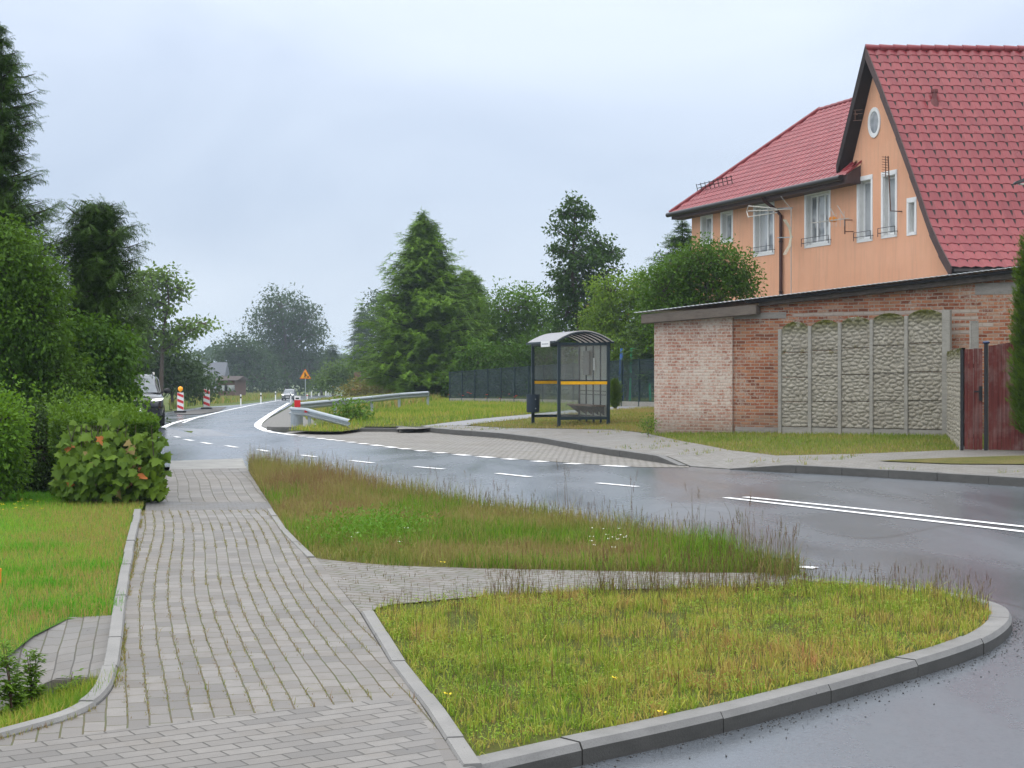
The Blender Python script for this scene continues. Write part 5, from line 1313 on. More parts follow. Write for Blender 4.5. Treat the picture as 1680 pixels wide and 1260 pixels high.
m = MB(); m.box(xt*.82, xt*.5, -.07, .07, zt-.03, zt-.015); m.build('lens', M_WHITEP, sl_)

# ================================================================== FAR BUILDINGS
def far_house(name, label, px0, px1, pybase, pytop, d, wallm, roofm, roofh):
    a = at(px0, pybase, d); b = at(px1, pybase, d); w_ = b.x - a.x; z = float(h1(a.x, d)); hh = EYE + (HY-pytop)/F*d - z
    o = thing(name, label, 'building', ((a.x+b.x)/2, d, z)); m = MB(); m.box(-w_/2, w_/2, 0, 8, -.5, hh - roofh); m.build('wall', wallm, o)
    m = MB(); zz = hh-roofh; e = .4; m.add([(-w_/2-e, -e, zz), (w_/2+e, -e, zz), (w_/2+e, 8+e, zz), (-w_/2-e, 8+e, zz), (-w_/2-e, 4, hh), (w_/2+e, 4, hh)], [(0, 1, 5, 4), (1, 2, 5), (2, 3, 4, 5), (3, 0, 4), (3, 2, 1, 0)]); m.build('roof', roofm, o)
    for u in (-.25, .2): m = MB(); m.box(w_*u-.6, w_*u+.6, -.06, -.01, zz*.45, zz*.75); m.build('window', M_GLASS, o)
far_house('farm_building', 'distant grey roofed farm building with a reddish wall beyond the left trees', 330, 362, 636, 594, 265, plain('red farm wall', (.30, .13, .09), .8), plain('grey farm roof', (.12, .13, .15), .7), 4.4)
far_house('barn', 'distant dark brown barn wall in front of the big hazy trees', 358, 385, 640, 617, 190, plain('brown barn boards', (.12, .07, .055), .8), plain('dark barn roof', (.06, .045, .04), .8), .5)
pr = at(586, 632, 150); rz_ = h1(pr.x, pr.y); rp = thing('brick_pillar', 'reddish brown old brick pillar beside the bush left of the big spruce', 'pillar', (pr.x, pr.y, rz_))
kk = 150/F; m = MB(); m.box(-5*kk, 5*kk, 0, .8, 0, (636-590)*kk); m.build('shaft', plain('dark rusty brick', (.14, .085, .06), .9, vary=.4), rp)
m = MB(); m.box(-9*kk, 9*kk, -.3, 1.1, 14*kk, 20*kk); m.build('cap', plain('rusty orange cap', (.42, .14, .05), .8, vary=.3), rp)
# ================================================================== PLANTS
def grass_mat(name, stops, trans=.35):
    t = NT(name); a = t.n('ShaderNodeAttribute', attribute_name='rnd').outputs['Fac']
    col = t.ramp(a, stops); t.fin(col, .55, 0, .12)
    tr = t.n('ShaderNodeBsdfTranslucent', {'Color': col}); mx = t.n('ShaderNodeMixShader', {0: trans, 1: t.b.outputs[0], 2: tr.outputs[0]})
    t.t.links.new(mx.outputs[0], t.out.inputs[0]); return t.m
LEAF_V = np.array([(0, 0, 0), (-.30, .45, .07), (0, 1, -.05), (.30, .45, .07)]); LEAF_F = [np.array([(0, 3, 2), (0, 2, 1)])]
NARROW_V = LEAF_V*np.array([.55, 1, 1])
def fishbone(n, spread=.30, w=.05):
    v = []; f = []
    def tri(a, b, c): k = len(v); v.extend([a, b, c]); f.append((k, k+1, k+2))
    tri((-w*.5, 0, 0), (w*.5, 0, 0), (0, 1.0, -.02))
    for i in range(n):
        y = .04 + .86*i/n; s = spread*(1 - .55*i/n)
        for sg in (-1, 1): tri((sg*.0, y-w*.5, 0), (sg*.0, y+w*.5, 0), (sg*s*.8, y+s*.75, -.05 + .10*((i*7) % 3 - 1)))
    return np.array(v), [np.array(f)]
def maple_leaf():
    p = [(0, 0), (.18, .08), (.48, .02), (.36, .25), (.52, .48), (.27, .50), (.22, .70), (.0, 1.0), (-.22, .70), (-.27, .50), (-.52, .48), (-.36, .25), (-.48, .02), (-.18, .08)]
    v = np.array([(0, .35, .0)] + [(x, y, -.12*abs(x)*2) for x, y in p]); n = len(p)
    return v, [np.array([(0, i+1, (i+1) % n+1) for i in range(n)])]
MAPLE_V, MAPLE_F = maple_leaf()

BARK = plain('bark', (.085, .065, .05), .9, vary=.4, scale=12)
BARKD = plain('dark bark', (.04, .032, .026), .9, vary=.4, scale=12)
def blobs_px(lst, d, depth=1.0):
    k = d/F; out = []
    for i, (px, py, rx, ry) in enumerate(lst):
        c = at(px, py, d); c.y += ((i*37) % 7 - 3)/3*rx*k*.5*depth
        out.append((np.array(c), np.array([rx*k, max(rx, ry)*.9*k*depth, ry*k])))
    return out
def leafy(name, label, cat, base_px, d, lst, n, leaf, mat, trunk_r=.1, group=None, per=28, sig=None, tv=LEAF_V, tf=LEAF_F, droop=.4, shell=.5, depth=1.0, bark=None, limbs=.35, lean=None, upb=1.0, twig_r=None):
    B = blobs_px(lst, d, depth); bx = (base_px - CX)/F*d; z0 = h1(bx, d); off = np.array([bx, d, z0])
    root = thing(name, label, cat, tuple(off), 0, group)
    vol = np.array([np.prod(r)**.6 for c, r in B]); vol /= vol.sum(); nc = max(8, n//per)
    idx = rng.choice(len(B), nc, p=vol); C0 = np.array([B[i][0] for i in idx]); Rr = np.array([B[i][1] for i in idx])
    u = unit(rng.normal(size=(nc, 3))); rad = (shell + (1-shell)*rng.random(nc)**.6)*rng.uniform(.80, 1.10, nc)*(1 + .28*np.sin(u[:, 0]*7 + idx)*np.sin(u[:, 2]*6 + idx*2) + .22*(rng.random(nc) > .88))
    CC = C0 + u*Rr*rad[:, None]; CC[:, 2] = np.maximum(CC[:, 2], z0 + .05)
    sig = sig or leaf*2.3
    nl = nc*per; ci = np.repeat(np.arange(nc), per); g = np.clip(rng.normal(size=(nl, 3)), -1.5, 1.5)*sig; g[:, 2] *= .7
    P = CC[ci] + g; out = unit(u[ci] + unit(g)*.5)
    y = unit(out*.7 + rng.normal(size=(nl, 3))*.6 + np.array([0, 0, -droop])); up = np.array([0, 0, upb]) + rng.normal(size=(nl, 3))*.55
    M = frames(y, up); S = leaf*rng.uniform(.65, 1.25, nl); rd = np.clip(.5*rng.random(nc)[ci] + .5*rng.random(nl), 0, 1)
    inst_obj('crown', tv, tf, P, M, S, rd, mat, root, off)
    # trunk and limbs
    m = MB(); top = np.array(max((c for c, r in B), key=lambda q: q[2])); b0 = off.copy(); b0[2] -= .1
    ax = top - b0; pts = []
    for k in range(6):
        p = b0 + ax*k/5; p[0] += (rng.normal()*.02*np.linalg.norm(ax) if 0 < k < 5 else 0); pts.append(p)
    m.tube([p - off for p in pts], [trunk_r*(1 - .16*k) for k in range(6)], 8)
    tw = twig_r or max(.008, trunk_r*.10)
    for c, r in B:
        s = np.clip((c[2] - b0[2] - np.hypot(*(c - b0)[:2])*.6)/max(ax[2], .1), .12, .92); p0 = b0 + ax*s; mid_ = (p0 + c)/2 + np.array([0, 0, .05*np.linalg.norm(c-p0)]); m.tube([p0 - off, mid_ - off, c - off], [trunk_r*.42*(1-s*.5), trunk_r*.3, trunk_r*.18], 6, False)
    for q in rng.permutation(nc)[:int(nc*limbs)]:
        c = B[idx[q]][0]; e = CC[q]; md = (c+e)/2 + rng.normal(size=3)*.06*np.linalg.norm(e-c); m.tube([c - off, md - off, e - off], [tw*1.6, tw, tw*.5], 4, False)
    m.build('trunk', bark or BARK, root, recalc=False)
    return root
def conifer(name, label, base_px, d, apex_px, prof, mat, nlev, nbr, twig, tv, tf, group=None, droop=.25, tip_up=.15, trunk_r=.16, per=9, z_base=None, hang=.5, irr=.25, side=.55):
    """prof: [(pixel row, half width in pixels)] of the outline, top to bottom"""
    bx = (base_px - CX)/F*d; z0 = h1(bx, d) if z_base is None else z_base; off = np.array([bx, d, z0]); k = d/F
    root = thing(name, label, 'tree', tuple(off), 0, group)
    a = np.array(at(apex_px[0], apex_px[1], d)); rows = np.array([p[0] for p in prof]); hw = np.array([p[1] for p in prof])
    zb = EYE + (HY - rows[-1])*k; m = MB(); m.tube([(0, 0, -.1), tuple((a-off)*.5), tuple(a-off)], [trunk_r, trunk_r*.6, .01], 8)
    Ps, Ys, Us, Ss, Rs = [], [], [], [], []
    for L in range(nlev):
        u = (L + rng.random()*.5)/nlev; row = rows[0] + (rows[-1]-rows[0])*u**.92; z = EYE + (HY-row)*k; fr = (a[2]-z)/(a[2]-z0)
        ctr = a + (off - a)*fr; rad = np.interp(row, rows, hw)*k
        nb = max(3, int(nbr*(.45 + .55*min(1, rad/(hw.max()*k)*1.3))))
        a0 = rng.random()*6.28
        for b in range(nb):
            az = a0 + b*6.283/nb + rng.normal()*.2; Lb = rad*rng.uniform(1-irr*1.6, 1+irr*.55); dr = droop*rng.uniform(.5, 1.4)
            ns = max(3, int(Lb/(twig*.42))); t = np.linspace(.12, 1, ns)
            dirh = np.array([math.cos(az), math.sin(az), 0])
            pts = ctr + dirh*(t*Lb)[:, None] + np.array([0, 0, 1])*(Lb*(.12*np.sin(t*3.1) - dr*t + tip_up*t**3 + .10*t))[:, None]
            dv = np.gradient(pts, axis=0) if ns > 1 else np.array([dirh])
            if Lb > .5*twig: m.tube([tuple(p-off) for p in (ctr, pts[ns//2], pts[-1])], [.025*k*60, .016*k*60, .005*k*60] if False else [trunk_r*.16, trunk_r*.11, trunk_r*.03], 4, False)
            sidev = np.array([-dirh[1], dirh[0], 0]); br = rng.random()
            for i in range(ns):
                w_ = .55 + .55*(1 - t[i])
                for s in range(per if t[i] < .97 else per//2 + 1):
                    sgn = rng.uniform(-1, 1); y = unit(dv[i])*rng.uniform(.5, 1.0) + sidev*sgn*side*2 + np.array([0, 0, -hang*rng.uniform(0, 1)])
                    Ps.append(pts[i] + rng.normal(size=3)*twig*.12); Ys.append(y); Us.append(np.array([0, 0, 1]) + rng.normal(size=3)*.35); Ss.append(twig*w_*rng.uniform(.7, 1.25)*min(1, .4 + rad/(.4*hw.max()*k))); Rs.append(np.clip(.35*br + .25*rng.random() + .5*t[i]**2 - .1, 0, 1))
    for q in range(10): Ps.append(a - np.array([0, 0, twig*.12*q])); Ys.append(unit(np.array([rng.normal()*.5, rng.normal()*.5, 1.0]))); Us.append(np.array([1, .1, 0])); Ss.append(twig*.7); Rs.append(.7)
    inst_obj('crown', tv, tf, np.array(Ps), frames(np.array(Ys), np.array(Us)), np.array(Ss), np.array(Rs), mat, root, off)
    m.build('trunk', BARKD, root, recalc=False); return root

M_L1 = leaf_mat('lilac leaf', (.020, .068, .011), (.095, .23, .034), trans=.3)
M_L2 = leaf_mat('hazel leaf', (.017, .066, .010), (.08, .21, .026), trans=.3)
M_LB = leaf_mat('bright shrub leaf', (.05, .15, .015), (.15, .34, .04), trans=.35)
M_LD = leaf_mat('dark shrub leaf', (.012, .035, .008), (.04, .10, .02), trans=.2)
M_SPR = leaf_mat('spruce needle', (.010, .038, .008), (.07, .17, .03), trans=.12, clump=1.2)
M_SPRL = leaf_mat('fresh spruce needle', (.016, .058, .009), (.15, .34, .04), trans=.18, clump=.8)
M_SPR2 = leaf_mat('dark spruce needle', (.006, .030, .006), (.065, .155, .03), trans=.12, clump=1.0)  # darker needles for the drooping spruce
M_LM = leaf_mat('garden tree leaf', (.030, .095, .015), (.11, .26, .045), trans=.32)
M_LY = leaf_mat('yellowish garden leaf', (.045, .12, .015), (.16, .32, .05), [(.93, (.22, .16, .05))], trans=.32)
M_LA = leaf_mat('alder leaf', (.018, .055, .014), (.055, .14, .04), trans=.28)
M_LC = leaf_mat('cherry leaf', (.022, .075, .012), (.085, .21, .035), [(.95, (.16, .10, .04))], trans=.3)
M_LF = leaf_mat('far tree leaf', (.014, .045, .016), (.05, .115, .04), trans=.25, clump=.25)
M_LFB = leaf_mat('far bush leaf', (.03, .09, .02), (.10, .20, .05), trans=.25, clump=.4)
M_OLIVE = leaf_mat('olive scrub leaf', (.06, .085, .025), (.17, .19, .06), trans=.25, clump=.5)
M_MAPLE = leaf_mat('maple leaf', (.030, .085, .012), (.125, .25, .04), [(.955, (.28, .20, .08)), (.975, (.50, .16, .05))], trans=.3, clump=2.5)
M_HEDGE = leaf_mat('privet leaf', (.028, .085, .012), (.10, .23, .03), trans=.28, clump=2.0)
M_THUJA = leaf_mat('thuja spray', (.025, .075, .010), (.11, .23, .03), trans=.15, clump=2.5)

FB10 = fishbone(10, .26, .045); FB6 = fishbone(6, .34, .09)
# ---- left garden
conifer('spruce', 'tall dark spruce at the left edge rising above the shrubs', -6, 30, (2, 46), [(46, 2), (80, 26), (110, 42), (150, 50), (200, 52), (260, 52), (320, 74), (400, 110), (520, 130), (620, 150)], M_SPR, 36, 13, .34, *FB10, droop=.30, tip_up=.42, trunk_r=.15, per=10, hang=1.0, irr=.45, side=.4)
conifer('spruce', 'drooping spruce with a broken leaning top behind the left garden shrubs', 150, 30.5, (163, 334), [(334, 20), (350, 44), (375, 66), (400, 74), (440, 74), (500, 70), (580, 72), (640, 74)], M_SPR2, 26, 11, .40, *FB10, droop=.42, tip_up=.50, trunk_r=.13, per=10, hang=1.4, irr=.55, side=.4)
leafy('lilac_bush', 'big mid green lilac bush under the tall left spruce', 'bush', 50, 27, [(22, 440, 52, 56), (50, 525, 58, 70), (10, 560, 70, 90), (60, 622, 72, 56), (66, 470, 26, 38), (0, 395, 36, 38)], 30000, .085, M_L1, .10, droop=.6)
leafy('hazel_tree', 'leafy tree with drooping leaves hanging in front of the black car', 'tree', 165, 29, [(160, 570, 36, 40), (178, 604, 28, 42), (145, 622, 54, 46), (196, 640, 13, 28), (125, 580, 60, 60), (120, 660, 70, 30), (188, 572, 20, 22)], 19000, .095, M_L2, .09, droop=.9)
leafy('elder_bush', 'pale flowering elder bush at the bottom of the left garden', 'bush', 0, 20.4, [(-6, 720, 42, 66), (6, 690, 34, 44), (-10, 770, 40, 52), (-60, 730, 60, 90)], 13000, .065, leaf_mat('elder leaf', (.04, .13, .015), (.13, .30, .04), [(.975, (.55, .58, .42))], trans=.35, clump=2), .05, droop=.3)
leafy('shaded_shrub', 'dark shaded shrub between the elder bush and the clipped hedge', 'bush', 70, 22.6, [(75, 745, 52, 62), (60, 790, 60, 40), (40, 700, 50, 40), (110, 700, 40, 40)], 12000, .06, M_LD, .05)
leafy('understory_bush', 'shaded undergrowth bush below the lilac in the left garden', 'bush', 60, 29.5, [(40, 690, 110, 50), (150, 690, 80, 45), (-60, 660, 110, 90)], 9000, .11, M_LD, .06)
# ---- clipped hedge along the sidewalk with a maple growing out of its near end
hx0, hx1 = (108-CX)/F*20.2, (262-CX)/F*20.2; hy0, hy1 = 20.2, 27.6; htop = EYE + (HY-690)/F*20.2
hd = np.array([-.42, 1.0]); hroot = thing('hedge', 'clipped green privet hedge running along the sidewalk', 'hedge', ((hx0+hx1)/2, hy0, 0))
n = 36000; uu = rng.random((n, 3)); face = rng.choice(4, n, p=[.22, .22, .34, .22]); dpt = rng.exponential(.05, n)
X = hx0 + (hx1-hx0)*uu[:, 0]; Y = hy0 + (hy1-hy0)*uu[:, 1]; Z = htop*uu[:, 2]
X = np.where(face == 0, hx0 + dpt, np.where(face == 1, hx1 - dpt, X)); Y = np.where(face == 3, hy0 + dpt, Y); Z = np.where(face == 2, htop - dpt*.8 + .22*vnoise(np.c_[X, Y], .45, 3) - .08, Z)
nn = np.zeros((n, 3)); nn[face == 0, 0] = -1; nn[face == 1, 0] = 1; nn[face == 2, 2] = 1; nn[face == 3, 1] = -1
tz = rng.random(n) < .14; Z = np.where((face == 2) & tz, Z + rng.random(n)**2*.30, Z)
P = np.c_[X + (Y-hy0)*hd[0]*.9 + (Z/htop-.5)*-.0, Y, Z]; P[:, :2] += (vnoise(P[:, :2]*1.0 + P[:, 2:3], .4, 5)[:, None] - .5)*.14
y = unit(nn*.6 + rng.normal(size=(n, 3))*.6 + [0, 0, .25]); hoff = np.array(hroot.location)
inst_obj('foliage', LEAF_V, LEAF_F, P, frames(y, nn*.8 + rng.normal(size=(n, 3))*.5 + [0, 0, .5]), .055*rng.uniform(.7, 1.4, n), np.clip(rng.random(n)*.6 + .4*(face == 2), 0, 1), M_HEDGE, hroot, hoff)
m = MB()
for i in range(26):
    t = i/25; x = (hx0+hx1)/2 + rng.normal()*.12 + (hy1-hy0)*t*hd[0]*.9; yv = hy0 + .3 + (hy1-hy0-.4)*t
    for q in range(3): m.tube([(x-hoff[0], yv-hoff[1], -.05), (x-hoff[0]+rng.normal()*.2, yv-hoff[1]+rng.normal()*.2, htop*.85)], [.018, .006], 5)
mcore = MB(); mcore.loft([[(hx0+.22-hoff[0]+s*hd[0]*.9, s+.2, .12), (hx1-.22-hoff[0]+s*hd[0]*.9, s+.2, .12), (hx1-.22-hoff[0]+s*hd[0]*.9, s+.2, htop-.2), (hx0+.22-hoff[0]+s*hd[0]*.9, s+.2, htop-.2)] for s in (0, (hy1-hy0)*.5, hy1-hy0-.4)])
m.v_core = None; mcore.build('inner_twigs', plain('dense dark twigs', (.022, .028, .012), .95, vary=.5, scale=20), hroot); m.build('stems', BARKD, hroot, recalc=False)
mroot = thing('maple_shrub', 'maple shrub with broad lobed leaves, some orange, at the near end of the hedge', 'bush', ((hx0+hx1)/2, hy0-.15, 0)); n = 760
Xm = hx0 - .05 + (hx1-hx0+.12)*rng.random(n); Zm = .08 + (htop-.02)*rng.random(n)**.85*(.86 + .22*np.sin(Xm*9)*np.sin(Xm*4.3+1)); bul = .25*np.sin(np.clip((Xm-hx0)/(hx1-hx0), 0, 1)*np.pi)*np.sin(np.clip(Zm/htop, 0, 1)*np.pi)
Ym = hy0 - .06 - bul + rng.normal(0, .11, n); P = np.c_[Xm, Ym, Zm]; k = (Xm < hx0 + .35) & (Zm < .5); P[k, 1] -= .05
y = unit(np.c_[rng.normal(0, .5, n), -.35 + rng.normal(0, .25, n), -.75 + rng.normal(0, .3, n)]); up = np.c_[rng.normal(0, .6, n), -1.0 + rng.normal(0, .4, n), .65 + rng.normal(0, .5, n)]
moff = np.array(mroot.location); inst_obj('foliage', MAPLE_V, MAPLE_F, P, frames(y, up), .12*rng.uniform(.4, 1.5, n), rng.random(n), M_MAPLE, mroot, moff)
m = MB()
for i in range(16):
    x = hx0 + (hx1-hx0)*rng.random(); m.tube([(x*.5 + (hx0+hx1)*.25 - moff[0], .1, -.05), (x - moff[0], -.02, htop*.5), (x + rng.normal()*.1 - moff[0], -.1, htop*.95)], [.012, .008, .004], 5)
m.build('stems', BARK, mroot, recalc=False)

# ---- far left and centre
leafy('slender_tree', 'slender airy tree with layered branches behind the barrier boards', 'tree', 262, 98, [(240, 462, 38, 20), (275, 452, 26, 12), (228, 492, 34, 20), (285, 475, 22, 12), (222, 525, 28, 22), (268, 500, 30, 18), (300, 540, 34, 13), (338, 531, 22, 8), (245, 545, 30, 22), (280, 560, 22, 14), (225, 560, 20, 24)], 4600, .30, leaf_mat('airy tree leaf', (.045, .115, .03), (.13, .26, .08), trans=.3, clump=.4), .17, per=14, sig=.36, limbs=.9, shell=.2, twig_r=.03, depth=1.3)
leafy('rounded_bush', 'dark rounded bush below the slender tree', 'bush', 280, 104, [(262, 600, 30, 32), (292, 596, 26, 34), (308, 620, 22, 20), (240, 610, 30, 36)], 5500, .28, M_LF, .12, per=20)
leafy('rounded_bush', 'small bush right of the slender tree behind the second barrier board', 'bush', 335, 118, [(330, 630, 22, 14), (348, 634, 14, 10), (310, 634, 20, 12)], 1800, .28, M_LF, .05, per=18)
leafy('broad_tree', 'big round hazy broadleaf tree in the middle distance', 'tree', 470, 300, [(465, 505, 38, 28), (440, 532, 32, 30), (498, 528, 26, 30), (470, 560, 58, 44), (515, 548, 16, 16), (445, 600, 50, 42), (495, 605, 45, 40)], 16000, .55, M_LF, .5, per=16, sig=1.1)
leafy('broad_tree', 'lower spreading hazy tree left of the big round tree', 'tree', 398, 290, [(395, 572, 30, 20), (372, 580, 20, 14), (412, 590, 36, 28), (388, 610, 34, 22), (430, 620, 40, 26)], 8000, .55, M_LF, .35, per=16, sig=1.1)
leafy('broad_tree', 'small hazy tree just right of the big round tree', 'tree', 528, 310, [(520, 592, 22, 18), (540, 600, 16, 22), (512, 615, 24, 20)], 3500, .55, M_LF, .25, per=16, sig=1.0)
conifer('far_conifer', 'hazy pointed conifer left of the big garden spruce', 592, 250, (594, 506), [(506, 2), (530, 14), (560, 24), (590, 30), (622, 32)], M_LF, 18, 9, 1.6, *FB6, trunk_r=.2, per=4, irr=.4)
conifer('far_conifer', 'short hazy conifer between the roadworks sign and the pointed conifer', 546, 260, (545, 566), [(566, 3), (580, 12), (600, 18), (628, 20)], M_LF, 9, 7, 1.4, *FB6, trunk_r=.15, per=4, irr=.5)
leafy('broad_tree', 'tall hazy tree peeping out behind the big garden spruce', 'tree', 632, 240, [(628, 492, 18, 16), (622, 520, 26, 26), (640, 540, 30, 36), (630, 590, 40, 40)], 6000, .48, M_LF, .35, per=16, sig=.9)
leafy('round_shrub', 'light green round shrub right of the roadworks sign', 'bush', 566, 175, [(556, 616, 22, 17), (580, 614, 22, 18), (535, 626, 16, 11), (600, 622, 18, 16)], 4500, .32, M_LFB, .10, per=18)
leafy('scrub_bush', 'olive scrub on the slope left of the big garden spruce', 'bush', 620, 120, [(600, 640, 26, 14), (630, 634, 26, 16), (655, 640, 26, 16), (575, 648, 20, 8), (640, 615, 18, 20)], 5000, .22, M_OLIVE, .05, per=20)
# distant wood closing the horizon
nW = 24000; th = rng.random(nW); xw = -520 + 1000*th + rng.normal(0, 3, nW); yw = 430 + 60*vnoise(np.c_[xw, xw*0], 60, 9) + rng.random(nW)*22
hw_ = 7 + 6*vnoise(np.c_[xw, xw*0+3], 22, 4) + 3*vnoise(np.c_[xw, xw*0+8], 7, 6); zw = zg(yw) + hw_*np.sqrt(rng.random(nW))
Pw = np.c_[xw, yw, zw]; tag(inst_obj('distant_wood', LEAF_V*[1.6, 1, 1], LEAF_F, Pw, frames(rng.normal(size=(nW, 3)), rng.normal(size=(nW, 3)) + [0, 0, 1]), rng.uniform(1.0, 2.4, nW), rng.random(nW), M_LF), kind='stuff')

# ---- behind the shelter
dS = G(712, 655)[1]
conifer('spruce', 'large green spruce with spreading low branches left of the bus shelter', 710, dS, (693, 354), [(354, 3), (372, 20), (400, 36), (440, 54), (480, 74), (520, 92), (560, 106), (600, 115), (625, 114), (640, 88)], M_SPRL, 46, 13, .95, *FB6, droop=.34, tip_up=.30, trunk_r=.30, per=6, hang=.9, irr=.34)
conifer('spruce', 'shorter spruce close behind the right of the large spruce', 772, dS + 6, (766, 446), [(446, 4), (470, 26), (510, 42), (560, 54), (610, 60), (636, 56)], M_SPRL, 34, 13, .8, *FB6, droop=.30, tip_up=.12, trunk_r=.2, per=7, hang=.6, irr=.25)
leafy('garden_tree', 'light green garden tree between the spruces and the tall alder', 'tree', 850, fA[1] + 14, [(828, 510, 34, 34), (862, 505, 30, 30), (893, 530, 28, 34), (830, 560, 46, 40), (878, 575, 44, 40), (810, 590, 40, 40), (850, 610, 60, 30)], 17000, .21, M_LM, .16, per=24, sig=.42)
leafy('alder', 'tall dark alder with an airy open crown behind the bus shelter', 'tree', 957, fA[1] + 6, [(943, 332, 13, 13), (930, 350, 16, 11), (960, 352, 16, 14), (912, 376, 18, 10), (948, 384, 32, 18), (984, 398, 20, 14), (925, 412, 34, 18), (968, 424, 38, 18), (1000, 416, 22, 10), (930, 446, 38, 20), (975, 456, 36, 18), (1010, 440, 14, 8), (915, 470, 22, 18), (950, 480, 42, 22), (985, 490, 30, 18), (930, 510, 32, 22), (968, 520, 36, 24), (945, 550, 40, 24)], 12000, .20, M_LA, .16, per=20, sig=.21, limbs=.8, shell=.35, twig_r=.02)
leafy('garden_tree', 'yellowish green broadleaf tree right of the alder above the shelter', 'tree', 1030, fB[1] + 10, [(1003, 480, 34, 32), (1050, 476, 34, 28), (1030, 515, 50, 40), (985, 530, 30, 40), (1075, 520, 34, 44), (1010, 565, 50, 34), (1062, 570, 26, 34)], 17000, .15, M_LY, .13, per=24, sig=.32, droop=.7)
leafy('garden_tree', 'dark green spreading tree behind the brick garage in front of the house', 'tree', 1150, 46, [(1155, 428, 44, 30), (1200, 440, 34, 28), (1112, 440, 40, 32), (1226, 466, 22, 20), (1090, 480, 40, 40), (1170, 470, 56, 32), (1120, 500, 60, 40), (1095, 540, 30, 40)], 19000, .105, M_LC, .12, per=24, sig=.24)
conifer('spruce', 'spruce top showing beside the far end of the house', 1118, 64, (1120, 362), [(362, 3), (380, 14), (396, 30), (430, 46), (560, 90), (640, 100)], M_SPR, 26, 9, .62, *FB6, droop=.25, tip_up=.2, trunk_r=.18, per=6)
leafy('thicket', 'dense dark shrub thicket growing behind the garden fence left of the shelter', 'bush', 880, fA[1] + 8, [(790, 600, 40, 36), (840, 600, 40, 34), (900, 590, 44, 44), (950, 590, 40, 44), (760, 625, 30, 26), (870, 640, 60, 20), (820, 640, 50, 20)], 12000, .19, M_L2, .08, per=22, depth=.3)
leafy('thicket', 'leafy shrub thicket behind the swing frame right of the shelter', 'bush', 1040, fB[1] + 16, [(1000, 590, 40, 40), (1050, 600, 40, 46), (985, 630, 40, 30), (1040, 640, 50, 24), (1085, 590, 30, 50)], 9000, .17, M_LM, .08, per=22, depth=.3)
conifer('small_thuja', 'small bright green thuja right behind the bus shelter', 1009, G(1009, 672, 0)[1], (1009, 626), [(626, 4), (635, 9), (650, 12), (664, 11), (671, 8)], M_THUJA, 22, 9, .14, *FB6, droop=-.4, tip_up=.3, trunk_r=.03, per=7, hang=-.8, side=.4)
leafy('weed_clump', 'green weed clump at the left corner of the garage', 'weed', 1066, 37.8, [(1062, 694, 7, 12), (1068, 700, 7, 8)], 420, .05, M_LM, .012, per=18)
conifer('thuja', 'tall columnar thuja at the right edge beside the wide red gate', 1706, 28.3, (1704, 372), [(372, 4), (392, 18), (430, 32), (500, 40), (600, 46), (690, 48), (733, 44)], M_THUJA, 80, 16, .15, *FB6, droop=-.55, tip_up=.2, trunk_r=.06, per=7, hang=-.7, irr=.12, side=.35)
leafy('guardrail_bush', 'small leafy bush in front of the guardrail', 'bush', 574, G(574, 690, 0)[1], [(572, 676, 16, 9), (582, 683, 12, 7)], 1100, .13, M_LM, .02, per=18)

# ================================================================== GRASS
G_B = grass_mat('verge blades', [(0, (.07, .18, .012)), (.3, (.18, .30, .025)), (.55, (.34, .38, .05)), (.78, (.44, .35, .09)), (1, (.40, .20, .08))])
G_A = grass_mat('rough verge blades', [(0, (.05, .14, .012)), (.3, (.15, .205, .03)), (.55, (.27, .26, .065)), (.8, (.28, .21, .085)), (1, (.22, .125, .062))])
G_L = grass_mat('lawn blades', [(0, (.07, .25, .012)), (.5, (.16, .42, .025)), (.72, (.28, .37, .045)), (1, (.38, .27, .09))])
G_D = grass_mat('dry bank blades', [(0, (.09, .18, .02)), (.4, (.21, .28, .04)), (.7, (.33, .29, .08)), (1, (.38, .26, .10))])
G_S = grass_mat('seed stalks', [(0, (.10, .13, .035)), (.5, (.16, .12, .05)), (1, (.13, .06, .035))], .2)
def poly_dist(P, line):
    best = np.full(len(P), 1e9); L = np.array(line, float)
    for a, b in zip(L[:-1], L[1:]):
        d = b-a; t = np.clip(((P-a) @ d)/(d @ d + 1e-9), 0, 1); best = np.minimum(best, np.linalg.norm(P - a - t[:, None]*d, axis=1))
    return best
# island B (front): short, yellow-green, patches of soil
P = scatter(ISL_B_poly, 4200); P = P[poly_dist(P, re2) > .10]; pn = vnoise(P, .45, 1); pn2 = vnoise(P, 1.3, 2); bare = ((vnoise(P, .35, 8) > .72) & (rng.random(len(P)) < .85)) | ((vnoise(P, .12, 9) > .62) & (rng.random(len(P)) < .7))
P = P[~bare]; pn, pn2 = pn[~bare], pn2[~bare]; n = len(P); h = (.025 + .08*rng.random(n)**1.7)*(.35 + 1.2*pn)*(.6 + .8*vnoise(P, .13, 10)); 
blades('grass', P, h, rng.uniform(.003, .0075, n), G_B, np.clip(-.12 + .42*rng.random(n) + .50*vnoise(P, .10, 16) + .30*pn2 + .16*pn, 0, 1), .85)
P = scatter(ISL_B_poly, 160); P = P[poly_dist(P, re2) > .10]; n = len(P); blades('grass', P, rng.uniform(.10, .22, n), rng.uniform(.0025, .004, n), G_S, rng.random(n), .4)
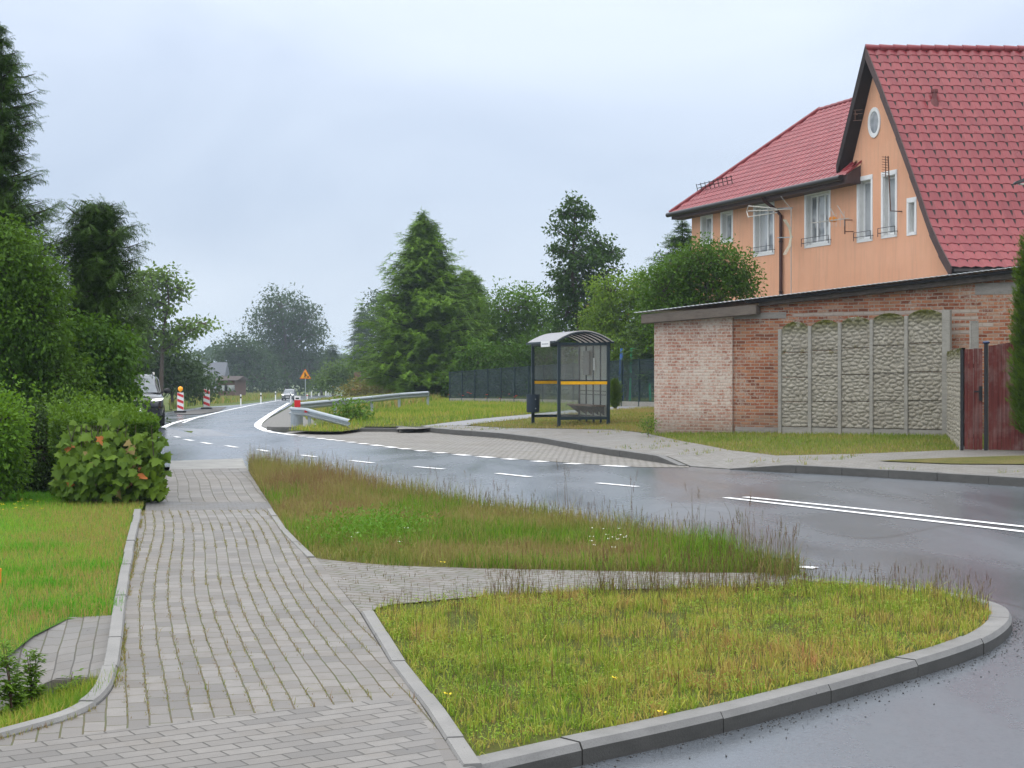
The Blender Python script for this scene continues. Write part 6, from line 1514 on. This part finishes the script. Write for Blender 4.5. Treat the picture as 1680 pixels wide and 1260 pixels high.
# broad-leaved weeds (clover) low in the grass
CLV = np.array([(0, 0, 0), (-.5, .4, .06), (0, .9, .0), (.5, .4, .06)]); P = scatter(ISL_B_poly, 1500); P = P[poly_dist(P, re2) > .10]; msk = vnoise(P, .4, 5) > .52; P = P[msk]; n = len(P)
az = rng.random(n)*6.283; y = np.c_[np.cos(az), np.sin(az), rng.normal(.15, .2, n)]
tag(inst_obj('clover', CLV, LEAF_F, np.c_[P, H(P[:, 0], P[:, 1]) + rng.uniform(.01, .07, n)], frames(y, np.array([0, 0, 1.0]) + rng.normal(0, .3, (n, 3))), rng.uniform(.008, .018, n), rng.random(n), leaf_mat('clover leaf', (.10, .22, .02), (.20, .36, .05), trans=.3, clump=3)), kind='stuff')
# stalks standing along the back edge of island B
def stalks(name, P, h, seed_len=.22):
    n = len(P); blades(name, P, h, rng.uniform(.003, .0045, n), G_S, rng.random(n), .30)
    k = rng.random(n) < .75; Q = P[k]; hh = h[k]; m = len(Q); rep = 7
    base = np.c_[Q, H(Q[:, 0], Q[:, 1])]; a = rng.random(m)*6.283; tilt = np.c_[np.cos(a), np.sin(a), np.zeros(m)]*(.15*hh)[:, None]
    PP = np.repeat(base, rep, 0); tt_ = np.tile(np.linspace(1-seed_len, 1, rep), m); PP[:, 2] += np.repeat(hh, rep)*tt_*.96; PP += np.repeat(tilt, rep, 0)*tt_[:, None]
    blades(name, PP[:, :2], np.repeat(hh, rep)*.10, np.full(len(PP), .0034), G_S, np.clip(np.repeat(rng.random(m), rep) + .2, 0, 1), .5, z=PP[:, 2])
back_line = GP([(600, 1000), (640, 992), (800, 977), (1000, 967), (1200, 964), (1330, 962)], 0)
bl_, q_ = resample(back_line, .02); sel = rng.integers(0, len(bl_), 1500); P = bl_[sel] + rng.normal(0, .16, (1500, 2)) + [0, -.15]; P = P[in_poly(P, ISL_B_poly) & (vnoise(P, .4, 77) > .30)]; stalks('grass', P, rng.uniform(.06, .36, len(P))*(.5+.8*vnoise(P, .5, 3)))
sel = rng.integers(0, len(kin), 1500); P = kin[sel] + rng.normal(0, .16, (1500, 2)); P = P[in_poly(P, ISL_B_poly) & (P[:, 1] > 11.0) & (P[:, 0] > 1.6)]; stalks('grass', P, rng.uniform(.06, .36, len(P))*(.5+.8*vnoise(P, .6, 13)))
# island A (behind): longer, rusty, tall against the road
P = scatter(ISL_A_poly, 1700); dk = poly_dist(P, kia); left = np.clip((P[:, 1] - 19.5)/3.5, 0, 1); pn = vnoise(P, .6, 11); pn2 = vnoise(P, 1.6, 12); n = len(P)
h = (.04 + .11*rng.random(n)) * (.4 + 1.0*pn)*(.65 + .7*vnoise(P, .16, 15)) + .20*np.exp(-dk/.55)*rng.random(n) + .26*left*rng.random(n)
green = np.exp(-poly_dist(P, GP([(540, 925), (800, 936), (1180, 940), (1285, 938)], 0))/.5)
blades('grass', P, h, rng.uniform(.004, .008, n), G_A, np.clip(-.02 + .42*rng.random(n) + .42*vnoise(P, .16, 17) + .42*pn2 - .40*green + .10*left, 0, 1), .6)
P = scatter(ISL_A_poly, 600); k = vnoise(P, 1.1, 21) > .62; P = P[k]; n = len(P); blades('grass', P, rng.uniform(.08, .2, n), rng.uniform(.005, .010, n), G_B, rng.random(n)*.35, .45)
sel = rng.integers(0, len(kia), 2800); P = kia[sel] + rng.normal(0, .25, (2800, 2)); P = P[in_poly(P, ISL_A_poly)]; stalks('grass', P, rng.uniform(.08, .40, len(P))*(.5+.8*vnoise(P, .5, 14)) + .20*np.clip((P[:, 1]-19)/4, 0, 1)*rng.random(len(P)))
# tall tuft at the tip of island A
tp = np.array(G(1278, 938, 0)); P = tp + rng.normal(0, 1, (800, 2))*[.12, .20]; n = len(P); P = P[P[:, 0] < tp[0] + .18]; n = len(P); blades('grass', P, rng.uniform(.08, .26, n), rng.uniform(.003, .006, n), G_A, rng.random(n)*.9, .6); stalks('grass', P[:60], rng.uniform(.25, .45, min(60, n)))
tp = np.array(G(1180, 915, 0)); P = tp + rng.normal(0, 1, (1800, 2))*[.30, .35]; P = P[in_poly(P, ISL_A_poly)]; n = len(P); blades('grass', P, rng.uniform(.12, .34, n), rng.uniform(.004, .007, n), G_B, rng.random(n)*.4, .45)
for px, py in ((925, 835), (1035, 860), (1140, 880), (1230, 893)):
    b_ = np.array(G(px, py, 0)); stalks('grass', b_[None] + rng.normal(0, .05, (5, 2)), rng.uniform(.45, .62, 5), .18)
# weedy clump + flowers on island A
P = np.array(G(610, 880, 0)) + rng.normal(0, 1, (2200, 2))*[.30, .7]; P = P[in_poly(P, ISL_A_poly)]; n = len(P); az = rng.random(n)*6.283; y = np.c_[np.cos(az), np.sin(az), rng.normal(.8, .5, n)]
tag(inst_obj('weeds', NARROW_V, LEAF_F, np.c_[P, rng.uniform(.02, .20, n)], frames(y, np.array([0, 0, 1.0]) + rng.normal(0, .4, (n, 3))), rng.uniform(.03, .06, n), rng.random(n), leaf_mat('weed leaf', (.05, .17, .02), (.12, .30, .05), trans=.3, clump=2)), kind='stuff')
FLV = np.array([(0, 0, 0), (-.4, .4, .1), (0, 1, .1), (.4, .4, .1)])
def flowers(name, pts, col, size, hgt):
    Q = np.array([G(x, y, 0) for x, y in pts]); Q = np.repeat(Q, 6, 0) + rng.normal(0, .012, (len(Q)*6, 2)); n = len(Q); az = np.tile(np.arange(6)*1.047, n//6); y = np.c_[np.cos(az), np.sin(az), np.full(n, .4)]
    hh = np.repeat(rng.uniform(*hgt, n//6), 6); tag(inst_obj(name, FLV, LEAF_F, np.c_[Q, H(Q[:, 0], Q[:, 1]) + hh], frames(y, np.tile([0, 0, 1.0], (n, 1))), np.full(n, size), rng.random(n), plain(name + ' petals', col, .6, vary=.1)), kind='stuff')
flowers('flowers', [(708, 862), (706, 858), (712, 864), (727, 935), (1085, 1190), (735, 1165), (1010, 1140)] + [(rng.uniform(0, 70), rng.uniform(828, 846)) for _ in range(12)], (.75, .55, .01), .016, (.06, .10))
flowers('flowers', [(rng.uniform(965, 1030), rng.uniform(890, 915)) for _ in range(14)] + [(rng.uniform(560, 700), rng.uniform(870, 910)) for _ in range(4)], (.70, .70, .60), .014, (.08, .16))
flowers('flowers', [(rng.uniform(735, 850), rng.uniform(658, 668)) for _ in range(16)], (.55, .06, .02), .07, (.25, .5))
# lawn on the left
P = scatter(LAWN_poly, 1500); P = P[(P[:, 0] > -9.5) & (poly_dist(P, left_edge) > .095)]; dk = poly_dist(P, left_edge); br = np.clip(1.25 - dk/(1.3 + 1.6*vnoise(P, 1.4, 31)), 0, 1); n = len(P); dry = np.clip((14 - P[:, 1])/4, 0, 1)*.8*(.4+.9*vnoise(P, .7, 34))
h = (.022 + .03*rng.random(n))*(1 + .7*br); blades('grass', P, h, rng.uniform(.003, .006, n), G_L, np.clip(.40*rng.random(n) + .15*vnoise(P, .8, 33) + .22*vnoise(P, .14, 35) + np.maximum(br, dry)*(.30 + .45*rng.random(n)), 0, 1), .5)
for px, py, s in ((145, 930, .22), (140, 992, .35), (95, 1000, .25), (60, 900, .2), (75, 960, .15), (30, 940, .2)):
    c = np.array(G(px, py, 0)); P = c + rng.normal(0, 1, (700, 2))*[s, s*.8]; P = P[in_poly(P, LAWN_poly)]; n = len(P); blades('grass', P, rng.uniform(.04, .09, n), rng.uniform(.003, .006, n), G_L, rng.random(n)*.45, .5)
# right bank
for poly, den, hh, ww, mt, lo_, sd in ((STRIP_poly, 420, (.04, .11), (.008, .014), G_D, 0, 41), (STRIP2_poly, 420, (.03, .08), (.008, .014), G_D, 0, 42), (BROWN_poly, 260, (.04, .11), (.010, .018), G_D, .2, 43), (LAWNR_poly, 130, (.06, .24), (.014, .026), G_B, 0, 44)):
    P = scatter(poly, den); n = len(P); blades('grass', P, rng.uniform(*hh, n), rng.uniform(*ww, n), mt, np.clip(lo_ + .5*rng.random(n) + .4*vnoise(P, 1.2, sd), 0, 1), .5)
c_ = np.array([G(px, 706 + 4*math.sin(px), 0) for px in np.linspace(1275, 1570, 60)]); 
# far verges
farL = GP([(278, 672), (330, 664), (390, 660), (430, 655), (470, 650), (470, 643), (390, 645), (280, 655)], 0); P = scatter(farL, 10); n = len(P); blades('grass', P, rng.uniform(.3, .7, n), rng.uniform(.05, .11, n), G_D, rng.random(n), .4)
farR = GP([(480, 668), (520, 660), (600, 652), (700, 648), (735, 655), (700, 664), (560, 684), (505, 690)], 0); P = scatter(farR, 24); n = len(P); blades('grass', P, rng.uniform(.2, .5, n), rng.uniform(.04, .08, n), G_D, rng.random(n), .4)
# weeds rooted in the paving joints
vv = rng.uniform(-3, 12, 26000); ju = rng.integers(0, 18, 26000)*.10; Q = axA + axd*vv[:, None] + axn*(ju - .05*np.sin(vv*.55) + rng.normal(0, .008, 26000))[:, None]
k = in_poly(Q, walk_poly) & ((vnoise(Q, .8, 51) + .35*np.exp(-poly_dist(Q, left_edge)/.55)*1.8 + .7*np.exp(-poly_dist(Q, re1)/.35)) > .66); Q = Q[k]; n = len(Q); blades('weeds', Q, rng.uniform(.008, .03, n)*(1 + (rng.random(n) > .96)*1.5), rng.uniform(.003, .006, n), G_A, np.clip(.35 + .65*rng.random(n), 0, 1), .8)
le_, _ = resample(left_edge, .004); sel = rng.integers(0, len(le_), 2600); Q = le_[sel] + np.c_[np.full(2600, .012), np.zeros(2600)] + rng.normal(0, .010, (2600, 2)); k = vnoise(Q, .5, 52) > .45; Q = Q[k]; n = len(Q); blades('weeds', Q, rng.uniform(.01, .045, n), rng.uniform(.003, .006, n), G_A, np.clip(.3 + .7*rng.random(n), 0, 1), .7)
BRp = GP(branch_top, 0) + GP(branch_bot, 0); Q = scatter(BRp, 130); k = vnoise(Q, .5, 53) > .55; Q = Q[k]; n = len(Q); blades('weeds', Q, rng.uniform(.01, .05, n), rng.uniform(.003, .005, n), G_S, rng.random(n), .6)
Wk = scatter(walk_out, 12); k = vnoise(Wk, 1.2, 54) > .6; Wk = Wk[k]; Wk = np.repeat(Wk, 6, 0) + rng.normal(0, .04, (len(Wk)*6, 2)); n = len(Wk); blades('weeds', Wk, rng.uniform(.03, .10, n), rng.uniform(.006, .012, n), G_D, rng.random(n), .7, z=H(Wk[:, 0], Wk[:, 1]) + .03)
# ditch grass and tall weeds by the culvert
HOL2 = [(p[0], p[1]) for p in hol]; dm = ditch.data; dm.calc_loop_triangles(); T3 = np.array([[dm.vertices[v].co[:] for v in t_.vertices] for t_ in dm.loop_triangles]); ar = np.linalg.norm(np.cross(T3[:, 1]-T3[:, 0], T3[:, 2]-T3[:, 0]), axis=1); ti = rng.choice(len(T3), 5200, p=ar/ar.sum()); r1 = np.sqrt(rng.random(5200))[:, None]; r2 = rng.random(5200)[:, None]; P3 = T3[ti, 0]*(1-r1) + T3[ti, 1]*r1*(1-r2) + T3[ti, 2]*r1*r2; P = P3[:, :2]; tri_z = P3[:, 2]; n = len(P); blades('grass', P, rng.uniform(.04, .13, n), rng.uniform(.003, .006, n), G_B, np.clip(.1 + .75*rng.random(n)*vnoise(P, .4, 61)*1.4, 0, 1), .5, z=tri_z)
def weed(px, py, d, hgt, label, seed_):
    r = np.random.default_rng(seed_); c = Vector(gz(px, py, d)); root = thing('mugwort', label, 'weed', tuple(c)); m = MB(); Ps = []; Ys = []; Ss = []
    for s in range(3 if hgt > .3 else 1):
        a = r.random()*6.28; hh = hgt*r.uniform(.7, 1.0); tx, ty = .16*hh*math.cos(a), .16*hh*math.sin(a); m.tube([(tx*.2, ty*.2, -.05), (tx*.5, ty*.5, hh*.5), (tx, ty, hh)], [.005, .004, .0015], 5)
        for i in range(int(48*hh/.4)):
            t = r.uniform(.12, 1.02); az = r.random()*6.28; p = np.array([tx*t, ty*t, hh*t])
            for q in range(5):
                Ps.append(p + np.array([math.cos(az), math.sin(az), .2])*.012*q); Ys.append([math.cos(az + (q-2)*.55), math.sin(az + (q-2)*.55), r.normal(.05, .3)]); Ss.append(r.uniform(.03, .06)*(1.15 - .5*t))
    n = len(Ps); inst_obj('foliage', NARROW_V*[1.3, 1, 1], LEAF_F, np.array(Ps), frames(np.array(Ys), np.array([0, 0, 1.0]) + r.normal(0, .3, (n, 3))), np.array(Ss), r.random(n), M_WEED, root); m.build('stem', plain('weed stem', (.12, .07, .045), .7), root, recalc=False)
M_WEED = leaf_mat('mugwort leaf', (.06, .15, .025), (.13, .28, .06), trans=.3, clump=6)
weed(24, 1176, -.18, .40, 'tall green mugwort weed leaning over the culvert at the left edge', 1); weed(56, 1164, -.19, .36, 'tall green mugwort weed standing in front of the culvert apron', 2); weed(112, 1146, -.16, .19, 'short green weed in front of the culvert opening', 3)
sx = at(-2, 960, 12.3); st_ = thing('marker_stake', 'small orange marker stake at the left edge of the lawn', 'stake', (sx.x, sx.y, 0)); m = MB(); m.prism([(-.015, -.015, -.05), (.015, -.015, -.05), (.015, .015, -.05), (-.015, .015, -.05)], (0, 0, .16)); m.build('shaft', M_ORANGE, st_); m = MB(); m.cbox((0, 0, .122), .036, .036, .022); m.build('head', M_ORANGE, st_)

# grit and small stones washed against the kerbs
def grit(line, n, spread, smin, smax, side, off):
    L_, _ = resample(line, .03); t = np.gradient(L_, axis=0); t /= np.linalg.norm(t, axis=1)[:, None]; nr = np.c_[-t[:, 1], t[:, 0]]*-side
    sel = rng.integers(0, len(L_), n); Q = L_[sel] + nr[sel]*(.01 + rng.exponential(spread, n))[:, None]
    s = smin + (smax - smin)*rng.random(n)**4
    tv = np.array([(1, 0, 0), (-1, .1, 0), (0, 1, .1), (.1, -1, 0), (0, 0, .8), (0, .1, -.6)])*.5; tf = [np.array([(0, 2, 4), (2, 1, 4), (1, 3, 4), (3, 0, 4), (2, 0, 5), (1, 2, 5), (3, 1, 5), (0, 3, 5)])]
    tag(inst_obj('gravel', tv, tf, np.c_[Q, H(Q[:, 0], Q[:, 1]) + ROAD + off], frames(rng.normal(size=(n, 3)), rng.normal(size=(n, 3))), s, rng.random(n), M_GRIT), kind='stuff')
M_GRIT = plain('dark grit', (.07, .068, .065), .8, vary=.6, scale=30)
grit(kerbB, 2200, .07, .003, .015, 1, .003); grit(kerbA, 900, .10, .004, .018, 1, .004); grit(k2[::-1], 1600, .16, .008, .035, -1, .006); grit(k1, 500, .08, .008, .03, -1, .01)
# ================================================================== SKY, SUN, AIR, CAMERA
w = bpy.data.worlds.new('World'); SC.world = w; w.use_nodes = True
nt = w.node_tree; nt.nodes.clear()
def wn(t, ins=None, **p):
    x = nt.nodes.new(t)
    for k, v in p.items(): setattr(x, k, v)
    for k, v in (ins or {}).items():
        if isinstance(v, bpy.types.NodeSocket): nt.links.new(v, x.inputs[k])
        else: x.inputs[k].default_value = v
    return x
SUN_EL, SUN_AZ = 68, 250
sky = wn('ShaderNodeTexSky', sky_type='NISHITA', sun_disc=False, sun_elevation=R(SUN_EL), sun_rotation=R(SUN_AZ), air_density=1.0, dust_density=3.0)
skyb = wn('ShaderNodeBackground', {'Color': sky.outputs[0], 'Strength': .08})
tc = wn('ShaderNodeTexCoord'); sep = wn('ShaderNodeSeparateXYZ', {0: tc.outputs['Generated']})
def wramp(fac, stops):
    r = wn('ShaderNodeValToRGB', {'Fac': fac}); e = r.color_ramp.elements
    while len(e) < len(stops): e.new(.5)
    for x, (p, c) in zip(e, stops): x.position = p; x.color = (*c, 1)
    return r.outputs[0]
grad = wramp(sep.outputs['Z'], SKY_STOPS if 'SKY_STOPS' in globals() else [(0.0, (.64, .70, .76)), (.05, (.59, .66, .755)), (.11, (.515, .595, .72)), (.16, (.545, .625, .755)), (.22, (.64, .715, .85)), (.40, (.88, .93, 1.0)), (1.0, (1, 1, 1))])
boost = wramp(sep.outputs['Z'], [(0.0, (.5, .5, .5)), (.24, (.5, .5, .5)), (.6, (.8, .8, .8)), (1.0, (1, 1, 1))])
mp = wn('ShaderNodeMapping', {'Vector': tc.outputs['Generated'], 'Scale': (1.0, 1.0, 2.2)})
nz = wn('ShaderNodeTexNoise', {'Vector': mp.outputs[0], 'Scale': 3.4, 'Detail': 5.0, 'Roughness': .5, 'Distortion': .7})
nr = wramp(nz.outputs['Fac'], [(.30, (.83, .855, .89)), (.50, (.97, .975, .98)), (.72, (1.07, 1.06, 1.05))])
mul = wn('ShaderNodeMix', data_type='RGBA', blend_type='MULTIPLY', clamp_result=False); mul.inputs[0].default_value = 1
nt.links.new(grad, mul.inputs[6]); nt.links.new(nr, mul.inputs[7])
mul2 = wn('ShaderNodeMix', data_type='RGBA', blend_type='MULTIPLY'); mul2.inputs[0].default_value = 1
nt.links.new(mul.outputs[2], mul2.inputs[6]); nt.links.new(boost, mul2.inputs[7])
cloud = wn('ShaderNodeBackground', {'Color': mul2.outputs[2], 'Strength': 2.0})
ms = wn('ShaderNodeMixShader', {0: .92, 1: skyb.outputs[0], 2: cloud.outputs[0]})
out = wn('ShaderNodeOutputWorld', {0: ms.outputs[0]})

sd = bpy.data.lights.new('sun', 'SUN'); sd.energy = .7; sd.angle = R(60); sd.color = (1, .96, .9)
so_ = bpy.data.objects.new('sun', sd); COL.objects.link(so_)
az = R(SUN_AZ); el = R(SUN_EL)
dirv = Vector((math.sin(az)*math.cos(el), math.cos(az)*math.cos(el), math.sin(el)))     # towards the sun
so_.rotation_euler = dirv.to_track_quat('Z', 'Y').to_euler()

# air: one even volume round the whole scene
hz = NT('haze air')
hz.t.nodes.remove(hz.b)
pv = hz.n('ShaderNodeVolumePrincipled', {'Color': (.74, .87, 1.0), 'Density': HAZE if 'HAZE' in globals() else .00042, 'Anisotropy': .0})
hz.t.links.new(pv.outputs[0], hz.out.inputs['Volume'])
mb = MB(); mb.box(-2600, 2600, -70, 3100, -6, 40); hb = mb.build('haze', hz.m); tag(hb, kind='stuff')

cam = bpy.data.cameras.new('camera'); co = bpy.data.objects.new('camera', cam); COL.objects.link(co)
co.location = (0, 0, EYE); co.rotation_euler = (R(90), 0, 0)
cam.sensor_width = 36; cam.lens = F / 1680 * 36; cam.shift_y = -(630 - HY) / 1680; cam.clip_start = .1; cam.clip_end = 6000
SC.camera = co
vs = SC.view_settings; vs.view_transform = 'Standard'; vs.look = 'None'; vs.gamma = 1; vs.exposure = EXPO if 'EXPO' in globals() else 0.46
SC.cycles.max_bounces = 6; SC.cycles.diffuse_bounces = 3; SC.cycles.transparent_max_bounces = 12; SC.cycles.volume_bounces = 0
SC.cycles.use_denoising = True
